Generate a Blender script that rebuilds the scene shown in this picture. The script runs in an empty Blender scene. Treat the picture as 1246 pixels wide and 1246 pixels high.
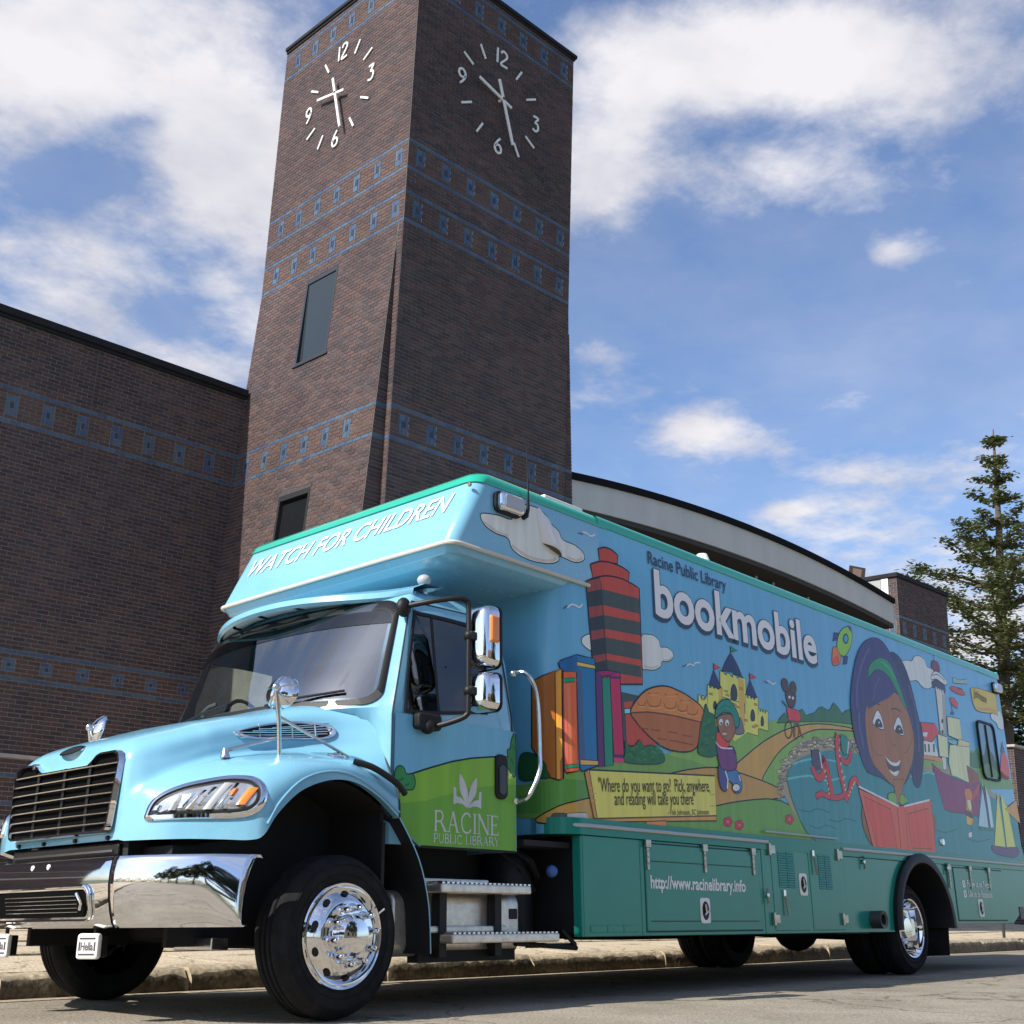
import bpy, bmesh, math, random
from mathutils import Vector, Matrix
from mathutils.geometry import tessellate_polygon
scene = bpy.context.scene
COL = scene.collection
rng = random.Random(7)

# ------------------------------------------------------------------ camera
RIGHT = Vector((0.706, -0.708, 0.033)); FWD = Vector((0.670, 0.681, 0.295)).normalized()
RIGHT = (RIGHT - FWD * RIGHT.dot(FWD)).normalized(); UP = RIGHT.cross(FWD)
cam = bpy.data.cameras.new('camera'); camo = bpy.data.objects.new('camera', cam); COL.objects.link(camo)
cam.sensor_width = 36.0; cam.lens = 36.0 * 1436 / 1246; cam.clip_start = 0.05; cam.clip_end = 6000
camo.matrix_world = Matrix(((RIGHT.x, UP.x, -FWD.x, -4.536), (RIGHT.y, UP.y, -FWD.y, -5.884), (RIGHT.z, UP.z, -FWD.z, 0.869), (0, 0, 0, 1)))
scene.camera = camo
# ------------------------------------------------------------------ sun, sky, exposure
SUN = Vector((-0.758, 0.11, 0.643)).normalized()
sl = bpy.data.lights.new('sun', 'SUN'); sl.energy = 5.0; sl.angle = math.radians(0.5); sl.color = (1.0, 0.95, 0.87)
so = bpy.data.objects.new('sun', sl); COL.objects.link(so); so.rotation_euler = (-SUN).to_track_quat('-Z', 'Y').to_euler(); so.location = (-40, 10, 40)
scene.view_settings.view_transform = 'Standard'; scene.view_settings.look = 'None'
scene.view_settings.exposure = 0.36; scene.view_settings.gamma = 1.0; scene.view_settings.use_curve_mapping = False
world = bpy.data.worlds.new('World'); scene.world = world; world.use_nodes = True
nt = world.node_tree; nt.nodes.clear()
def N(t, typ, **kw):
    n = t.nodes.new(typ)
    for k, v in kw.items():
        if k.startswith('i_'): n.inputs[k[2:].replace('_', ' ')].default_value = v
        else: setattr(n, k, v)
    return n
def math_(t, op, a, b=None, c=None, clamp=False):
    n = t.nodes.new('ShaderNodeMath'); n.operation = op; n.use_clamp = clamp
    for i, v in enumerate((a, b, c)):
        if v is None: continue
        if isinstance(v, (int, float)): n.inputs[i].default_value = v
        else: t.links.new(v, n.inputs[i])
    return n.outputs[0]
def build_sky():
    t = nt; Lk = t.links.new
    sky = N(t, 'ShaderNodeTexSky'); sky.sky_type = 'NISHITA'; sky.sun_disc = False
    sky.sun_elevation = math.asin(SUN.z); sky.sun_rotation = math.atan2(SUN.x, SUN.y); sky.air_density = 1.0; sky.dust_density = 1.2; sky.ozone_density = 2.0
    tc = N(t, 'ShaderNodeTexCoord'); sp = N(t, 'ShaderNodeSeparateXYZ'); Lk(tc.outputs['Generated'], sp.inputs[0])
    zz = math_(t, 'ADD', math_(t, 'MAXIMUM', sp.outputs[2], 0.0), 0.12)
    px = math_(t, 'DIVIDE', sp.outputs[0], zz); py = math_(t, 'DIVIDE', sp.outputs[1], zz)
    cb = N(t, 'ShaderNodeCombineXYZ'); Lk(px, cb.inputs[0]); Lk(py, cb.inputs[1])
    P = cb.outputs[0]
    def noise(sc, det, rough, off, dist=0.0):
        m = N(t, 'ShaderNodeMapping'); Lk(P, m.inputs[0]); m.inputs['Location'].default_value = off; m.inputs['Scale'].default_value = (sc, sc, sc)
        n = N(t, 'ShaderNodeTexNoise'); Lk(m.outputs[0], n.inputs['Vector']); n.inputs['Scale'].default_value = 1.0; n.inputs['Detail'].default_value = det
        n.inputs['Roughness'].default_value = rough; n.inputs['Distortion'].default_value = dist
        return n.outputs['Fac']
    n1 = noise(3.1, 10, 0.58, (3.1, 1.7, 0.4), 0.12)
    n2 = noise(10.0, 9, 0.62, (9.3, 4.2, 2.0), 0.15)
    base = math_(t, 'ADD', math_(t, 'MULTIPLY', n1, 0.62), math_(t, 'MULTIPLY', n2, 0.38))
    # broad cloud banks and clear gaps, laid out on the cloud layer
    acc = base
    for (cx, cy, rx, ry, rot, w) in CLOUD_BANKS:
        c, s = math.cos(rot), math.sin(rot)
        dx = math_(t, 'SUBTRACT', px, cx); dy = math_(t, 'SUBTRACT', py, cy)
        u = math_(t, 'MULTIPLY_ADD', dx, c / rx, math_(t, 'MULTIPLY', dy, s / rx)); v = math_(t, 'MULTIPLY_ADD', dx, -s / ry, math_(t, 'MULTIPLY', dy, c / ry))
        d2 = math_(t, 'ADD', math_(t, 'MULTIPLY', u, u), math_(t, 'MULTIPLY', v, v))
        g = math_(t, 'POWER', 2.718, math_(t, 'MULTIPLY', d2, -1.0))
        acc = math_(t, 'MULTIPLY_ADD', g, w, acc)
    mr = N(t, 'ShaderNodeMapRange'); mr.interpolation_type = 'SMOOTHSTEP'; Lk(acc, mr.inputs[0])
    mr.inputs[1].default_value = 0.445; mr.inputs[2].default_value = 0.76
    cover = mr.outputs[0]
    haze = N(t, 'ShaderNodeMapRange'); Lk(n1, haze.inputs[0]); haze.inputs[1].default_value = 0.33; haze.inputs[2].default_value = 0.70; haze.inputs[3].default_value = 0.02; haze.inputs[4].default_value = 0.28
    tot = math_(t, 'MAXIMUM', cover, haze.outputs[0])
    shade = N(t, 'ShaderNodeValToRGB'); Lk(math_(t, 'ADD', noise(3.2, 6, 0.55, (1.0, 7.7, 5.0)), math_(t, 'MULTIPLY', cover, 0.12)), shade.inputs[0])
    shade.color_ramp.elements[0].position = 0.36; shade.color_ramp.elements[0].color = CLOUD_GREY + (1,)
    shade.color_ramp.elements[1].position = 0.72; shade.color_ramp.elements[1].color = CLOUD_WHITE + (1,)
    tint = N(t, 'ShaderNodeMix', data_type='RGBA', blend_type='MULTIPLY'); tint.inputs[0].default_value = 1.0; Lk(sky.outputs[0], tint.inputs[6]); tint.inputs[7].default_value = SKY_TINT + (1,)
    mix = N(t, 'ShaderNodeMix', data_type='RGBA'); Lk(tot, mix.inputs[0]); Lk(tint.outputs[2], mix.inputs[6]); Lk(shade.outputs[0], mix.inputs[7])
    bg = N(t, 'ShaderNodeBackground'); Lk(mix.outputs[2], bg.inputs[0]); bg.inputs[1].default_value = SKY_STRENGTH
    out = N(t, 'ShaderNodeOutputWorld'); Lk(bg.outputs[0], out.inputs[0])
SKY_STRENGTH = 0.15
SKY_TINT = (0.77, 0.86, 1.0)
CLOUD_GREY = (2.7, 2.8, 3.3); CLOUD_WHITE = (4.75, 4.65, 4.85)
CLOUD_BANKS = []
CLOUD_BANKS = [(0.405,1.109,0.168,0.146,-0.787,0.26),(0.575,1.255,0.124,0.109,-0.375,-0.02),(0.627,1.115,0.118,0.207,-0.673,0.26),(0.569,1.514,0.121,0.137,-0.434,0.2),(0.83,1.535,0.117,0.163,-0.355,0.14),(0.502,1.294,0.062,0.041,-1.033,-0.3),(0.767,1.513,0.075,0.061,-0.303,-0.22),(0.501,1.16,0.048,0.026,-1.226,-0.12),(0.875,0.651,0.204,0.119,-0.789,0.3),(0.957,0.853,0.074,0.1,-0.623,0.2),(0.948,0.515,0.134,0.058,-0.682,0.16),(1.097,0.659,0.141,0.073,-1.081,0.15),(1.121,0.445,0.099,0.07,-0.463,0.05),(1.004,0.644,0.087,0.034,-0.696,-0.12),(1.313,0.635,0.049,0.041,-1.466,0.24),(1.431,0.625,0.083,0.057,-0.658,0.06),(1.316,0.798,0.258,0.129,-0.729,-0.16),(1.554,0.75,0.243,0.152,-0.819,-0.14),(1.135,0.918,0.102,0.081,-0.763,-0.02),(1.307,1.09,0.103,0.056,-1.108,0.14),(1.371,1.178,0.097,0.044,-1.153,0.12),(1.559,1.134,0.091,0.097,-1.296,0.27),(1.721,1.074,0.061,0.044,-0.638,0.1),(1.963,1.221,0.071,0.075,-0.309,0.2),(1.9,0.989,0.14,0.064,-0.839,0.22),(1.634,0.878,0.064,0.04,-1.127,0.1),(1.487,0.835,0.234,0.074,-0.803,-0.06),(1.809,1.26,0.194,0.085,-0.717,-0.05),(1.73,0.73,0.079,0.108,-0.758,-0.08),(2.378,1.145,0.207,0.266,-0.868,0.1),(2.922,1.268,0.178,0.414,-0.643,0.22)]

build_sky()

# ------------------------------------------------------------------ helpers
def lin(c):
    return tuple(((v / 255) / 12.92 if v / 255 <= 0.04045 else ((v / 255 + 0.055) / 1.055) ** 2.4) for v in c)
MATS = {}
def mat(name, rgb, rough=0.5, metal=0.0, spec=0.5, var=0.0, vscale=6.0, bump=0.0, bscale=30.0, coat=0.0, dark=None, stretch=(1, 1, 1), det=6):
    if name in MATS: return MATS[name]
    m = bpy.data.materials.new(name); m.use_nodes = True; t = m.node_tree; b = t.nodes['Principled BSDF']
    b.inputs['Base Color'].default_value = (*rgb, 1); b.inputs['Roughness'].default_value = rough; b.inputs['Metallic'].default_value = metal
    b.inputs['Specular IOR Level'].default_value = spec; b.inputs['Coat Weight'].default_value = coat; b.inputs['Coat Roughness'].default_value = 0.05
    tc = N(t, 'ShaderNodeTexCoord'); mp = N(t, 'ShaderNodeMapping'); t.links.new(tc.outputs['Object'], mp.inputs[0]); mp.inputs['Scale'].default_value = stretch
    if var > 0:
        n = N(t, 'ShaderNodeTexNoise'); n.inputs['Scale'].default_value = vscale; n.inputs['Detail'].default_value = det; n.inputs['Roughness'].default_value = 0.6; t.links.new(mp.outputs[0], n.inputs['Vector'])
        r = N(t, 'ShaderNodeValToRGB'); t.links.new(n.outputs['Fac'], r.inputs[0])
        d = dark or tuple(v * (1 - var) for v in rgb); l = tuple(min(1, v * (1 + var * 0.6)) for v in rgb)
        r.color_ramp.elements[0].color = (*d, 1); r.color_ramp.elements[0].position = 0.3; r.color_ramp.elements[1].color = (*l, 1); r.color_ramp.elements[1].position = 0.7
        t.links.new(r.outputs[0], b.inputs['Base Color'])
    if bump > 0:
        n = N(t, 'ShaderNodeTexNoise'); n.inputs['Scale'].default_value = bscale; n.inputs['Detail'].default_value = 5; t.links.new(mp.outputs[0], n.inputs['Vector'])
        bp = N(t, 'ShaderNodeBump'); bp.inputs['Strength'].default_value = bump; bp.inputs['Distance'].default_value = 0.02; t.links.new(n.outputs['Fac'], bp.inputs['Height']); t.links.new(bp.outputs[0], b.inputs['Normal'])
    MATS[name] = m; return m

def tag(o, label=None, cat=None, group=None, kind=None):
    if label: o['label'] = label
    if cat: o['category'] = cat
    if group: o['group'] = group
    if kind: o['kind'] = kind
    return o
def empty(name, loc=(0, 0, 0), label=None, cat=None, group=None, parent=None):
    o = bpy.data.objects.new(name, None); COL.objects.link(o); o.location = loc; o.empty_display_size = 0.2
    if parent: o.parent = parent
    return tag(o, label, cat, group)
class MB:
    def __init__(s): s.v = []; s.f = []; s.mi = []; s.c = None
    def add(s, vs, fs, mi=0):
        b = len(s.v); s.v += [tuple(p) for p in vs]; s.f += [tuple(b + i for i in f) for f in fs]; s.mi += [mi] * len(fs)
    def quad(s, a, b, c, d, mi=0): s.add([a, b, c, d], [(0, 1, 2, 3)], mi)
    def box(s, x0, x1, y0, y1, z0, z1, mi=0):
        s.add([(x0, y0, z0), (x1, y0, z0), (x1, y1, z0), (x0, y1, z0), (x0, y0, z1), (x1, y0, z1), (x1, y1, z1), (x0, y1, z1)],
              [(0, 3, 2, 1), (4, 5, 6, 7), (0, 1, 5, 4), (1, 2, 6, 5), (2, 3, 7, 6), (3, 0, 4, 7)], mi)
    def prism(s, poly, axis, a, b, mi=0):
        n = len(poly)
        def pt(p, h): return {'x': (h, p[0], p[1]), 'y': (p[0], h, p[1]), 'z': (p[0], p[1], h)}[axis]
        s.add([pt(p, a) for p in poly] + [pt(p, b) for p in poly], [tuple(range(n)), tuple(range(2 * n - 1, n - 1, -1))] + [(i, (i + 1) % n, n + (i + 1) % n, n + i)[::-1] for i in range(n)], mi)
    def tube(s, pts, r, n=8, mi=0, caps=True, rs=None):
        pts = [Vector(p) for p in pts]; rings = []; prev = None
        for i, p in enumerate(pts):
            d = (pts[min(i + 1, len(pts) - 1)] - pts[max(i - 1, 0)]).normalized()
            if prev is None: a = Vector((0, 0, 1)) if abs(d.z) < 0.9 else Vector((1, 0, 0)); u = d.cross(a).normalized()
            else: u = (prev - d * prev.dot(d)).normalized()
            prev = u; w = d.cross(u); rr = rs[i] if rs else r
            rings.append([p + (u * math.cos(2 * math.pi * k / n) + w * math.sin(2 * math.pi * k / n)) * rr for k in range(n)])
        fs = [(i * n + k, i * n + (k + 1) % n, (i + 1) * n + (k + 1) % n, (i + 1) * n + k) for i in range(len(pts) - 1) for k in range(n)]
        if caps: fs += [tuple(range(n))[::-1], tuple((len(pts) - 1) * n + k for k in range(n))]
        s.add([v for r_ in rings for v in r_], fs, mi)
    def lathe(s, prof, c, axis='y', n=32, mi=0, sgn=1):
        c = Vector(c); vs = []
        for (r, h) in prof:
            for k in range(n):
                a = 2 * math.pi * k / n; ca, sa = r * math.cos(a), r * math.sin(a)
                vs.append(c + Vector({'y': (ca, h * sgn, sa), 'x': (h * sgn, ca, sa), 'z': (ca, sa, h * sgn)}[axis]))
        fs = []
        for i in range(len(prof) - 1):
            for k in range(n):
                fs.append((i * n + k, i * n + (k + 1) % n, (i + 1) * n + (k + 1) % n, (i + 1) * n + k))
        s.add(vs, fs, mi)
    def grid(s, rows, mi=0, close=False, skip=None):
        m = len(rows[0]); fs = []
        for i in range(len(rows) - 1):
            for k in range(m if close else m - 1):
                if skip and skip(i, k): continue
                fs.append((i * m + k, i * m + (k + 1) % m, (i + 1) * m + (k + 1) % m, (i + 1) * m + k))
        s.add([p for r in rows for p in r], fs, mi)
    def sphere(s, c, r, n=12, m=8, mi=0, sc=(1, 1, 1)):
        rows = []
        for i in range(m + 1):
            t = math.pi * i / m; rows.append([(c[0] + r * sc[0] * math.sin(t) * math.cos(2 * math.pi * k / n), c[1] + r * sc[1] * math.sin(t) * math.sin(2 * math.pi * k / n), c[2] + r * sc[2] * math.cos(t)) for k in range(n)])
        s.grid(rows, mi, True)
    def build(s, name, mats, parent=None, smooth=35, bevel=0.0, label=None, kind=None, fix=True, seg=2):
        me = bpy.data.meshes.new(name); me.from_pydata(s.v, [], s.f)
        if not isinstance(mats, (list, tuple)): mats = [mats]
        for m in mats: me.materials.append(m)
        me.polygons.foreach_set('material_index', s.mi)
        if fix:
            bm = bmesh.new(); bm.from_mesh(me); bmesh.ops.remove_doubles(bm, verts=bm.verts, dist=1e-5); bmesh.ops.recalc_face_normals(bm, faces=bm.faces); bm.to_mesh(me); bm.free()
        if smooth:
            me.polygons.foreach_set('use_smooth', [True] * len(me.polygons)); me.set_sharp_from_angle(angle=math.radians(smooth))
        me.update(); o = bpy.data.objects.new(name, me); COL.objects.link(o)
        if parent: o.parent = parent
        if bevel:
            bv = o.modifiers.new('bevel', 'BEVEL'); bv.width = bevel; bv.segments = seg; bv.limit_method = 'ANGLE'; bv.angle_limit = math.radians(40); bv.harden_normals = False
        return tag(o, label, None, None, kind)
def cr(p0, p1, p2, p3, t):
    return tuple(0.5 * ((2 * b) + (-a + c) * t + (2 * a - 5 * b + 4 * c - d) * t * t + (-a + 3 * b - 3 * c + d) * t ** 3) for a, b, c, d in zip(p0, p1, p2, p3))
def spline(pts, n, closed=False):
    N_ = len(pts); out = []
    for i in range(N_ if closed else N_ - 1):
        g = (lambda k: pts[k % N_]) if closed else (lambda k: pts[max(0, min(N_ - 1, k))])
        for k in range(n): out.append(cr(g(i - 1), g(i), g(i + 1), g(i + 2), k / n))
    if not closed: out.append(tuple(pts[-1]))
    return out
def rrect(x0, x1, y0, y1, r, n=5):
    out = []
    for (cx, cy, a0) in ((x1 - r, y1 - r, 0), (x0 + r, y1 - r, 90), (x0 + r, y0 + r, 180), (x1 - r, y0 + r, 270)):
        for k in range(n + 1):
            a = math.radians(a0 + 90 * k / n); out.append((cx + r * math.cos(a), cy + r * math.sin(a)))
    return out
def text_shape(body, bold=0.0, shear=0.0, spacing=1.0):
    cu = bpy.data.curves.new('lettering', 'FONT'); cu.body = body; cu.size = 1.0; cu.offset = bold; cu.shear = shear; cu.space_character = spacing; cu.resolution_u = 4
    o = bpy.data.objects.new('lettering', cu); COL.objects.link(o); bpy.context.view_layer.update()
    dg = bpy.context.evaluated_depsgraph_get(); e = o.evaluated_get(dg); me = e.to_mesh()
    vs = [(v.co.x, v.co.y) for v in me.vertices]; fs = [tuple(p.vertices) for p in me.polygons]
    e.to_mesh_clear(); bpy.data.objects.remove(o); bpy.data.curves.remove(cu)
    x0 = min(v[0] for v in vs); x1 = max(v[0] for v in vs)
    return vs, fs, x0, x1
def put_text(mb, body, A, B, height, put, mi=0, bold=0.0, shear=0.0, spacing=1.0, up=None, narrow=None):
    """baseline from A to B (2D), letters scaled to span it; height = units per em height"""
    vs, fs, x0, x1 = text_shape(body, bold, shear, spacing)
    A = Vector(A); B = Vector(B); u = (B - A) / (x1 - x0); v = up if up else Vector((-(B - A).y, (B - A).x)).normalized()
    v = Vector(v) * height
    mb.add([put(*(A + u * (x - x0) + v * y)) for x, y in vs], fs, mi)
# ------------------------------------------------------------------ setting
def asphalt(name, c1, c2, scale):
    m = mat(name, c1, 0.9, spec=0.25); t = m.node_tree; b = t.nodes['Principled BSDF']
    tc = N(t, 'ShaderNodeTexCoord')
    n1 = N(t, 'ShaderNodeTexNoise'); n1.inputs['Scale'].default_value = 0.9; n1.inputs['Detail'].default_value = 8; n1.inputs['Roughness'].default_value = 0.65
    n2 = N(t, 'ShaderNodeTexNoise'); n2.inputs['Scale'].default_value = scale; n2.inputs['Detail'].default_value = 4
    vo = N(t, 'ShaderNodeTexVoronoi'); vo.inputs['Scale'].default_value = scale * 0.55
    for n in (n1, n2, vo): t.links.new(tc.outputs['Object'], n.inputs['Vector'])
    r = N(t, 'ShaderNodeValToRGB'); t.links.new(n1.outputs['Fac'], r.inputs[0]); r.color_ramp.elements[0].position = 0.3; r.color_ramp.elements[1].position = 0.72
    r.color_ramp.elements[0].color = (*c1, 1); r.color_ramp.elements[1].color = (*c2, 1)
    r2 = N(t, 'ShaderNodeValToRGB'); t.links.new(n2.outputs['Fac'], r2.inputs[0]); r2.color_ramp.elements[0].position = 0.32; r2.color_ramp.elements[1].position = 0.7
    r2.color_ramp.elements[0].color = (0.55, 0.55, 0.55, 1); r2.color_ramp.elements[1].color = (1.25, 1.22, 1.15, 1)
    mx = N(t, 'ShaderNodeMix', data_type='RGBA', blend_type='MULTIPLY'); mx.inputs[0].default_value = 1.0; t.links.new(r.outputs[0], mx.inputs[6]); t.links.new(r2.outputs[0], mx.inputs[7]); t.links.new(mx.outputs[2], b.inputs['Base Color'])
    # hairline cracks and darker worn patches
    wv = N(t, 'ShaderNodeTexNoise'); wv.inputs['Scale'].default_value = 1.6; wv.inputs['Detail'].default_value = 6; t.links.new(tc.outputs['Object'], wv.inputs['Vector'])
    ad = N(t, 'ShaderNodeVectorMath', operation='MULTIPLY_ADD'); t.links.new(wv.outputs['Color'], ad.inputs[0]); ad.inputs[1].default_value = (0.9, 0.9, 0.9); t.links.new(tc.outputs['Object'], ad.inputs[2])
    ck = N(t, 'ShaderNodeTexVoronoi'); ck.feature = 'DISTANCE_TO_EDGE'; ck.inputs['Scale'].default_value = 0.42; t.links.new(ad.outputs[0], ck.inputs['Vector'])
    cm = N(t, 'ShaderNodeMapRange'); t.links.new(ck.outputs['Distance'], cm.inputs[0]); cm.inputs[1].default_value = 0.0; cm.inputs[2].default_value = 0.010; cm.inputs[3].default_value = 0.42; cm.inputs[4].default_value = 1.0
    st = N(t, 'ShaderNodeTexNoise'); st.inputs['Scale'].default_value = 2.6; st.inputs['Detail'].default_value = 9; st.inputs['Roughness'].default_value = 0.75; t.links.new(tc.outputs['Object'], st.inputs['Vector'])
    sm_ = N(t, 'ShaderNodeMapRange'); t.links.new(st.outputs['Fac'], sm_.inputs[0]); sm_.inputs[1].default_value = 0.56; sm_.inputs[2].default_value = 0.72; sm_.inputs[3].default_value = 1.0; sm_.inputs[4].default_value = 0.68
    mm_ = N(t, 'ShaderNodeMix', data_type='RGBA', blend_type='MULTIPLY'); mm_.inputs[0].default_value = 1.0; t.links.new(mx.outputs[2], mm_.inputs[6]); t.links.new(math_(t, 'MULTIPLY', cm.outputs[0], sm_.outputs[0]), mm_.inputs[7]); t.links.new(mm_.outputs[2], b.inputs['Base Color'])
    bp = N(t, 'ShaderNodeBump'); bp.inputs['Strength'].default_value = 0.5; bp.inputs['Distance'].default_value = 0.01
    h = math_(t, 'ADD', n2.outputs['Fac'], vo.outputs['Distance']); t.links.new(h, bp.inputs['Height']); t.links.new(bp.outputs[0], b.inputs['Normal'])
    return m
ROAD = asphalt('worn asphalt', (0.24, 0.21, 0.165), (0.39, 0.35, 0.285), 70)
WALK = asphalt('sidewalk concrete', (0.50, 0.41, 0.29), (0.66, 0.56, 0.42), 45)
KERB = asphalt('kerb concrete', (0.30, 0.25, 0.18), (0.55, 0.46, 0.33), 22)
KERBF = asphalt('grimy kerb face with painted shade', (0.07, 0.058, 0.042), (0.22, 0.18, 0.125), 26)  # kerb front: grime and its shade both painted into this darker colour
EARTH = mat('far ground', (0.10, 0.12, 0.06), 0.95, var=0.4, vscale=0.3)
def gz(y): return 0.036 - 0.040 * y
KA = 0.035          # the kerb runs two degrees off the building line
m = MB()
xs = [-90, -30, -10, -4, -1, 2, 5, 8, 11, 14, 18, 24, 34, 60, 160]; ys = [-9.5, -5, -2.5, -1, 0, 1, 2, 3, 5]
m.grid([[(x, y, gz(max(y, -3)) + (0.012 * (y + 3) if y < -3 else 0)) for y in ys] for x in xs])
o = m.build('road', ROAD, smooth=0, kind='structure')
m = MB(); m.box(-1500, 1500, -1500, 1500, -1.2, -0.35); m.build('ground', EARTH, smooth=0, kind='structure')
m = MB(); m.box(-90, 160, -16, -9.75, -0.4, 0.20); m.build('sidewalk', WALK, smooth=0, bevel=0.02, kind='structure')
# cracks and a pale concrete gutter seam along the kerb
m = MB(); m.grid([[(x, y + KA * x, gz(y + KA * x) + h) for y, h in ((2.76, -0.02), (2.762, 0.006), (2.96, 0.006))] for x in (-60, -20, -5, 0, 5, 10, 20, 45)]); m.build('gutter', KERB, smooth=0, kind='structure')
PATCH = mat('tar seam', (0.045, 0.042, 0.04), 0.8, var=0.3)
# near sidewalk: a slab field with joints
walk = empty('sidewalk', (0, 0.22, -0.035)); walk['kind'] = 'structure'; walk.rotation_euler = (0, 0, KA)
m = MB(); m.box(-40, 60, 3.0, 12.4, -0.5, 0.08); m.build('slab_bed', mat('joint grit', (0.16, 0.13, 0.10), 0.95), walk, smooth=0)
slab_me = None
for i, x in enumerate([-7.5 + 1.5 * k for k in range(22)]):
    for j in range(3):
        y0 = 2.985 + 1.5 * j; z = 0.118 + 0.012 * j + rng.uniform(-0.004, 0.006)
        if slab_me is None:
            m = MB(); m.box(0.008, 1.492, 0.008, 1.492, -0.08, 0); s0 = m.build('paving_slab', WALK, walk, smooth=0, bevel=0.008); slab_me = s0.data; s0.location = (x, y0, z)
        else:
            s = bpy.data.objects.new('paving_slab', slab_me); COL.objects.link(s); s.parent = walk; s.location = (x, y0, z)
m = MB(); m.box(25.5, 60, 2.985, 7.5, -0.2, 0.12); m.box(-40, -7.5, 2.985, 7.5, -0.2, 0.12); m.box(-40, 60, 7.486, 12.5, -0.2, 0.155); m.build('slab_field', WALK, walk, smooth=0, kind='stuff')
# kerb: separate stones, chipped and settled
kerb = empty('kerb', (0, 0.22, -0.035)); kerb['kind'] = 'structure'; kerb.rotation_euler = (0, 0, KA)
x = -9.0; k = 0
while x < 30:
    L = rng.uniform(1.5, 2.3); m = MB(); r2 = random.Random(k + 40)
    n = 26; rows = []
    for i in range(n + 1):
        u = i / n; xx = x + 0.012 + (L - 0.024) * u
        chip = max(0, r2.gauss(0.0, 0.012)) + (0.05 * r2.random() if (i < 2 or i > n - 2) and r2.random() < 0.6 else 0)
        top = 0.126 + r2.uniform(-0.004, 0.006); f = 2.73 + r2.uniform(-0.008, 0.008)
        rows.append([(xx, 3.0, -0.2), (xx, 2.98, top), (xx, 2.83, top), (xx, f + 0.05 + chip, top - 0.004), (xx, f + 0.012 + chip * 0.5, top - 0.03 - chip), (xx, f + r2.uniform(-0.006, 0.006), 0.04), (xx, f - 0.015, -0.22)])
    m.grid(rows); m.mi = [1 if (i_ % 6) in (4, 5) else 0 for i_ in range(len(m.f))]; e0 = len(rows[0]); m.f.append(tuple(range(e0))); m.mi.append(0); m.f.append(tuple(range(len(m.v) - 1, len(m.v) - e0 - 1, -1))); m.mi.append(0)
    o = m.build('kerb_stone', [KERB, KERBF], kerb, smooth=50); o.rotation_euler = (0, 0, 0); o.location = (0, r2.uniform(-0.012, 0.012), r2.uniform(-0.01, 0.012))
    x += L; k += 1

# ------------------------------------------------------------------ brickwork
def brick_mat(name, stops, rough=0.75, per_obj=False, spec=0.3):
    m = mat(name, stops[0], rough, spec=spec); t = m.node_tree; b = t.nodes['Principled BSDF']
    r = N(t, 'ShaderNodeValToRGB'); r.color_ramp.interpolation = 'CONSTANT'
    if per_obj: g = N(t, 'ShaderNodeObjectInfo'); t.links.new(g.outputs['Random'], r.inputs[0])
    else: g = N(t, 'ShaderNodeNewGeometry'); t.links.new(g.outputs['Random Per Island'], r.inputs[0])
    while len(r.color_ramp.elements) < len(stops): r.color_ramp.elements.new(0.5)
    for i, c in enumerate(stops): r.color_ramp.elements[i].position = i / len(stops); r.color_ramp.elements[i].color = (*c, 1)
    tc = N(t, 'ShaderNodeTexCoord'); n = N(t, 'ShaderNodeTexNoise'); n.inputs['Scale'].default_value = 0.55; n.inputs['Detail'].default_value = 10; n.inputs['Roughness'].default_value = 0.74
    gp = N(t, 'ShaderNodeNewGeometry'); t.links.new(gp.outputs['Position'], n.inputs['Vector'])
    r2 = N(t, 'ShaderNodeValToRGB'); t.links.new(n.outputs['Fac'], r2.inputs[0]); r2.color_ramp.elements[0].position = 0.3; r2.color_ramp.elements[0].color = (0.62, 0.62, 0.66, 1); r2.color_ramp.elements[1].position = 0.72; r2.color_ramp.elements[1].color = (1.22, 1.17, 1.14, 1)
    mx = N(t, 'ShaderNodeMix', data_type='RGBA', blend_type='MULTIPLY'); mx.inputs[0].default_value = 1.0; t.links.new(r.outputs[0], mx.inputs[6]); t.links.new(r2.outputs[0], mx.inputs[7]); t.links.new(mx.outputs[2], b.inputs['Base Color'])
    return m
FIELD = [(0.08, 0.052, 0.05), (0.095, 0.061, 0.056), (0.068, 0.047, 0.049), (0.109, 0.066, 0.058), (0.075, 0.057, 0.058), (0.088, 0.054, 0.048), (0.059, 0.045, 0.048), (0.099, 0.067, 0.064)]
WARM = [(0.104, 0.064, 0.052), (0.092, 0.058, 0.053), (0.118, 0.072, 0.053), (0.084, 0.056, 0.053), (0.101, 0.07, 0.059), (0.094, 0.057, 0.049)]
BLUE = [(0.054, 0.097, 0.163), (0.049, 0.086, 0.158), (0.066, 0.114, 0.172), (0.046, 0.075, 0.141), (0.063, 0.102, 0.146)]
B_FIELD = brick_mat('brown brick', FIELD); B_WARM = brick_mat('orange brown brick', WARM); B_BLUE = brick_mat('blue glazed brick', BLUE, 0.45, spec=0.5)
S_FIELD = brick_mat('brown brick single', FIELD, per_obj=True); S_WARM = brick_mat('orange brown brick single', WARM, per_obj=True); S_BLUE = brick_mat('blue glazed brick single', BLUE, 0.45, True, 0.5)
B_DARK = mat('dark glazed brick', (0.02, 0.03, 0.05), 0.4)
MORTAR = mat('mortar', (0.31, 0.28, 0.25), 0.9, var=0.2, vscale=3)
COPING = mat('dark metal coping', (0.022, 0.022, 0.025), 0.7, spec=0.15, var=0.2)
CH = 0.067; LB = 0.196; Z0 = 0.015; MT = 0.0056
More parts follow.
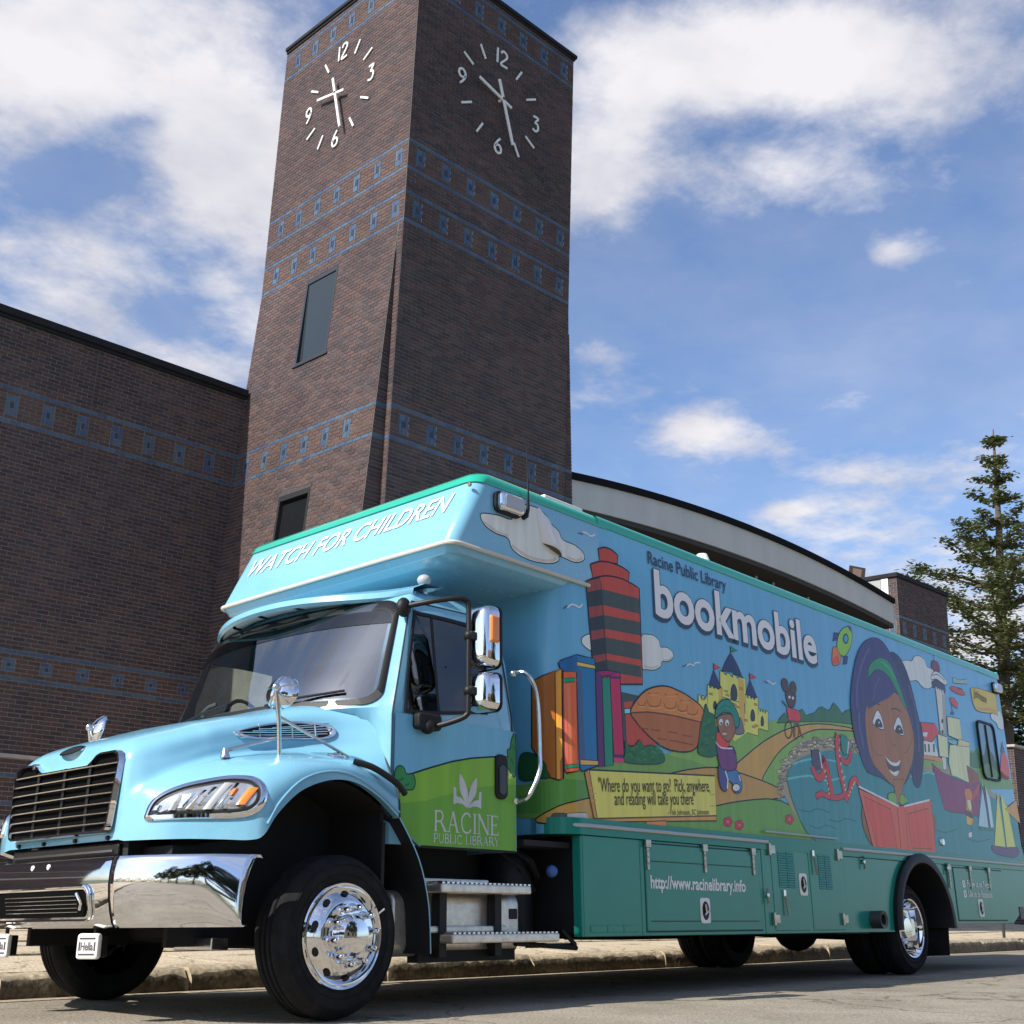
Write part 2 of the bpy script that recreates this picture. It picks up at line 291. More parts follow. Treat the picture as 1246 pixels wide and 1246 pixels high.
def brick_list(u0, u1, j0, j1, bands=(), holes=(), uref=0.0):
    """running bond cells on a wall: (u0,u1,v0,v1,material); bands = (first course, number of courses)"""
    out = []
    def emit(a, b, c, d, mi):
        if b - a > 0.022: out.append((a + MT, b - MT, c + MT, d - MT, mi))
    def clip(a, b, v0, v1):
        segs = [(a, b)]
        for (h0, h1, w0, w1) in holes:
            if v1 > w0 + 0.01 and v0 < w1 - 0.01:
                ns = []
                for (p, q) in segs:
                    if q <= h0 or p >= h1: ns.append((p, q))
                    else:
                        if p < h0: ns.append((p, h0))
                        if q > h1: ns.append((h1, q))
                segs = ns
        return segs
    pins = []
    for (jb, nb) in bands:
        uc = math.floor(u0 / (3 * LB)) * 3 * LB + LB * 0.9 + uref
        while uc - 1.5 * CH < u1:
            if uc - 1.5 * CH >= u0 and uc + 1.5 * CH <= u1: pins.append((uc, jb + 2, nb - 4))
            uc += 3 * LB
    for j in range(j0, j1):
        v0 = Z0 + j * CH; v1 = v0 + CH; mi = 0; cells = []
        for (jb, nb) in bands:
            if j in (jb, jb + nb - 1): mi = 2
            elif jb < j < jb + nb - 1: mi = 1
            elif j in (jb - 1, jb + nb): mi = 3
        cuts = [(uc - 1.5 * CH, uc + 1.5 * CH) for (uc, jp, n) in pins if jp <= j < jp + n]
        k = math.floor(u0 / LB) - 1; off = LB / 2 if j % 2 else 0.0
        while k * LB + off < u1:
            a = max(u0, k * LB + off); b = min(u1, (k + 1) * LB + off); k += 1
            if b <= a: continue
            m3 = (1 if (rng.random() < 0.35) else 0) if mi == 3 else mi
            segs = clip(a, b, v0, v1)
            for (p, q) in segs:
                parts = [(p, q)]
                for (c0, c1) in cuts:
                    np_ = []
                    for (s, e) in parts:
                        if e <= c0 or s >= c1: np_.append((s, e))
                        else:
                            if s < c0: np_.append((s, c0))
                            if e > c1: np_.append((c1, e))
                    parts = np_
                for (s, e) in parts: emit(s, e, v0, v1, m3)
    for (uc, jp, n) in pins:                      # pinwheel of four glazed bricks round a dark one
        a = uc - 1.5 * CH; v = Z0 + jp * CH; q = CH * n / 3
        for (s, e, w0, w1, mi) in ((0, 2, 2, 3, 2), (2, 3, 1, 3, 2), (1, 3, 0, 1, 2), (0, 1, 0, 2, 2), (1, 2, 1, 2, 4)):
            emit(a + s * CH, a + e * CH, v + w0 * q, v + w1 * q, mi)
    return out
BMATS = [B_FIELD, B_WARM, B_BLUE, B_FIELD, B_DARK]
def lay(mb, cells, F, proud=0.007):
    for (a, b, c, d, mi) in cells:
        h = proud + rng.uniform(-0.0015, 0.002)
        P = [F(a, c, h), F(b, c, h), F(b, d, h), F(a, d, h), F(a, c, -0.004), F(b, c, -0.004), F(b, d, -0.004), F(a, d, -0.004)]
        mb.add(P, [(0, 1, 2, 3), (0, 4, 5, 1), (1, 5, 6, 2), (2, 6, 7, 3), (3, 7, 4, 0)], mi)
# --- long brick wing on the left
wing = empty('brick_building', (1.0, 12.0, 0.0), 'long low dark brown brick building with two blue tile bands left of the clock tower', 'building')
WX0, WX1 = -9.0, 6.4
m = MB(); m.box(WX0 - 1, WX1 - 1 - 0.2, 0.0, 14.0, -0.4, 9.12); m.build('wall', MORTAR, wing, smooth=0)
m = MB(); m.box(WX0 - 1, WX1 - 1 - 0.32, -0.10, 0.5, 9.13, 9.25); m.box(WX0 - 1, WX1 - 1 - 0.32, -0.06, 0.4, 9.07, 9.129); m.build('coping', COPING, wing, smooth=0, bevel=0.01)
def Fw(u, v, h): return (u - 1.0, -h, v)
cells = brick_list(WX0, WX1 - 0.22, 0, 135, bands=((110, 9), (51, 7), (24, 7)), uref=0.02, holes=((-100, 100, 2.30, 2.37), (-100, 100, 1.27, 1.42)))
cp = Vector((-4.536, -5.884, 0.869))
def near(c):
    p = Vector(((c[0] + c[1]) / 2, 12.0, (c[2] + c[3]) / 2)); d = p - cp; f = d.dot(FWD); r = d.dot(RIGHT) / f; u = d.dot(UP) / f
    if not (-0.43 < r < -0.28 and -0.25 < u < 0.1) or c[4] == 4 or c[1] - c[0] < 0.12: return 1e9
    return d.length + (0 if u > -0.2 else 3)
order = sorted(range(len(cells)), key=lambda i: near(cells[i])); single = set(i for i in order[:290] if near(cells[i]) < 1e8)
bk = MB(); lay(bk, [c for i, c in enumerate(cells) if i not in single], Fw); bk.build('brick_courses', BMATS, wing, smooth=0, fix=False, kind='stuff')
sm = {}
for i in sorted(single):
    a, b, c, d, mi = cells[i]; mi = 0 if mi == 3 else mi
    key = (round(b - a, 3), mi)
    if key not in sm:
        mm = MB(); w = (b - a) / 2; h = (d - c) / 2; mm.add([(-w, -0.007, -h), (w, -0.007, -h), (w, -0.007, h), (-w, -0.007, h), (-w, 0.004, -h), (w, 0.004, -h), (w, 0.004, h), (-w, 0.004, h)], [(0, 1, 2, 3), (0, 4, 5, 1), (1, 5, 6, 2), (2, 6, 7, 3), (3, 7, 4, 0)])
        o = mm.build('brick', (S_FIELD, S_WARM, S_BLUE)[mi], wing, smooth=0, fix=False); sm[key] = o.data
    else:
        o = bpy.data.objects.new('brick', sm[key]); COL.objects.link(o); o.parent = wing
    o.location = ((a + b) / 2 - 1.0, rng.uniform(-0.002, 0.0015), (c + d) / 2)
STONE = mat('pale limestone', (0.42, 0.38, 0.33), 0.8, var=0.2, vscale=4, bump=0.2)
m = MB(); m.box(WX0 - 1, WX1 - 1.31, -0.05, 0.1, 2.305, 2.365); m.box(WX0 - 1, WX1 - 1.31, -0.04, 0.1, 1.275, 1.415); m.build('stone_course', STONE, wing, smooth=0, bevel=0.006)
# expansion joint
m = MB(); m.box(3.22 - 1.0, 3.236 - 1.0, -0.009, 0.0, 2.4, 9.05); m.build('expansion_joint', mat('sealant', (0.13, 0.105, 0.095), 0.8), wing, smooth=0)

# --- clock tower
TX, TY, TW, KZ, TOP = 6.25, 7.9, 4.09, 11.25, 16.86
tower = empty('clock_tower', (TX, TY, 0.0), 'tall square dark brick clock tower with white clock hands and numerals, flared foot', 'clock tower')
def xr(v): return TW + (0.052 * (KZ - v) if v < KZ else 0.0)
def xl(v): return -(0.062 * (KZ - v)) if v < KZ else 0.0
m = MB(); m.prism([(0, 0), (TW, 0), (TW, TW + 0.1), (0, TW + 0.1)], 'z', -0.4, TOP)
m.add([(TW - 0.4, 0.003, KZ), (TW, 0.003, KZ), (xr(0), 0.003, -0.3), (TW - 0.4, 0.003, -0.3), (TW - 0.4, TW, KZ), (TW, TW, KZ), (xr(0), TW, -0.3), (TW - 0.4, TW, -0.3)], [(0, 1, 2, 3)[::-1], (1, 5, 6, 2), (0, 4, 5, 1)])
YP = 0.13          # the west slab starts a little behind the street face and leans outward below the kink
ysb = [YP, 1.60, 1.72, 2.50, 2.66, TW + 0.1]; zsb = [0.0, 4.0, 6.845, 9.335, 11.066, KZ]
m.grid([[(xl(z), y, z) for y in ysb] for z in zsb], 0, False, lambda i, k: (i == 3 and k in (1, 2, 3) and not (k == 1 and False) and ysb[k] >= 1.72 - 1e-6) or (i == 1 and ysb[k] >= 1.60 - 1e-6 and ysb[k + 1] <= 2.50 + 1e-6))
m.add([(0, YP, KZ), (xl(0), YP, 0), (0.1, YP, KZ), (0.1, YP, 0)], [(0, 1, 3, 2)])
m.build('wall', MORTAR, tower, smooth=0)
TB = ((110, 9), (168, 9), (183, 9), (240, 9))
def Ff(u, v, h): return (u, -h, v)
def Ffr(u, v, h): return (u if u < TW - 1e-6 else u, -h - (0.003 if u > TW - 0.5 and v < KZ else 0), v)
bk = MB()
cells = brick_list(0, TW, 168, 251, TB, uref=0.1) + brick_list(0, TW + 0.0, 60, 168, TB, uref=0.1)
lay(bk, cells, lambda u, v, h: (u, -h, v))
for j in range(60, 168):     # widening strip on the street face
    v0 = Z0 + j * CH; w = xr(v0 + CH / 2) - TW
    if w > 0.03: lay(bk, [(TW + MT, TW + w - 0.001, v0 + MT, v0 + CH - MT, 2 if j in (110, 118) else 0)], lambda u, v, h: (u, -h - 0.003, v))
WIN = ((1.72, 2.66, 9.335, 11.066), (1.60, 2.50, 4.0, 6.845))     # window openings on the west face (y offset, z)
lay(bk, brick_list(0, TW + 0.1, 168, 251, TB, uref=0.05), lambda u, v, h: (-h, u, v))
lay(bk, brick_list(YP, TW + 0.1, 60, 168, TB, holes=WIN, uref=0.05), lambda u, v, h: (xl(v) - h, u, v))
for j in range(60, 168):     # end of the slab and return of the core, seen in the corner slot
    v0 = Z0 + j * CH; w = -xl(v0 + CH / 2); mi = 2 if j in (110, 118) else 0
    if w > 0.03: lay(bk, [(-w + 0.001, -0.004, v0 + MT, v0 + CH - MT, mi)], lambda u, v, h: (u, YP - h, v))
    lay(bk, [(0.002, YP - 0.012, v0 + MT, v0 + CH - MT, mi)], lambda u, v, h: (-h, u, v))
bk.build('brick_courses', BMATS, tower, smooth=0, fix=False, kind='stuff')
m = MB(); m.box(-0.06, TW + 0.06, -0.06, TW + 0.1, TOP - 0.03, TOP + 0.05); m.box(-0.03, TW + 0.03, -0.03, TW + 0.1, TOP - 0.08, TOP - 0.031); m.build('coping', COPING, tower, smooth=0, bevel=0.012)
WGL = mat('tower window glass', (0.030, 0.040, 0.046), 0.07, spec=0.30); FRM = mat('black window frame', (0.02, 0.021, 0.024), 0.45)
m_w = [(1.72, 2.66, 9.335, 11.066), (1.60, 2.50, 4.0, 6.845)]
for i, (y0, y1, z0, z1) in enumerate(m_w):
    xo = lambda z: xl(z); dk = lambda z: min(0.06, -xl(z) - 0.004)
    m = MB(); d = 0.06
    for (a, b, c, e) in ((y0, y0 + 0.05, z0, z1), (y1 - 0.05, y1, z0, z1), (y0 + 0.051, y1 - 0.051, z1 - 0.09, z1), (y0 + 0.051, y1 - 0.051, z0, z0 + 0.05)):
        m.add([(xo(c) + t, yy, c) for t in (-0.010, max(0.0, dk(c))) for yy in (a, b)] + [(xo(e) + t, yy, e) for t in (-0.010, max(0.0, dk(e))) for yy in (a, b)], [(0, 1, 5, 4), (0, 4, 6, 2), (1, 3, 7, 5), (2, 6, 7, 3), (4, 5, 7, 6), (0, 2, 3, 1)])
    w = m.build('window', FRM, tower, smooth=0)
    m = MB(); m.quad((xo(z0) + dk(z0) - 0.003, y0 + 0.05, z0 + 0.05), (xo(z0) + dk(z0) - 0.003, y1 - 0.05, z0 + 0.05), (xo(z1) + dk(z1) - 0.004, y1 - 0.05, z1 - 0.09), (xo(z1) + dk(z1) - 0.004, y0 + 0.05, z1 - 0.09)); m.build('pane', WGL if i == 0 else mat('dark window glass', (0.012, 0.014, 0.016), 0.1), w, smooth=0)
    m = MB(); m.box(xo(z0) - 0.035, xo(z0) + 0.05, y0 - 0.04, y1 + 0.04, z0 - 0.03, z0 + 0.004); m.build('sill', FRM, w, smooth=0, bevel=0.004)
    if i == 1: m = MB(); m.box(xo(z1) - 0.012, xo(z1) + 0.05, y0 - 0.02, y1 + 0.02, z1 + 0.001, z1 + 0.06); m.build('lintel', mat('soldier course', (0.06, 0.05, 0.05), 0.8, var=0.4, vscale=30), w, smooth=0)
# clocks: raised white strips and numerals straight on the brick
CW_ = mat('white clock enamel', (0.78, 0.76, 0.72), 0.45)
DIG = {'1': [[(0.0, 0.5), (0.0, -0.5)]],
       '2': [[(-0.25, 0.28), (-0.18, 0.45), (0.02, 0.5), (0.22, 0.4), (0.24, 0.2), (0.1, 0.0), (-0.28, -0.48), (0.3, -0.48)]],
       '3': [[(-0.22, 0.46), (0.24, 0.46), (-0.02, 0.1), (0.16, 0.04), (0.26, -0.16), (0.18, -0.4), (-0.02, -0.5), (-0.24, -0.42)]],
       '6': [[(0.16, 0.5), (-0.1, 0.2), (-0.26, -0.15), (-0.18, -0.42), (0.02, -0.5), (0.22, -0.4), (0.26, -0.16), (0.12, 0.02), (-0.1, 0.0), (-0.24, -0.14)]]}
DIG['9'] = [[(-x, -y) for x, y in DIG['6'][0]]]
def bar(mb, a, b, w, F, h0, h1):
    a = Vector(a); b = Vector(b); d = (b - a).normalized() * 1.0; n = Vector((-d.y, d.x)) * w / 2
    P = [a - n, b - n, b + n, a + n]
    mb.add([F(p.x, p.y, h0) for p in P] + [F(p.x, p.y, h1) for p in P], [(0, 1, 2, 3), (4, 5, 6, 7), (0, 1, 5, 4), (1, 2, 6, 5), (2, 3, 7, 6), (3, 0, 4, 7)])
def clock(F, R, label, hour, minute, ht, mt, sg):
    c = empty('clock', (0, 0, 0), parent=tower); c['label'] = label
    for h in range(12):
        a = math.radians(30 * h); ca, sa = math.sin(a), math.cos(a)
        if h % 3:
            m = MB(); bar(m, (ca * (R - 0.15), sa * (R - 0.15)), (ca * (R + 0.13), sa * (R + 0.13)), 0.040, F, 0.008, 0.028); m.build('hour_mark', CW_, c, smooth=0)
        else:
            body = {0: '12', 3: '3', 6: '6', 9: '9'}[h]; m = MB()
            for q, ch in enumerate(body):
                ox = ca * R + ((q - 0.62) * 0.17 if len(body) == 2 else 0); oy = sa * R
                for st in DIG[ch]:
                    pts = [Vector((ox + px_ * 0.30, oy + pz_ * 0.32)) for px_, pz_ in (st if ch == '1' else spline(st, 4))]
                    rows_ = []
                    for i_, p in enumerate(pts):
                        d_ = (pts[min(i_ + 1, len(pts) - 1)] - pts[max(i_ - 1, 0)]).normalized(); n_ = Vector((-d_.y, d_.x)) * 0.020
                        rows_.append([F(*(p - n_), 0.008), F(*(p + n_), 0.008), F(*(p + n_), 0.028), F(*(p - n_), 0.028)])
                    m.grid(rows_, 0, True)
            m.build('numeral', CW_, c, smooth=0)
    for (ang, ln, tail, w, h, nm) in ((hour, ht[0], ht[1], 0.05, 0.075, 'hour_hand'), (minute, mt[0], mt[1], 0.055, 0.10, 'minute_hand')):
        a = math.radians(ang); m = MB(); bar(m, (-math.sin(a) * tail, -math.cos(a) * tail), (math.sin(a) * ln, math.cos(a) * ln), w, F, h, h + 0.03); m.build(nm, CW_, c, smooth=0, bevel=0.004)
    m = MB(); m.lathe([(0.0, 0.13), (0.03, 0.13), (0.03, 0.0)], (0, 0, 0), 'z', 12); m.v = [F(x, y, z) for x, y, z in m.v]; m.build('hub', CW_, c)
clock(lambda u, v, h: (8.31 - TX + u, -h - 0.008, 14.71 + v), 0.96, 'clock on the shaded face of the tower', 285.0, 161.5, (0.62, 0.25), (0.90, 0.38), 1)
clock(lambda u, v, h: (-h - 0.008, 10.07 - TY - u, 14.80 + v), 0.96, 'clock on the sunlit face of the tower', 282.0, 163.6, (0.62, 0.25), (0.90, 0.38), -1)

# --- vaulted hall with pale fascia
hall = empty('vaulted_hall', (16.9, 8.3, 0.0), 'low hall right of the tower with pale curved fascia and black roof edge', 'building')
def arch(pts):
    def f(x):
        n = len(pts); a = sum(p[0] for p in pts) / n
        S = [[0] * 3 for _ in range(3)]; T = [0] * 3
        for px_, pz in pts:
            b = [1, px_ - 16.9, (px_ - 16.9) ** 2]
            for i in range(3):
                T[i] += b[i] * pz
                for j in range(3): S[i][j] += b[i] * b[j]
        c = Matrix(S).inverted() @ Vector(T); f.c = c
        return c[0] + c[1] * (x - 16.9) + c[2] * (x - 16.9) ** 2
    f(0); c = f.c
    return lambda x: c[0] + c[1] * (x - 16.9) + c[2] * (x - 16.9) ** 2
at = arch([(11.0, 8.16), (12.3, 8.29), (13.5, 8.39), (15.8, 8.486), (17.1, 8.486), (18.6, 8.45), (19.8, 8.36), (21.5, 8.23), (23.02, 8.077)])
ab = arch([(12.12, 7.584), (13.5, 7.66), (15.8, 7.76), (18.0, 7.725), (19.77, 7.622), (21.67, 7.489), (23.24, 7.40)])
FASC = mat('pale grey fascia panel', (0.52, 0.50, 0.46), 0.55, var=0.12, vscale=1.5, stretch=(1, 1, 0.3))
XS = [10.2 + (23.30 - 10.2) * k / 40 for k in range(41)]
def slabx(mb, f0, f1, y0, y1):
    rows = [[(x - 16.9, y0 - 8.3, f0(x)), (x - 16.9, y0 - 8.3, f1(x)), (x - 16.9, y1 - 8.3, f1(x)), (x - 16.9, y1 - 8.3, f0(x))] for x in XS]
    mb.grid(rows, 0, True); mb.f += [(3, 2, 1, 0)] ; mb.mi += [0]; n = len(mb.v); mb.f += [(n - 4, n - 3, n - 2, n - 1)]; mb.mi += [0]
m = MB(); slabx(m, ab, lambda x: at(x) - 0.13, 8.3, 8.55); m.build('fascia', FASC, hall, smooth=20)
m = MB(); slabx(m, lambda x: at(x) - 0.128, at, 8.24, 18.0); m.build('roof', mat('black roof edge', (0.010, 0.010, 0.012), 0.85, spec=0.08), hall, smooth=20)
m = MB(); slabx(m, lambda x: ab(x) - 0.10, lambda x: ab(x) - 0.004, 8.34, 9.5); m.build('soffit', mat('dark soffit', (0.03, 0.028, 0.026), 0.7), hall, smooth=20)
m = MB(); m.box(-6.7, 6.4, 0.75, 9.5, 0, 7.1); m.build('wall', mat('hall interior dark', (0.10, 0.075, 0.055), 0.8, var=0.7, vscale=0.7), hall, smooth=0)
GLZ = mat('hall glazing painted reflection', (0.17, 0.125, 0.085), 0.15, spec=0.5, var=0.85, vscale=1.1)  # brown mottling paints reflections into the opaque panes
for k in range(8):
    x0 = -6.6 + 1.62 * k; m = MB(); m.box(x0 + 0.05, x0 + 1.57, 0.66, 0.69, 0.6, ab(x0 + 17.7) - 0.11); m.build('window_pane', GLZ, hall, smooth=0)
    m = MB(); m.box(x0 - 0.05, x0 + 0.045, 0.60, 0.72, 0.2, ab(x0 + 16.9) - 0.11); m.build('mullion', FRM, hall, smooth=0)
for x in (-1.2, 0.9, 1.6, 3.1):
    m = MB(); m.tube([(x, 0.5, ab(x + 16.9) - 0.11), (x, 0.5, ab(x + 16.9) - 0.32), (x + 0.06, 0.42, ab(x + 16.9) - 0.40)], 0.03, 8); m.build('pipe_hanger', mat('galvanised pipe', (0.5, 0.48, 0.45), 0.5), hall)
fl = empty('flood_light', (22.1, 8.7, at(22.1)), 'small square brown flood light on the roof edge of the vaulted hall', 'flood light')
LMP = mat('bronze lamp housing', (0.045, 0.032, 0.026), 0.55, spec=0.2)
m = MB(); m.tube([(0, 0, -0.02), (0, 0, 0.22)], 0.035, 8); m.build('bracket', LMP, fl)
m = MB(); m.add([(-0.25, -0.10, 0.2), (0.25, -0.10, 0.2), (0.27, -0.04, 0.66), (-0.23, -0.04, 0.66), (-0.18, 0.08, 0.26), (0.18, 0.08, 0.26), (0.20, 0.12, 0.6), (-0.16, 0.12, 0.6)], [(0, 1, 2, 3), (4, 7, 6, 5), (0, 4, 5, 1), (1, 5, 6, 2), (2, 6, 7, 3), (3, 7, 4, 0)]); m.build('housing', LMP, fl, smooth=0, bevel=0.02); fl.rotation_euler = (math.radians(-10), math.radians(10), math.radians(-46)); fl.scale = (0.86, 0.86, 0.86)
m = MB(); m.quad((-0.13, -0.094, 0.30), (0.13, -0.094, 0.30), (0.15, -0.060, 0.57), (-0.11, -0.060, 0.57)); m.build('lens', mat('lamp lens', (0.16, 0.115, 0.09), 0.3, spec=0.2), fl, smooth=0)

# --- brick end block
blk = empty('brick_block', (24.93, 9.0, 0.0), 'square dark brick end block with flat roof beside the tree', 'building')
m = MB(); m.box(0, 2.97, 0, 4.0, -0.4, 9.05); m.build('wall', MORTAR, blk, smooth=0)
m = MB(); m.box(-0.06, 3.03, -0.06, 4.0, 9.05, 9.17); m.build('coping', COPING, blk, smooth=0, bevel=0.01)
bk = MB(); lay(bk, brick_list(0, 2.97, 85, 135, ((110, 9),), uref=0.1), lambda u, v, h: (u, -h, v)); lay(bk, brick_list(0, 1.2, 85, 135, ((110, 9),)), lambda u, v, h: (-h, u, v)); bk.build('brick_courses', BMATS, blk, smooth=0, fix=False, kind='stuff')
m = MB(); m.box(-0.03, 0.02, 0.24, 0.44, 8.05, 9.04); m.build('white_trim', mat('white trim', (0.8, 0.8, 0.78), 0.5), blk, smooth=0)
m = MB(); m.box(-0.02, 0.03, 0.46, 1.6, 8.0, 9.04); m.build('grey_panel', mat('grey panel', (0.35, 0.35, 0.33), 0.6), blk, smooth=0)
# ------------------------------------------------------------------ vegetation, wall, sign, far side of the street
def leaf_mat(name, c1, c2):
    m = mat(name, c1, 0.55, spec=0.35); t = m.node_tree; b = t.nodes['Principled BSDF']
    g = N(t, 'ShaderNodeNewGeometry'); r = N(t, 'ShaderNodeValToRGB'); t.links.new(g.outputs['Random Per Island'], r.inputs[0])
    r.color_ramp.elements[0].color = (*c1, 1); r.color_ramp.elements[1].color = (*c2, 1); t.links.new(r.outputs[0], b.inputs['Base Color'])
    tr = N(t, 'ShaderNodeBsdfTranslucent'); t.links.new(r.outputs[0], tr.inputs['Color']); ms = N(t, 'ShaderNodeMixShader'); ms.inputs[0].default_value = 0.25
    t.links.new(b.outputs[0], ms.inputs[1]); t.links.new(tr.outputs[0], ms.inputs[2]); t.links.new(ms.outputs[0], t.nodes['Material Output'].inputs[0])
    return m
BARK = mat('bark', (0.12, 0.09, 0.065), 0.9, var=0.5, vscale=9, bump=0.6, bscale=14, stretch=(1, 1, 0.25))
LEAF = leaf_mat('ginkgo leaf', (0.075, 0.105, 0.036), (0.24, 0.245, 0.10)); LEAF2 = leaf_mat('dark broad leaf', (0.03, 0.05, 0.018), (0.08, 0.11, 0.035))
def leaf(mb, p, s, r):
    a = r.uniform(0, 6.283); t = r.uniform(-0.9, 0.9); u = Vector((math.cos(a), math.sin(a), r.uniform(-0.5, 0.3))).normalized(); w = u.cross(Vector((r.uniform(-.5, .5), r.uniform(-.5, .5), 1))).normalized()
    p = Vector(p); mb.add([p - u * s, p - w * s * 0.55 + u * s * 0.15, p + u * s, p + w * s * 0.55 + u * s * 0.1], [(0, 1, 2, 3)])
def conic_tree(loc, lean, H, prof, label, seed, per=1.0):
    r = random.Random(seed); root = empty('tree', loc, label, 'tree')
    ax = lambda z: Vector((lean[0] * z / H, lean[1] * z / H, z))
    m = MB(); m.tube([ax(H * k / 14) + Vector((r.uniform(-.04, .04), r.uniform(-.04, .04), 0)) for k in range(15)], 0.2, 10, rs=[0.30 * (1 - k / 14) ** 0.8 + 0.02 for k in range(15)])
    lv = MB(); z = prof[0][0]
    def ext(z):
        for (a, ra), (b, rb) in zip(prof, prof[1:]):
            if a <= z <= b: return ra + (rb - ra) * (z - a) / (b - a)
        return 0.05
    while z < prof[-1][0]:
        nb = 6 if z < H * 0.75 else 4
        a0 = r.uniform(0, 6.28)
        for k in range(nb):
            az = a0 + 6.283 * k / nb + r.uniform(-.35, .35); L = ext(z) * r.uniform(0.70, 1.04)
            if L < 0.12: continue
            rise = L * r.uniform(0.22, 0.52); d = Vector((math.cos(az), math.sin(az), 0)); b = ax(z)
            pts = [b + d * L * t + Vector((0, 0, rise * t ** 1.3 + 0.06 * math.sin(9 * t + k))) + d.cross(Vector((0, 0, 1))) * (0.12 * L * math.sin(2.2 * t + k) * t) for t in (0, .25, .5, .75, 1)]
            m.tube(pts, 0.04, 5, rs=[0.06 * min(1, L / 2) + 0.012, .045 * min(1, L / 2) + .01, .03, .02, .008])
            n = int((55 + 95 * L) * per)
            for i in range(n):
                t = r.random() ** 0.75; q = min(3.999, t * 4); s0 = pts[int(q)]; s1 = pts[int(q) + 1]; c = s0.lerp(s1, q - int(q))
                sp = 0.08 + 0.085 * L ** 0.5 * (1 - 0.5 * t); c = c + Vector((r.gauss(0, sp), r.gauss(0, sp), r.gauss(0.03, sp * 0.55)))
                leaf(lv, c, r.uniform(0.07, 0.13), r)
        z += r.uniform(0.58, 0.85)
    m.build('trunk', BARK, root); lv.build('crown', LEAF, root, smooth=0, fix=False)
    return root
conic_tree((33.0, 10.0, 0.1), (1.95, 0.0), 16.5, [(6.0, 2.8), (7.0, 3.6), (8.2, 4.4), (9.3, 4.2), (10.4, 3.2), (11.4, 2.25), (12.6, 1.5), (13.8, 0.85), (15.0, 0.45), (15.8, 0.36), (16.4, 0.28)], 'tall spire shaped tree with level branches behind the rear of the bookmobile', 11, 1.0)
def round_tree(name, loc, H, R, label, seed, n=9000, group=None, leafm=LEAF2, ls=0.16, cz=0.62):
    r = random.Random(seed); root = empty(name, loc, label, 'tree', group)
    m = MB(); m.tube([(0.05 * math.sin(k), 0.05 * math.cos(2 * k), H * 0.55 * k / 6) for k in range(7)], 0.2, 9, rs=[0.28 - 0.025 * k for k in range(7)])
    clumps = []
    for k in range(46):
        while True:
            p = Vector((r.uniform(-1, 1), r.uniform(-1, 1), r.uniform(-1, 1)))
            if 0.3 < p.length < 1: break
        p = Vector((p.x * R, p.y * R, H * cz + p.z * H * 0.36)); clumps.append((p, r.uniform(0.45, 0.95) * R * 0.34))
        if k < 12: m.tube([(0, 0, H * 0.4), tuple(p * 0.5 + Vector((0, 0, H * 0.22))), tuple(p)], 0.05, 5, rs=[.11, .06, .02])
    lv = MB()
    for i in range(n):
        c, q = r.choice(clumps); d = Vector((r.gauss(0, 1), r.gauss(0, 1), r.gauss(0, 0.8))).normalized() * q * r.random() ** 0.4
        leaf(lv, c + d, r.uniform(0.6, 1.2) * ls, r)
    m.build('trunk', BARK, root); lv.build('crown', leafm, root, smooth=0, fix=False); return root
round_tree('tree', (41.5, 10.5, 0.0), 10.5, 4.2, 'dense dark green broadleaf tree behind the brick wall at the right edge', 5, 16000)
round_tree('tree', (40.0, 16.0, 0.0), 9.0, 3.8, 'low dark tree between the brick block and the spire shaped tree', 6, 9000)
src = None
for i, (x, y, k, lb) in enumerate(((-13, -13.5, 1.0, 'street tree across the road nearest the corner of the bumper'), (-19, -12.6, 1.25, 'second street tree up the road from the bumper'), (-26, -13.2, 1.1, 'third street tree up the road from the bumper'), (-34, -12.4, 1.3, 'fourth street tree up the road from the bumper'), (-44, -13, 1.2, 'fifth street tree up the road from the bumper'), (-57, -12.8, 1.35, 'farthest street tree up the road'), (9, -14.0, 0.9, 'street tree across the road facing the mural'))):
    if src is None:
        src = round_tree('street_tree', (x, y, 0.15), 8.5, 3.2, lb, 20, 3600, 'street trees across the road', LEAF2, 0.3); t_ = src
    else:
        t_ = src.copy(); COL.objects.link(t_); t_.location = (x, y, 0.15); t_['label'] = lb
        for ch in src.children:
            c_ = ch.copy(); COL.objects.link(c_); c_.parent = t_
    t_.scale = (k, k, k); t_.rotation_euler = (0, 0, 1.3 * i)
lv = MB(); r_ = random.Random(77)
for i in range(7000):
    x = -130 + r_.gauss(0, 6); y = r_.uniform(-90, 60); hh = 7 + 3 * math.sin(y * 0.31) + 2 * math.sin(y * 0.93 + 1)
    leaf(lv, (x, y, r_.random() ** 0.8 * hh), r_.uniform(0.5, 1.0), r_)
o = lv.build('far_trees', LEAF2, smooth=0, fix=False, kind='stuff'); tag(o, 'far belt of trees closing the street ahead of the bookmobile', 'trees')
# pale building across the road (seen in the mirrors and glass)
hb = empty('stone_building', (4.0, -22.0, 0.0), 'pale stone building across the road reflected in the chrome and cab glass', 'building')
PST = mat('pale stone wall', (0.58, 0.50, 0.38), 0.8, var=0.15)
m = MB(); m.box(-9, 16, -8, 0, 0, 5.2); m.build('wall', PST, hb, smooth=0)
m = MB(); m.prism([(-9, 0.5), (-4, 2.6), (1, 0.5)], 'x', -9.6, 16.6); m.v = [(x, y, z + 4.7) for x, y, z in m.v]; m.build('roof', mat('brown shingle roof', (0.14, 0.09, 0.06), 0.85, var=0.3, vscale=5), hb, smooth=0)
for k in range(6):
    m = MB(); m.box(-7 + 3.9 * k, -5.6 + 3.9 * k, 0.0, 0.05, 1.6, 3.6); w = m.build('window', FRM, hb, smooth=0)
    m = MB(); m.box(-6.9 + 3.9 * k, -5.7 + 3.9 * k, 0.051, 0.055, 1.7, 3.5); m.build('pane', WGL, w, smooth=0)
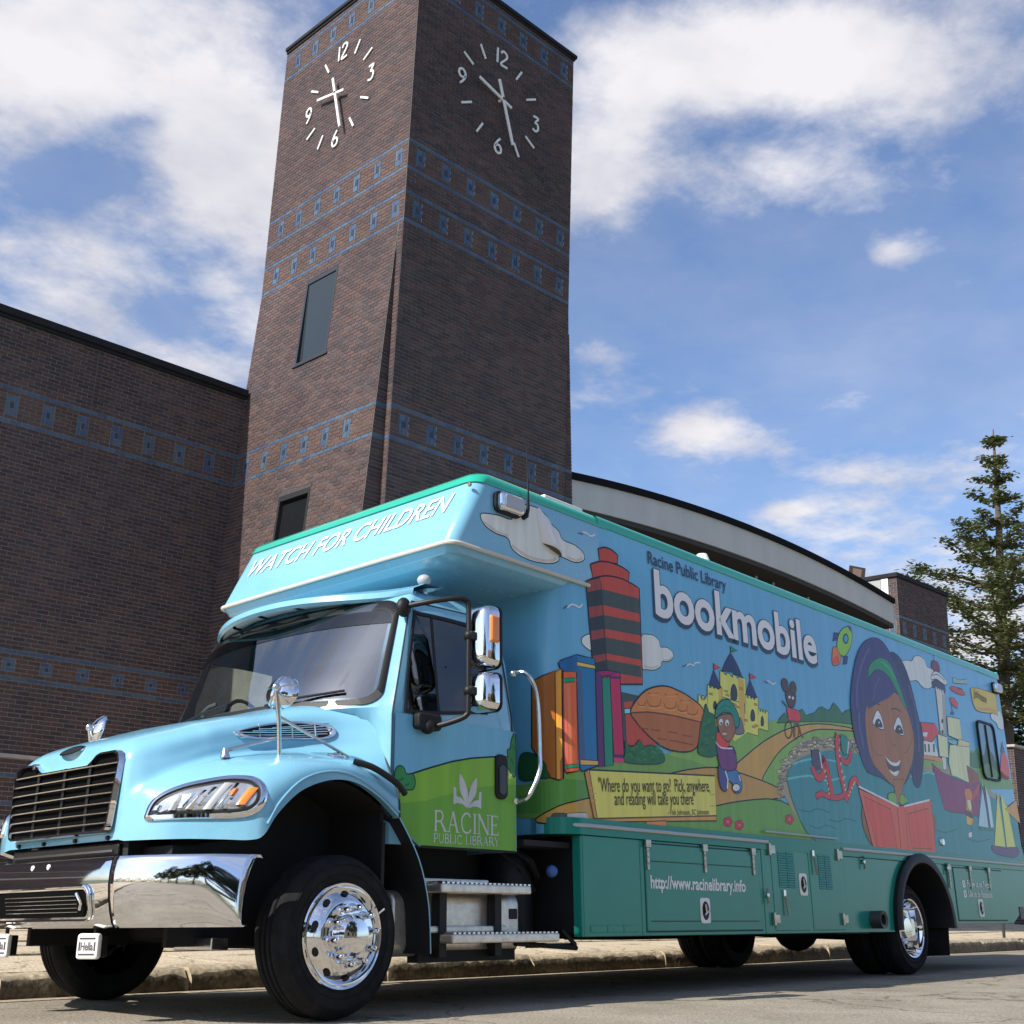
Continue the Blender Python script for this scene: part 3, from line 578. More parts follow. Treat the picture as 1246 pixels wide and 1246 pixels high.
# brick wall with a pale cap at the right edge
gw = empty('brick_wall', (29.0, 7.9, 0.0), 'dark brick wall with pale cap at the right edge below the tree', 'wall')
m = MB(); m.box(0, 14, 0, 0.4, -0.4, 4.79); m.build('core', MORTAR, gw, smooth=0)
m = MB(); m.box(-0.08, 14, -0.08, 0.48, 4.79, 4.86); m.build('cap', STONE, gw, smooth=0, bevel=0.012)
bk = MB(); lay(bk, brick_list(0, 8, 0, 71), lambda u, v, h: (u, -h, v)); lay(bk, brick_list(0, 0.4, 0, 71), lambda u, v, h: (-h, u, v)); bk.build('brick_courses', BMATS, gw, smooth=0, fix=False, kind='stuff')
# kerbside sign
sg = empty('parking_sign', (17.75, 3.75, 0.258), 'small white kerbside sign with red letters on a dark post at the right edge', 'sign')
m = MB(); m.tube([(0, 0, -0.15), (0, 0, 2.62)], 0.028, 8); m.build('post', mat('dark steel post', (0.03, 0.035, 0.03), 0.5), sg)
SGN = lambda x, d, z: (x * 0.75 - 0.66 * d, -x * 0.66 - 0.75 * d, z)
m = MB(); m.prism(rrect(-0.16, 0.30, 2.26, 2.60, 0.03), 'y', -0.04, -0.03); m.v = [SGN(x, -y, z) for x, y, z in m.v]; pl = m.build('plate', mat('white sign face', (0.72, 0.70, 0.70), 0.4), sg, smooth=0)
m = MB(); put_text(m, 'NO', (-0.02, 2.455), (0.13, 2.455), 0.10, lambda x, z: SGN(x, 0.043, z), bold=0.02)
m.add([SGN(x, 0.043, z) for x, z in ((-0.13, 2.34), (0.27, 2.34), (0.27, 2.37), (-0.13, 2.37))], [(0, 1, 2, 3)])
m.build('lettering', mat('red sign paint', (0.45, 0.03, 0.04), 0.5), pl, smooth=0)
# ------------------------------------------------------------------ the bookmobile (own axes: x to the rear, y to the kerb, z up)
truck = empty('bookmobile', (0, 0, 0), 'light blue and green library bookmobile truck covered in a painted storybook mural', 'truck')
TR = Matrix(((0.998, -0.055, 0.0), (0.055, 0.997, 0.056), (-0.003, -0.056, 0.998)))
truck.rotation_euler = TR.to_euler()
YC = 1.41
def paint(name, rgb, rough=0.22, coat=0.6, var=0.05):
    m = mat(name, rgb, rough, spec=0.5, coat=coat, var=var, vscale=2.5); t = m.node_tree; b = t.nodes['Principled BSDF']
    # road film: dull dusty speckle in the gloss
    tc = N(t, 'ShaderNodeTexCoord'); n = N(t, 'ShaderNodeTexNoise'); n.inputs['Scale'].default_value = 7; n.inputs['Detail'].default_value = 10; n.inputs['Roughness'].default_value = 0.75; t.links.new(tc.outputs['Object'], n.inputs['Vector'])
    r = N(t, 'ShaderNodeMapRange'); t.links.new(n.outputs['Fac'], r.inputs[0]); r.inputs[1].default_value = 0.4; r.inputs[2].default_value = 0.75; r.inputs[3].default_value = rough * 0.8; r.inputs[4].default_value = rough * 1.7; t.links.new(r.outputs[0], b.inputs['Roughness'])
    return m
BLUE_P = paint('light blue paint', (0.205, 0.47, 0.62)); TEAL = mat('teal green paint', (0.016, 0.240, 0.178), 0.2, spec=0.4, var=0.08, vscale=2.5, bump=0.04, bscale=3); TRIM = paint('sea green trim', (0.015, 0.42, 0.27), 0.2)
SKYV = mat('blue vinyl wrap', (0.170, 0.470, 0.66), 0.26, spec=0.4, coat=0.05, var=0.10, vscale=3.0, stretch=(3, 1, 0.12), bump=0.05, bscale=5)
CHROME = mat('chrome', (0.83, 0.83, 0.84), 0.045, 1.0); CHROME2 = mat('dull chrome', (0.70, 0.69, 0.68), 0.2, 1.0, var=0.1, vscale=20); ALU = mat('aluminium tread', (0.80, 0.74, 0.65), 0.42, 0.85, var=0.2, vscale=18, bump=0.1, bscale=60)
BLACK = mat('black plastic', (0.012, 0.012, 0.013), 0.5, spec=0.3); CHASSIS = mat('chassis black', (0.010, 0.010, 0.011), 0.75); RUBBER = mat('tyre rubber', (0.016, 0.016, 0.017), 0.85, var=0.5, vscale=9, spec=0.2)
WHITE = mat('white moulding', (0.82, 0.80, 0.74), 0.4); HINGE = mat('tarnished hinge', (0.46, 0.42, 0.36), 0.32, 0.9, var=0.35, vscale=25); AMBER = mat('amber lens', (0.85, 0.24, 0.03), 0.12, coat=0.5); GREYL = mat('grey lens', (0.42, 0.43, 0.44), 0.2, coat=0.5)
SEAM = mat('panel seam', (0.02, 0.035, 0.04), 0.7)
def glass(name, tint, refl):
    m = bpy.data.materials.new(name); m.use_nodes = True; t = m.node_tree; t.nodes.clear()
    a = N(t, 'ShaderNodeBsdfTransparent'); a.inputs[0].default_value = (*tint, 1); g = N(t, 'ShaderNodeBsdfGlossy'); g.inputs['Roughness'].default_value = 0.02
    lw = N(t, 'ShaderNodeLayerWeight'); lw.inputs['Blend'].default_value = 0.35; f = math_(t, 'ADD', math_(t, 'MULTIPLY', lw.outputs['Fresnel'], 1.0 - refl), refl, clamp=True)
    mx = N(t, 'ShaderNodeMixShader'); t.links.new(f, mx.inputs[0]); t.links.new(a.outputs[0], mx.inputs[1]); t.links.new(g.outputs[0], mx.inputs[2]); o = N(t, 'ShaderNodeOutputMaterial'); t.links.new(mx.outputs[0], o.inputs[0]); return m
WSG = glass('windshield glass', (0.68, 0.78, 0.75), 0.26); TINT = glass('tinted side glass', (0.16, 0.17, 0.16), 0.07)

# ---- body box with rounded front corners and an overhanging nose
H = 3.80; XR = 11.56; XF = 2.05; CR_ = 0.22; YB = 2.82
def plan(x0, x1, r, inset=0.0, rr=0.06, n=8):
    out = []
    for (cx, cy, a0, q) in ((x0 + r, r, 180, r), (x1 - rr, rr, 270, rr), (x1 - rr, YB - rr, 0, rr), (x0 + r, YB - r, 90, r)):
        for k in range(n + 1):
            a = math.radians(a0 + 90 * k / n); out.append((cx + q * math.cos(a), cy + q * math.sin(a)))
    cx, cy = (x0 + x1) / 2, YB / 2
    return [(x + (inset if x < cx else -inset) * (1 if abs(x - cx) > 0 else 0), y + (inset if y < cy else -inset)) for x, y in out]
body = None
m = MB(); rows = []
for (z, ins) in ((1.20, 0.0), (3.74, 0.0), (3.775, 0.012), (3.795, 0.035), (3.80, 0.07)):
    rows.append([(x, y, z) for x, y in plan(XF, XR, CR_, ins)])
m.grid(rows, 0, True); n = len(rows[0]); m.f.append(tuple(range(len(m.v) - n, len(m.v)))); m.mi.append(0); m.f.append(tuple(range(n))[::-1]); m.mi.append(0)
body = m.build('body', SKYV, truck, smooth=30)
# nose over the cab
m = MB(); rows = []
for (z, xf, ins, r) in ((3.06, 1.15, 0.16, 0.12), (3.07, 1.00, 0.07, 0.12), (3.10, 0.92, 0.025, 0.10), (3.15, 0.885, 0.004, 0.10), (3.19, 0.885, -0.0015, 0.10), (3.45, 1.01, -0.0015, 0.11), (3.72, 1.14, -0.0015, 0.12), (3.76, 1.165, 0.006, 0.12), (3.79, 1.20, 0.03, 0.12), (3.802, 1.27, 0.08, 0.12)):
    rows.append([(x, y + (ins if y < 1.41 else -ins), z) for x, y in plan(xf, 2.62, r, 0.0, 0.001)])
m.grid(rows, 0, True); n = len(rows[0]); m.f.append(tuple(range(len(m.v) - n, len(m.v)))); m.mi.append(0); m.f.append(tuple(range(n))[::-1]); m.mi.append(0)
nose = m.build('cab_overhang', BLUE_P, truck, smooth=28)
# sea green roof edge band
for far in (0, 1):
    m = MB(); sec = [(0.0, 3.704), (-0.008, 3.709), (-0.008, 3.765), (0.002, 3.790), (0.03, 3.808), (0.08, 3.812)]
    m.grid([[(x, (y if not far else YB - y), z) for y, z in sec] for x in (2.60, 5.0, 8.0, XR + 0.005)]); m.build('roof_band', TRIM, truck, smooth=40)
m = MB(); m.box(XR - 0.03, XR + 0.008, 0, YB, 3.722, 3.81); m.build('roof_band', TRIM, truck, smooth=0, bevel=0.01)
m = MB(); rows = []
for (z, xf, ins) in ((3.70, 1.124, -0.006), (3.705, 1.118, -0.008), (3.755, 1.145, 0.0), (3.792, 1.185, 0.02), (3.815, 1.26, 0.07)):
    p = plan(xf, 2.7, 0.125, 0.0, 0.001); p = p[27:] + p[:10]; rows.append([(x, y + (ins if y < 1.41 else -ins), z) for x, y in p])
m.grid(rows); m.build('roof_band', TRIM, truck, smooth=40)
# pale rub rail round the nose
pts = [(2.46, -0.004, 3.155)] + [(x, y, 3.165) for x, y in plan(0.876, 2.6, 0.10)[:9]][::-1] + [(0.872, y, 3.168) for y in (0.7, 1.4, 2.1)] + [(x, y, 3.165) for x, y in plan(0.876, 2.6, 0.10)[27:]][::-1]
pts = [(x - (0.004 if x < 1 else 0), y - 0.006 if y < 1.41 else y + 0.006, z) for x, y, z in pts]
m = MB(); m.tube(pts, 0.017, 8); m.build('rub_rail', mat('cream rub rail', (0.62, 0.58, 0.50), 0.5), truck)
m = MB(); put_text(m, 'WATCH FOR CHILDREN', (2.62, 0.0), (0.17, 0.03), 0.235, lambda y, t: (0.885 + (0.25 + t) * 0.4717 - 0.006, y, 3.19 + (0.25 + t) * 1.0), bold=0.012, shear=0.28, up=(0, 1)); m.build('lettering', mat('white vinyl letters', (0.80, 0.81, 0.80), 0.4), nose, smooth=0)
m = MB(); m.tube([(1.10, 0.03, 3.66), (1.085, 0.028, 3.662)], 0.016, 8); m.build('marker_stud', mat('rusty stud', (0.25, 0.12, 0.06), 0.7), nose)
# roof things
m = MB(); m.lathe([(0.0, 0.13), (0.09, 0.12), (0.14, 0.07), (0.15, 0.02), (0.16, 0.0)], (1.55, 1.62, 3.80), 'z', 20); m.build('roof_vent', WHITE, truck)
m = MB(); m.lathe([(0.0, 0.10), (0.05, 0.09), (0.07, 0.03), (0.08, 0.0)], (4.4, 0.12, 3.80), 'z', 14); m.build('roof_vent', WHITE, truck)
m = MB(); m.box(2.0, 2.5, 0.06, 0.20, 3.80, 3.845); m.build('roof_hatch', WHITE, truck, smooth=0, bevel=0.015)

# ---- painted mural: flat vinyl shapes on the body side
def vinyl():
    m = mat('printed vinyl', (0.5, 0.5, 0.5), 0.27, spec=0.26, coat=0.0); t = m.node_tree; a = N(t, 'ShaderNodeVertexColor'); a.layer_name = 'print'
    tc = N(t, 'ShaderNodeTexCoord'); mp = N(t, 'ShaderNodeMapping'); mp.inputs['Scale'].default_value = (3, 1, 0.15); n = N(t, 'ShaderNodeTexNoise'); n.inputs['Scale'].default_value = 4; n.inputs['Detail'].default_value = 5
    t.links.new(tc.outputs['Object'], mp.inputs[0]); t.links.new(mp.outputs[0], n.inputs['Vector'])
    r = N(t, 'ShaderNodeValToRGB'); t.links.new(n.outputs['Fac'], r.inputs[0]); r.color_ramp.elements[0].position = 0.3; r.color_ramp.elements[0].color = (0.84, 0.84, 0.84, 1); r.color_ramp.elements[1].position = 0.75; r.color_ramp.elements[1].color = (1.06, 1.06, 1.06, 1)
    mx = N(t, 'ShaderNodeMix', data_type='RGBA', blend_type='MULTIPLY'); mx.inputs[0].default_value = 1.0; t.links.new(a.outputs[0], mx.inputs[6]); t.links.new(r.outputs[0], mx.inputs[7])
    bp = N(t, 'ShaderNodeBump'); bp.inputs['Strength'].default_value = 0.10; bp.inputs['Distance'].default_value = 0.02; t.links.new(n.outputs['Fac'], bp.inputs['Height']); t.links.new(bp.outputs[0], t.nodes['Principled BSDF'].inputs['Normal'])
    t.links.new(mx.outputs[2], t.nodes['Principled BSDF'].inputs['Base Color']); return m
VINYL = vinyl()
def on_side(s, z, o):
    if s >= XF + CR_ or z > 3.11: return (s, -o, z)
    a = (XF + CR_ - s) / CR_
    if a <= math.pi / 2: return (XF + CR_ - (CR_ + o) * math.sin(a), CR_ - (CR_ + o) * math.cos(a), z)
    return (XF - o, CR_ + (a - math.pi / 2) * CR_, z)
class Decal:
    def __init__(s): s.bm = bmesh.new(); s.lay = s.bm.loops.layers.float_color.new('print')
    def poly(s, pts, col, o):
        try: tri = tessellate_polygon([[Vector((x, z, 0)) for x, z in pts]])
        except Exception: return
        vs = [s.bm.verts.new((x, z, o)) for x, z in pts]
        for t in tri:
            if len(set(t)) < 3: continue
            try: f = s.bm.faces.new([vs[i] for i in t])
            except ValueError: continue
            for l in f.loops: l[s.lay] = (*col, 1)
    def line(s, pts, w, col, o, closed=False):
        n = len(pts); L = []; R = []
        for i in range(n):
            a = Vector(pts[(i - 1) % n] if closed or i else pts[i]); b = Vector(pts[(i + 1) % n] if closed or i < n - 1 else pts[i]); d = b - a
            if d.length < 1e-9: d = Vector((1, 0))
            d.normalize(); nn = Vector((-d.y, d.x)) * w / 2; p = Vector(pts[i]); L.append(s.bm.verts.new((*(p + nn), o))); R.append(s.bm.verts.new((*(p - nn), o)))
        for i in range(n if closed else n - 1):
            k = (i + 1) % n
            try: f = s.bm.faces.new((R[i], R[k], L[k], L[i]))
            except ValueError: continue
            for l in f.loops: l[s.lay] = (*col, 1)
    def build(s, name, parent, F, wrap=False, zmin=None):
        if wrap:
            for c in [XF + CR_ - CR_ * math.pi / 2 * k / 10 for k in range(11)]:
                g = list(s.bm.verts) + list(s.bm.edges) + list(s.bm.faces); bmesh.ops.bisect_plane(s.bm, geom=g, plane_co=(c, 0, 0), plane_no=(1, 0, 0))
        for v in s.bm.verts: v.co = F(v.co.x, v.co.y, v.co.z)
        s.bm.normal_update()
        for f in s.bm.faces:
            if f.normal.y > 0.01 or (abs(f.normal.y) <= 0.01 and f.normal.x > 0): f.normal_flip()
        me = bpy.data.meshes.new(name); s.bm.to_mesh(me); s.bm.free(); me.materials.append(VINYL); me.polygons.foreach_set('use_smooth', [False] * len(me.polygons))
        o = bpy.data.objects.new(name, me); COL.objects.link(o); o.parent = parent; return o
KV = (2.12, 1.95, 1.70)
def ink(c): return tuple(min(0.86, v * k) for v, k in zip(lin(c), KV))
MURAL_COLOURS = [(92,128,62),(104,142,68),(160,128,66),(70,118,58),(150,122,66),(150,120,64),(84,128,60),(48,92,62),(128,124,106),(150,146,126),(112,108,96),(128,124,108),(160,152,130),(48,112,124),(84,150,158),(30,84,96),(150,40,62),(196,90,100),(186,182,180),(160,154,150),(214,212,208),(50,72,96),(150,58,42),(118,52,46),(52,60,58),(36,42,46),(120,170,190),(164,104,48),(140,82,38),(70,42,26),(120,68,34),(190,128,62),(100,56,30),(28,92,140),(36,80,128),(196,150,72),(170,140,84),(52,76,112),(78,34,92),(28,110,92),(120,24,86),(150,30,72),(60,30,84),(176,44,96),(196,84,58),(214,104,72),(176,88,80),(30,124,92),(130,80,36),(176,122,50),(28,70,42),(30,84,48),(50,112,60),(20,62,36),(196,176,84),(168,142,66),(34,42,84),(48,44,52),(92,90,104),(30,110,80),(28,30,34),(168,50,44),(160,44,60),(176,120,60),(56,60,110),(52,96,146),(92,44,98),(40,40,66),(176,52,44),(190,186,200),(120,82,58),(24,110,96),(14,84,76),(210,206,200),(30,26,26),(190,130,120),(200,200,206),(190,186,196),(66,50,44),(176,52,58),(214,210,200),(60,80,130),(60,40,46),(110,50,56),(90,84,92),(196,98,40),(190,66,40),(48,42,96),(40,46,96),(60,44,60),(112,160,44),(44,58,84),(24,64,72),(66,130,176),(160,44,58),(196,150,92),(64,54,80),(196,190,192),(36,112,104),(196,200,196),(38,32,66),(50,42,88),(74,64,118),(70,60,110),(128,84,48),(70,62,112),(28,112,72),(52,146,98),(206,204,200),(44,36,34),(200,198,196),(58,40,40),(70,52,46),(212,208,204),(206,200,198),(98,60,36),(106,68,42),(92,140,58),(110,70,44),(110,76,48),(186,74,56),(170,62,48),(200,196,192),(110,40,34),(120,46,38),(176,170,164),(140,136,136),(48,42,66),(176,170,170),(190,186,180),(60,56,60),(96,40,54),(40,38,44),(186,182,176),(168,50,46),(200,190,184),(44,40,46),(176,116,56),(110,138,74),(186,184,140),(96,150,170),(176,172,128),(190,188,176),(110,40,84),(112,62,48),(150,50,52),(186,104,48),(206,190,140),(70,44,60),(196,150,60),(176,190,200),(50,70,90),(160,58,48),(70,50,70),(128,150,150),(166,56,50),(40,56,80),(44,66,100),(92,130,74),(52,98,58),(176,66,62),(84,66,90),(140,170,192),(60,56,90),(150,178,196),(196,192,92),(190,184,88),(70,54,96),(190,122,52),(170,70,66),(40,96,92),(190,152,48),(170,128,40),(188,170,84),(150,112,60),(164,124,64),(90,64,40),(176,110,62),(150,130,70),(60,70,72),(150,156,160)]
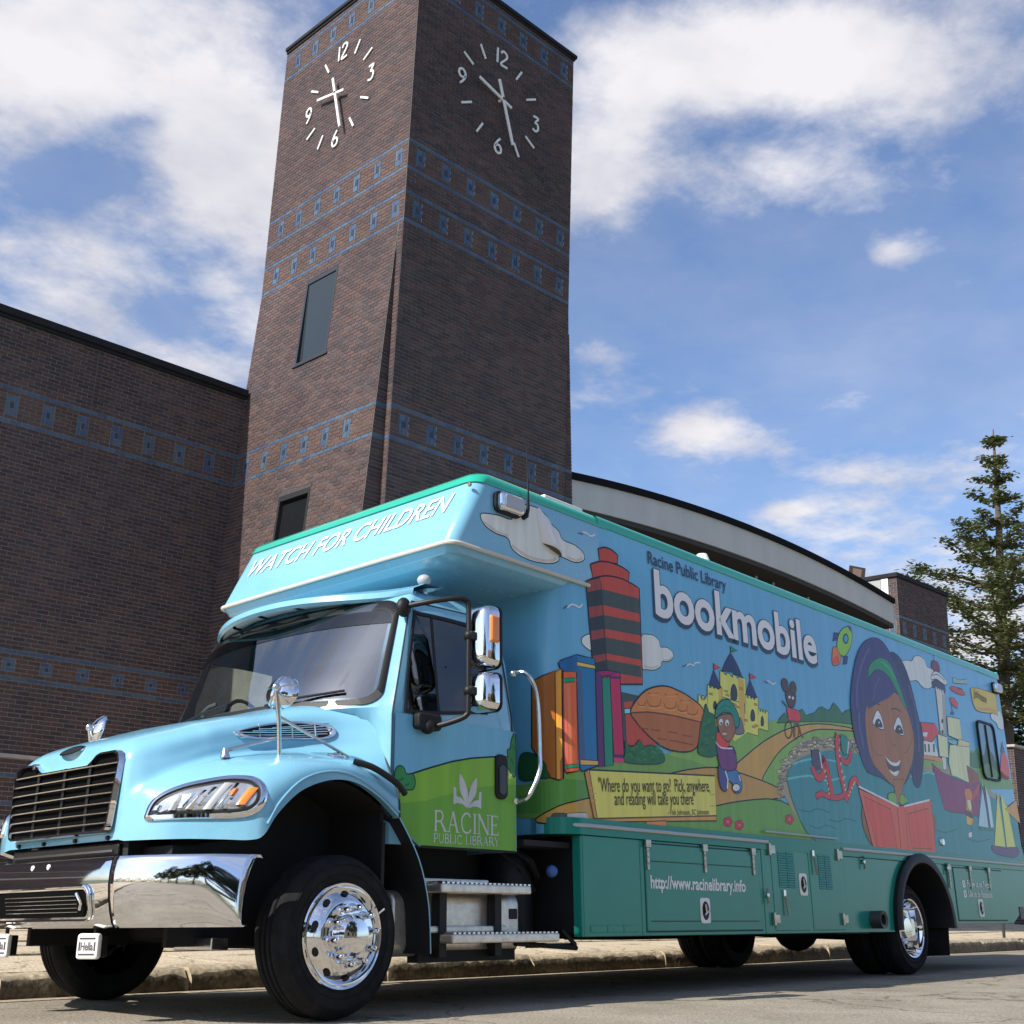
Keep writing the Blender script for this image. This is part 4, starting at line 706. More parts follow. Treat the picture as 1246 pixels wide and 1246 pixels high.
MURAL = [
('painted_hills',[(0,0,0,[1177,937,1429,908,1600,947,1730,954,1966,959,2136,954,2325,873,2680,787,2954,677,2951,662,2470,643,1750,648,1109,653,899,659,581,714,580,809,901,783,1008,797]),(0,1,0,[1730,950,1922,1018,2179,1078,2325,1128,2491,1170,2687,1208,2918,1240,3224,1264,3504,1280,3486,1199,3115,1160,2806,1067,2651,937,2663,824,2828,739,3018,665,2698,665,2325,873,2093,925,1901,943]),(0,2,12,[2294,970,2365,1006,2456,1052,2548,1094,2632,1127,2716,1157,2804,1183,2898,1205,2996,1224,3099,1238,3218,1249,3343,1255,3437,1258,3489,1256,3507,1251,3478,1244,3379,1235,3240,1225,3120,1213,3046,1200,2988,1185,2927,1166,2854,1138,2778,1107,2712,1075,2660,1045,2617,1015,2578,984,2537,951,2501,917,2483,889,2507,868,2551,852,2555,837,2485,820,2378,806,2281,795,2206,784,2140,776,2092,784,2065,820,2056,871,2066,910,2104,923,2163,925,2214,929,2240,938,2258,949]),(0,3,0,[581,698,580,755,731,744,900,744,962,788,1077,796,1191,798,1225,657]),(0,4,10,[959,640,950,654,985,670,1019,685,1045,697,1074,707,1111,716,1165,728,1228,740,1285,744,1341,737,1392,723,1415,706,1409,685,1376,662,1306,643,1167,632,1037,630]),(0,5,12,[1421,791,1456,812,1553,831,1650,849,1722,866,1792,883,1865,898,1944,911,2026,923,2107,930,2182,931,2256,927,2332,921,2418,913,2506,904,2583,893,2651,881,2704,868,2714,854,2662,840,2568,826,2459,810,2340,789,2210,768,2085,749,1972,730,1865,714,1756,711,1622,731,1490,763]),(0,6,12,[1317,650,1444,673,1703,707,1943,740,2080,763,2179,781,2280,797,2404,813,2531,826,2648,826,2749,808,2838,776,2909,744,2983,714,3038,684,3017,661,2884,650,2685,647,2471,647,2249,647,2019,650,1810,652,1591,648,1392,645])]),
('painted_trees',[(0,7,6,[2675,1192,2704,1217,2736,1238,2767,1253,2778,1237,2808,1224,2879,1226,2913,1283,2945,1293,2976,1265,3035,1281,3074,1292,3117,1321,3157,1332,3219,1322,3247,1332,3288,1371,3330,1355,3377,1323,3423,1347,3508,1365,3503,1281,3326,1270,3142,1254,2964,1232])]),
('painted_lake',[(0,8,0,[2764,1051,2802,1080,2843,1106,2898,1129,2974,1148,3065,1163,3162,1177,3263,1190,3372,1200,3488,1208,3617,1214,3755,1217,3886,1220,3998,1222,4102,1223,4206,1221,4310,1214,4415,1205,4541,1192,4702,1175,4888,1155,5080,1126,5292,1087,5512,1039,5678,980,5746,904,5751,820,5746,750,5766,702,5776,668,5717,646,5563,638,5348,642,5104,645,4830,644,4536,643,4259,642,4004,642,3763,643,3545,644,3341,641,3156,638,3014,645,2927,669,2875,703,2828,739,2775,776,2727,815,2691,852,2665,885,2651,916,2653,948,2678,983,2719,1018]),(0,9,4,[2656,870,2649,864,2636,861,2623,862,2619,867,2625,872,2638,876,2651,874]),(0,9,4,[2658,845,2652,837,2639,834,2627,836,2623,842,2629,849,2642,853,2654,851]),(0,9,4,[2655,866,2649,861,2636,858,2624,859,2620,864,2626,869,2639,873,2651,871]),(0,10,4,[2671,844,2665,837,2653,834,2643,835,2639,841,2645,848,2656,851,2667,850]),(0,10,4,[2692,890,2686,884,2673,880,2661,882,2656,888,2663,894,2676,898,2688,896]),(0,11,4,[2672,865,2665,858,2650,855,2635,856,2630,861,2637,868,2652,871,2667,870]),(0,10,4,[2672,901,2664,893,2647,889,2632,891,2626,897,2634,904,2650,908,2666,907]),(0,11,4,[2674,887,2667,881,2652,878,2637,879,2632,884,2639,890,2654,893,2669,892]),(0,10,4,[2681,908,2674,902,2661,899,2648,900,2643,905,2649,910,2663,914,2676,912]),(0,10,4,[2686,889,2680,883,2668,880,2657,881,2654,887,2659,893,2671,896,2682,895]),(0,11,4,[2694,922,2687,916,2672,913,2657,914,2652,918,2659,924,2674,927,2689,926]),(0,11,4,[2685,901,2678,894,2663,891,2649,892,2644,897,2651,904,2666,907,2680,906]),(0,10,4,[2687,931,2681,924,2667,921,2655,922,2651,928,2657,935,2670,938,2683,937]),(0,11,4,[2693,937,2687,929,2674,926,2662,927,2658,934,2664,941,2677,944,2689,943]),(0,10,4,[2678,936,2672,931,2659,927,2647,929,2642,933,2648,938,2661,942,2673,941]),(0,10,4,[2733,928,2725,921,2708,917,2692,918,2686,924,2694,931,2711,936,2727,934]),(0,12,4,[2685,964,2677,957,2660,953,2644,954,2639,960,2646,967,2663,971,2679,970]),(0,11,4,[2744,940,2737,934,2722,931,2707,932,2702,936,2709,942,2724,946,2739,945]),(0,11,4,[2732,978,2726,971,2713,967,2701,969,2697,975,2703,981,2716,985,2728,984]),(0,10,4,[2718,971,2713,965,2701,962,2690,963,2686,968,2692,974,2703,977,2715,976]),(0,11,4,[2744,981,2737,975,2723,971,2710,972,2705,977,2712,983,2726,987,2739,985]),(0,11,4,[2717,978,2709,971,2694,968,2679,969,2674,975,2681,981,2697,985,2712,984]),(0,9,4,[2730,989,2723,983,2708,979,2694,980,2689,985,2696,992,2710,995,2725,994]),(0,11,4,[2722,975,2714,969,2698,965,2683,966,2678,971,2685,978,2701,982,2716,981]),(0,12,4,[2730,1006,2724,1001,2710,997,2697,998,2692,1003,2699,1008,2712,1012,2726,1011]),(0,11,4,[2744,983,2738,977,2724,974,2710,975,2706,980,2712,986,2726,989,2740,988]),(0,11,4,[2714,1014,2708,1008,2695,1004,2682,1005,2678,1010,2684,1016,2697,1020,2709,1019]),(0,10,4,[2753,1003,2747,996,2733,992,2721,994,2716,1000,2723,1008,2737,1012,2749,1010]),(0,9,4,[2752,1006,2745,998,2731,994,2718,996,2714,1002,2721,1010,2735,1014,2748,1013]),(0,11,4,[2769,1018,2762,1011,2749,1007,2737,1009,2733,1015,2740,1023,2753,1027,2765,1025]),(0,12,4,[2756,1024,2749,1017,2732,1013,2717,1014,2712,1020,2719,1027,2735,1031,2751,1030]),(0,12,4,[2784,1013,2777,1007,2761,1003,2746,1004,2741,1009,2748,1015,2764,1019,2779,1018]),(0,11,4,[2809,1054,2800,1046,2783,1041,2766,1043,2760,1049,2769,1057,2786,1062,2803,1060]),(0,9,4,[2764,1013,2758,1005,2745,1001,2734,1003,2730,1010,2736,1018,2749,1022,2760,1020]),(0,12,4,[2810,1045,2803,1038,2789,1034,2775,1036,2770,1041,2777,1048,2792,1052,2805,1051]),(0,9,4,[2830,1046,2824,1039,2812,1034,2801,1036,2797,1043,2803,1051,2816,1055,2827,1053]),(0,12,4,[2811,1065,2804,1057,2790,1053,2777,1054,2772,1061,2779,1068,2793,1072,2807,1071]),(0,10,4,[2847,1046,2839,1040,2822,1036,2806,1037,2800,1042,2808,1048,2825,1052,2841,1051]),(0,12,4,[2839,1066,2831,1058,2815,1054,2799,1055,2794,1061,2802,1069,2818,1074,2834,1073]),(0,10,4,[2813,1064,2806,1057,2790,1053,2776,1054,2771,1060,2778,1067,2793,1071,2808,1070]),(0,9,4,[2841,1085,2834,1077,2820,1073,2807,1074,2802,1081,2809,1088,2823,1092,2837,1091]),(0,12,4,[2838,1065,2832,1057,2819,1053,2808,1054,2804,1061,2810,1069,2823,1073,2834,1071]),(0,12,4,[2840,1073,2834,1066,2820,1063,2807,1064,2802,1069,2809,1075,2823,1079,2836,1078]),(0,10,4,[2886,1074,2880,1066,2867,1062,2855,1064,2851,1071,2858,1078,2870,1083,2882,1081]),(0,9,4,[2871,1091,2862,1084,2845,1079,2829,1080,2823,1086,2832,1094,2849,1099,2865,1098]),(0,12,4,[2891,1065,2883,1057,2867,1053,2853,1054,2848,1061,2855,1069,2871,1073,2886,1072]),(0,11,4,[2875,1087,2869,1079,2855,1075,2843,1077,2839,1083,2846,1091,2859,1095,2871,1094]),(0,9,4,[2918,1090,2910,1084,2893,1080,2876,1081,2870,1086,2878,1092,2896,1096,2912,1096]),(0,12,4,[2915,1118,2908,1111,2894,1107,2881,1108,2877,1114,2883,1121,2897,1125,2911,1124]),(0,12,4,[2937,1089,2929,1082,2914,1078,2899,1079,2894,1085,2902,1092,2917,1096,2932,1095]),(0,9,4,[2944,1116,2936,1107,2919,1103,2903,1104,2898,1111,2906,1119,2923,1124,2939,1122]),(0,12,4,[2948,1095,2940,1087,2926,1082,2913,1084,2909,1091,2916,1099,2930,1103,2943,1102]),(0,12,4,[2961,1115,2952,1108,2934,1104,2917,1105,2911,1110,2920,1117,2938,1122,2955,1121]),(0,10,4,[2963,1105,2957,1097,2943,1093,2931,1095,2927,1101,2934,1109,2947,1113,2959,1112]),(0,11,4,[2991,1128,2984,1121,2968,1117,2954,1118,2949,1124,2957,1131,2972,1136,2986,1134]),(0,9,4,[2962,1094,2956,1087,2942,1083,2929,1084,2925,1091,2932,1098,2946,1102,2958,1101]),(0,10,4,[2960,1120,2952,1113,2934,1109,2917,1109,2911,1115,2919,1121,2937,1126,2954,1125]),(0,9,4,[2988,1118,2982,1112,2969,1109,2958,1110,2954,1115,2960,1120,2972,1124,2984,1123]),(0,12,4,[3024,1125,3016,1118,2997,1114,2980,1114,2974,1119,2982,1126,3000,1130,3018,1129]),(0,9,4,[3026,1105,3019,1097,3006,1093,2994,1095,2990,1102,2997,1109,3010,1114,3022,1112]),(0,10,4,[3008,1135,3000,1128,2982,1124,2965,1124,2959,1130,2967,1136,2985,1140,3002,1140]),(0,12,4,[3067,1121,3059,1114,3041,1110,3024,1110,3017,1115,3026,1122,3044,1126,3061,1126]),(0,12,4,[3057,1147,3050,1140,3035,1136,3022,1137,3018,1143,3025,1149,3039,1153,3052,1152]),(0,10,4,[3089,1133,3081,1125,3065,1121,3051,1122,3047,1129,3054,1137,3069,1141,3084,1140]),(0,12,4,[3059,1141,3052,1133,3038,1128,3025,1130,3020,1137,3027,1145,3042,1150,3055,1148]),(0,9,4,[3095,1130,3087,1121,3072,1117,3058,1118,3054,1125,3061,1134,3076,1138,3090,1137]),(0,10,4,[3072,1159,3063,1150,3044,1145,3026,1146,3020,1153,3029,1162,3048,1167,3066,1166]),(0,11,4,[3109,1141,3103,1135,3089,1131,3077,1132,3073,1138,3079,1144,3093,1148,3105,1147]),(0,11,4,[3117,1153,3109,1147,3092,1143,3077,1143,3071,1148,3079,1154,3095,1158,3111,1158]),(0,10,4,[3098,1147,3091,1140,3078,1136,3066,1137,3062,1143,3068,1150,3082,1154,3094,1152]),(0,10,4,[3102,1159,3094,1152,3076,1148,3060,1149,3054,1154,3062,1160,3079,1165,3096,1164]),(0,11,4,[3126,1146,3117,1139,3099,1134,3081,1135,3075,1141,3084,1149,3103,1153,3120,1153]),(0,9,4,[3167,1155,3158,1146,3139,1141,3121,1142,3114,1149,3124,1157,3143,1162,3161,1161]),(0,12,4,[3173,1140,3165,1132,3147,1128,3131,1129,3125,1135,3133,1142,3151,1147,3168,1146]),(0,11,4,[3147,1147,3140,1141,3124,1137,3109,1138,3103,1143,3111,1149,3127,1153,3142,1152]),(0,10,4,[3167,1133,3160,1126,3143,1122,3128,1123,3123,1129,3131,1136,3147,1140,3162,1139]),(0,9,4,[3217,1169,3209,1162,3193,1158,3178,1159,3173,1165,3181,1172,3197,1176,3212,1175]),(0,9,4,[3196,1142,3189,1134,3174,1130,3160,1131,3155,1138,3162,1146,3178,1150,3192,1149]),(0,9,4,[3195,1151,3187,1144,3168,1140,3151,1140,3145,1146,3153,1152,3172,1157,3189,1156]),(0,12,4,[3230,1144,3223,1136,3208,1131,3195,1133,3191,1140,3198,1148,3212,1152,3226,1151]),(0,12,4,[3231,1173,3223,1167,3206,1163,3190,1163,3185,1169,3193,1175,3210,1179,3225,1179]),(0,12,4,[3262,1140,3254,1133,3239,1128,3225,1130,3220,1136,3228,1144,3243,1148,3257,1147]),(0,10,4,[3272,1181,3264,1174,3246,1170,3230,1170,3224,1176,3233,1183,3250,1187,3267,1186]),(0,9,4,[3303,1156,3294,1148,3275,1143,3257,1144,3251,1151,3260,1159,3279,1164,3297,1163]),(0,9,4,[3311,1159,3302,1151,3282,1146,3264,1147,3258,1153,3267,1161,3287,1166,3305,1165]),(0,9,4,[3316,1155,3306,1148,3286,1143,3267,1144,3261,1149,3270,1157,3290,1161,3309,1161]),(0,11,4,[3290,1180,3282,1172,3265,1167,3249,1169,3244,1175,3252,1184,3269,1189,3285,1187]),(0,11,4,[3295,1148,3287,1140,3272,1136,3257,1137,3252,1143,3260,1151,3276,1155,3290,1154]),(0,9,4,[3351,1184,3341,1175,3321,1170,3302,1171,3296,1178,3305,1186,3326,1191,3345,1190]),(0,9,4,[3323,1163,3315,1154,3300,1149,3285,1151,3281,1158,3289,1167,3304,1171,3319,1170]),(0,10,4,[3319,1162,3312,1155,3297,1151,3283,1152,3278,1157,3285,1164,3300,1168,3314,1167]),(0,9,4,[3396,1167,3388,1159,3372,1155,3356,1156,3351,1162,3359,1170,3376,1174,3391,1173]),(0,10,4,[3353,1170,3346,1163,3331,1158,3318,1160,3314,1166,3321,1173,3335,1177,3348,1176]),(0,10,4,[3401,1166,3394,1158,3378,1154,3364,1155,3360,1162,3367,1170,3383,1175,3397,1173]),(0,10,4,[3387,1186,3377,1177,3357,1172,3339,1173,3332,1180,3342,1189,3362,1194,3380,1193]),(0,12,4,[3412,1147,3402,1138,3382,1133,3363,1134,3356,1141,3366,1150,3386,1155,3405,1154]),(0,9,4,[3408,1168,3401,1161,3385,1157,3371,1158,3366,1164,3373,1171,3389,1176,3404,1175]),(0,10,4,[3438,1157,3429,1149,3411,1144,3393,1145,3388,1152,3397,1160,3415,1164,3432,1163]),(0,11,4,[3412,1155,3405,1149,3390,1145,3376,1146,3371,1151,3378,1157,3393,1161,3407,1160]),(0,9,4,[3495,1171,3487,1163,3471,1158,3457,1160,3452,1166,3460,1174,3476,1179,3490,1177]),(0,9,4,[3484,1189,3475,1182,3457,1178,3440,1178,3434,1184,3443,1191,3461,1195,3478,1194]),(0,10,4,[3467,1147,3459,1138,3444,1134,3431,1136,3427,1143,3434,1151,3449,1156,3463,1154]),(0,11,4,[3514,1171,3506,1163,3491,1159,3477,1160,3472,1167,3480,1175,3495,1180,3510,1178]),(0,11,4,[3542,1154,3532,1146,3512,1141,3494,1142,3488,1149,3498,1157,3517,1162,3535,1161]),(0,10,4,[3499,1166,3489,1158,3471,1153,3454,1154,3448,1161,3457,1169,3476,1174,3493,1173]),(0,9,4,[3573,1172,3564,1165,3544,1161,3526,1161,3519,1166,3528,1173,3548,1177,3567,1177]),(0,10,4,[3566,1167,3556,1161,3535,1156,3515,1157,3508,1162,3518,1168,3539,1173,3559,1172]),(0,11,4,[3569,1153,3560,1146,3539,1142,3520,1142,3513,1147,3523,1154,3543,1159,3562,1158]),(0,10,4,[3567,1174,3558,1167,3540,1162,3522,1163,3516,1169,3525,1177,3544,1182,3562,1181]),(0,9,4,[3558,1148,3548,1139,3528,1134,3509,1135,3503,1142,3513,1150,3533,1156,3552,1154]),(0,13,0,[2726,924,2732,957,2756,979,2786,999,2820,1019,2861,1037,2909,1054,2969,1069,3036,1084,3103,1097,3163,1108,3221,1117,3284,1123,3360,1127,3442,1128,3516,1125,3571,1113,3617,1097,3671,1088,3740,1094,3819,1109,3911,1119,4020,1117,4144,1111,4285,1107,4456,1112,4647,1120,4822,1119,4953,1102,5063,1075,5185,1049,5353,1032,5537,1015,5678,980,5737,910,5747,823,5746,750,5766,702,5776,668,5717,646,5563,638,5348,642,5104,645,4830,644,4536,643,4259,642,4004,642,3763,643,3545,644,3341,641,3156,638,3014,645,2926,667,2872,698,2828,739,2782,798,2745,867]),(1,14,20,[2788,1007,2832,1018,2897,1034,2966,1047,3035,1055,3109,1060,3183,1063,3265,1063,3348,1061,3407,1059]),(1,14,20,[2727,931,2786,942,2871,956,2951,966,3009,964,3060,957,3118,956,3197,966,3285,983,3347,995]),(1,14,20,[3954,1082,4006,1075,4083,1066,4162,1064,4239,1076,4319,1095,4399,1107,4484,1105,4568,1096,4628,1089]),(1,15,12,[2814,796,2842,794,2881,791,2918,791,2947,797,2974,806,3005,812,3048,810,3095,804,3129,800]),(1,15,12,[3105,767,3132,764,3171,761,3208,761,3239,767,3269,777,3301,782,3339,781,3379,776,3407,772]),(1,15,12,[4185,763,4230,770,4294,780,4359,786,4415,784,4471,778,4528,776,4596,784,4667,796,4717,804]),(1,15,12,[2906,728,2929,725,2962,719,2995,718,3024,723,3052,733,3083,738,3119,735,3156,729,3183,724]),(1,15,12,[4562,955,4595,949,4644,940,4700,936,4767,943,4842,955,4895,964]),(1,15,12,[4824,758,4872,754,4940,749,5011,747,5085,754,5162,764,5217,771])]),
('painted_flower',[(0,16,3,[2212,704,2206,696,2192,693,2180,695,2175,702,2182,710,2195,714,2208,711]),(0,16,3,[2195,691,2189,684,2176,680,2163,682,2159,689,2165,697,2179,701,2191,698]),(0,16,3,[2172,695,2166,687,2152,683,2140,685,2136,693,2142,700,2155,704,2167,702]),(0,16,3,[2174,709,2167,702,2154,698,2142,700,2137,707,2144,715,2157,719,2169,717]),(0,16,3,[2199,715,2192,708,2179,704,2166,706,2162,713,2168,721,2182,725,2194,723]),(0,17,0,[2184,703,2180,698,2171,695,2163,697,2161,701,2165,706,2173,709,2181,707])]),
('painted_flower',[(0,16,3,[2307,695,2300,688,2287,684,2274,686,2269,693,2276,701,2290,705,2302,703]),(0,16,3,[2290,682,2283,675,2270,671,2257,673,2252,680,2259,688,2273,692,2285,690]),(0,16,3,[2266,686,2259,678,2246,674,2233,676,2228,684,2235,691,2248,695,2261,693]),(0,16,3,[2268,701,2261,693,2248,689,2235,691,2230,699,2237,706,2250,710,2263,708]),(0,16,3,[2293,707,2287,699,2273,695,2260,697,2256,705,2262,713,2276,716,2289,714]),(0,17,0,[2278,694,2274,689,2265,686,2257,688,2254,693,2258,697,2267,700,2275,698])]),
('painted_flower',[(0,16,3,[2765,747,2758,739,2742,734,2728,737,2723,745,2730,753,2746,757,2761,755]),(0,16,3,[2746,733,2738,725,2722,720,2708,723,2703,731,2711,739,2726,743,2741,741]),(0,16,3,[2718,736,2711,728,2695,724,2681,726,2676,734,2684,742,2699,747,2714,744]),(0,16,3,[2721,752,2714,744,2698,740,2684,742,2679,750,2687,758,2702,763,2716,760]),(0,16,3,[2750,759,2743,751,2727,746,2713,749,2708,757,2715,765,2731,769,2745,767]),(0,17,0,[2732,745,2727,740,2718,737,2709,739,2706,744,2710,749,2720,752,2729,750])]),
('painted_cloud',[(0,18,8,[588,1717,593,1724,606,1729,622,1732,643,1736,668,1739,693,1742,719,1741,745,1741,765,1745,770,1762,767,1784,770,1801,782,1811,800,1817,821,1821,848,1826,878,1830,906,1831,928,1828,947,1823,963,1816,976,1807,986,1797,997,1788,1013,1780,1030,1774,1046,1766,1054,1756,1060,1744,1071,1736,1095,1733,1124,1733,1150,1731,1171,1725,1190,1718,1203,1710,1209,1700,1210,1689,1204,1680,1190,1671,1169,1663,1147,1658,1125,1657,1102,1659,1082,1661,1066,1661,1054,1662,1045,1660,1043,1655,1045,1647,1041,1640,1028,1632,1010,1624,987,1617,961,1612,931,1608,901,1605,872,1604,843,1606,818,1608,796,1613,778,1619,763,1628,755,1639,751,1653,741,1663,722,1666,698,1665,675,1666,652,1670,631,1675,614,1682,600,1693,591,1706]),(1,19,20,[605,1696,623,1690,649,1682,675,1675,700,1673,726,1673,744,1673]),(1,19,25,[763,1640,782,1634,809,1626,836,1619,861,1616,886,1616,911,1617,937,1619,964,1623,987,1628,1005,1634,1018,1643,1027,1648]),(1,19,20,[1097,1669,1114,1668,1137,1668,1158,1669,1173,1675,1186,1682,1194,1687])]),
('painted_cloud',[(0,18,6,[1584,1426,1596,1441,1612,1444,1628,1445,1645,1448,1661,1449,1677,1448,1691,1444,1705,1438,1715,1431,1718,1423,1718,1413,1722,1407,1736,1407,1755,1411,1773,1412,1788,1409,1802,1404,1811,1398,1817,1391,1818,1383,1814,1375,1805,1367,1792,1359,1777,1352,1760,1349,1741,1347,1727,1344,1722,1337,1720,1328,1715,1319,1701,1311,1683,1303,1665,1297,1645,1294,1624,1292,1607,1291,1595,1288,1586,1287,1581,1299,1578,1336,1579,1387]),(1,19,20,[1594,1303,1607,1303,1626,1302,1646,1303,1666,1308,1686,1315,1700,1320]),(1,19,15,[1733,1354,1745,1354,1762,1355,1778,1358,1789,1364,1798,1371,1804,1377])]),
('painted_cloud',[(0,18,6,[1237,1376,1227,1376,1214,1373,1203,1368,1193,1363,1184,1357,1178,1351,1175,1344,1175,1338,1177,1332,1183,1326,1191,1322,1200,1318,1213,1314,1226,1310,1237,1312,1244,1321,1248,1335,1249,1348,1248,1359,1244,1370])]),
('painted_cloud',[(0,18,6,[4201,1724,4217,1738,4247,1746,4278,1752,4305,1755,4334,1756,4358,1760,4375,1770,4387,1783,4403,1794,4426,1801,4453,1807,4479,1810,4504,1809,4529,1804,4548,1797,4558,1785,4562,1770,4573,1759,4599,1756,4630,1757,4655,1756,4668,1749,4674,1740,4675,1727,4670,1709,4661,1688,4648,1669,4631,1653,4611,1640,4590,1630,4565,1622,4538,1617,4512,1615,4488,1617,4465,1622,4444,1628,4429,1636,4415,1644,4397,1648,4368,1644,4334,1636,4304,1631,4282,1630,4264,1631,4247,1641,4226,1665,4207,1698])]),
('painted_cloud',[(0,18,5,[5543,1587,5580,1603,5633,1620,5679,1630,5708,1629,5728,1622,5743,1612,5752,1599,5756,1584,5756,1568,5753,1547,5746,1524,5733,1508,5708,1502,5677,1503,5651,1507,5640,1515,5634,1527,5623,1537,5600,1543,5572,1548,5551,1554,5538,1564,5533,1575])]),
('painted_bird',[(1,20,14,[1199,1801,1208,1801,1220,1802,1231,1801,1237,1799,1241,1797,1246,1795,1253,1796,1261,1798,1268,1800,1274,1804,1280,1808,1284,1811]),(1,21,10,[1173,1790,1182,1790,1195,1791,1204,1791])]),
('painted_bird',[(1,20,14,[1097,1461,1102,1465,1109,1472,1117,1477,1124,1479,1132,1479,1140,1479,1148,1477,1157,1475,1165,1475,1173,1479,1181,1487,1186,1492]),(1,21,10,[1079,1455,1084,1460,1092,1466,1097,1470])]),
('painted_bird',[(1,20,14,[1909,1352,1919,1356,1934,1363,1947,1367,1955,1366,1961,1363,1967,1362,1974,1367,1981,1374,1990,1379,2003,1382,2018,1384,2028,1385]),(1,21,10,[1883,1344,1894,1349,1909,1355,1920,1359])]),
('painted_bird',[(1,20,14,[2613,1389,2622,1388,2634,1387,2646,1385,2654,1383,2661,1380,2668,1380,2676,1382,2686,1387,2692,1390]),(1,21,10,[2584,1382,2593,1380,2607,1379,2617,1378])]),
('painted_tower',[(0,22,14,[1303,1753,1311,1756,1323,1760,1336,1765,1349,1768,1360,1770,1371,1770,1381,1770,1392,1769,1405,1766,1418,1761,1429,1757,1437,1754,1432,1715,1309,1699]),(0,22,14,[1246,1672,1257,1677,1273,1684,1291,1692,1309,1698,1325,1702,1341,1705,1357,1708,1374,1709,1394,1710,1415,1710,1436,1710,1455,1709,1473,1707,1490,1703,1504,1700,1514,1698,1508,1652,1262,1614]),(0,22,14,[1213,1593,1227,1599,1247,1609,1270,1619,1291,1627,1310,1634,1330,1640,1349,1645,1371,1649,1395,1652,1421,1654,1447,1655,1474,1655,1503,1652,1535,1648,1563,1643,1583,1640,1579,1336,1577,1224,1241,1176,1239,1282]),(0,23,10,[1213,1593,1305,1628,1316,1581,1338,1190,1255,1178,1243,1283]),(0,24,0,[1317,1581,1581,1593,1581,1525,1322,1515]),(0,25,0,[1216,1547,1317,1581,1322,1515,1223,1486]),(0,24,0,[1324,1473,1578,1490,1578,1431,1330,1416]),(0,25,0,[1226,1442,1324,1473,1330,1416,1234,1390]),(0,24,0,[1330,1381,1574,1395,1573,1326,1335,1315]),(0,25,0,[1235,1352,1330,1381,1335,1315,1242,1290]),(0,24,0,[1336,1289,1570,1299,1571,1251,1342,1242]),(0,25,0,[1244,1261,1336,1289,1342,1242,1251,1219]),(0,24,0,[1425,1171,1572,1171,1564,1057,1462,950,1422,946]),(0,22,0,[1439,1131,1500,1144,1498,1112,1441,1107]),(0,26,8,[1442,1105,1480,1111,1480,1090,1443,1084]),(0,22,10,[1443,1083,1488,1091,1655,989,1653,970,1447,958])]),
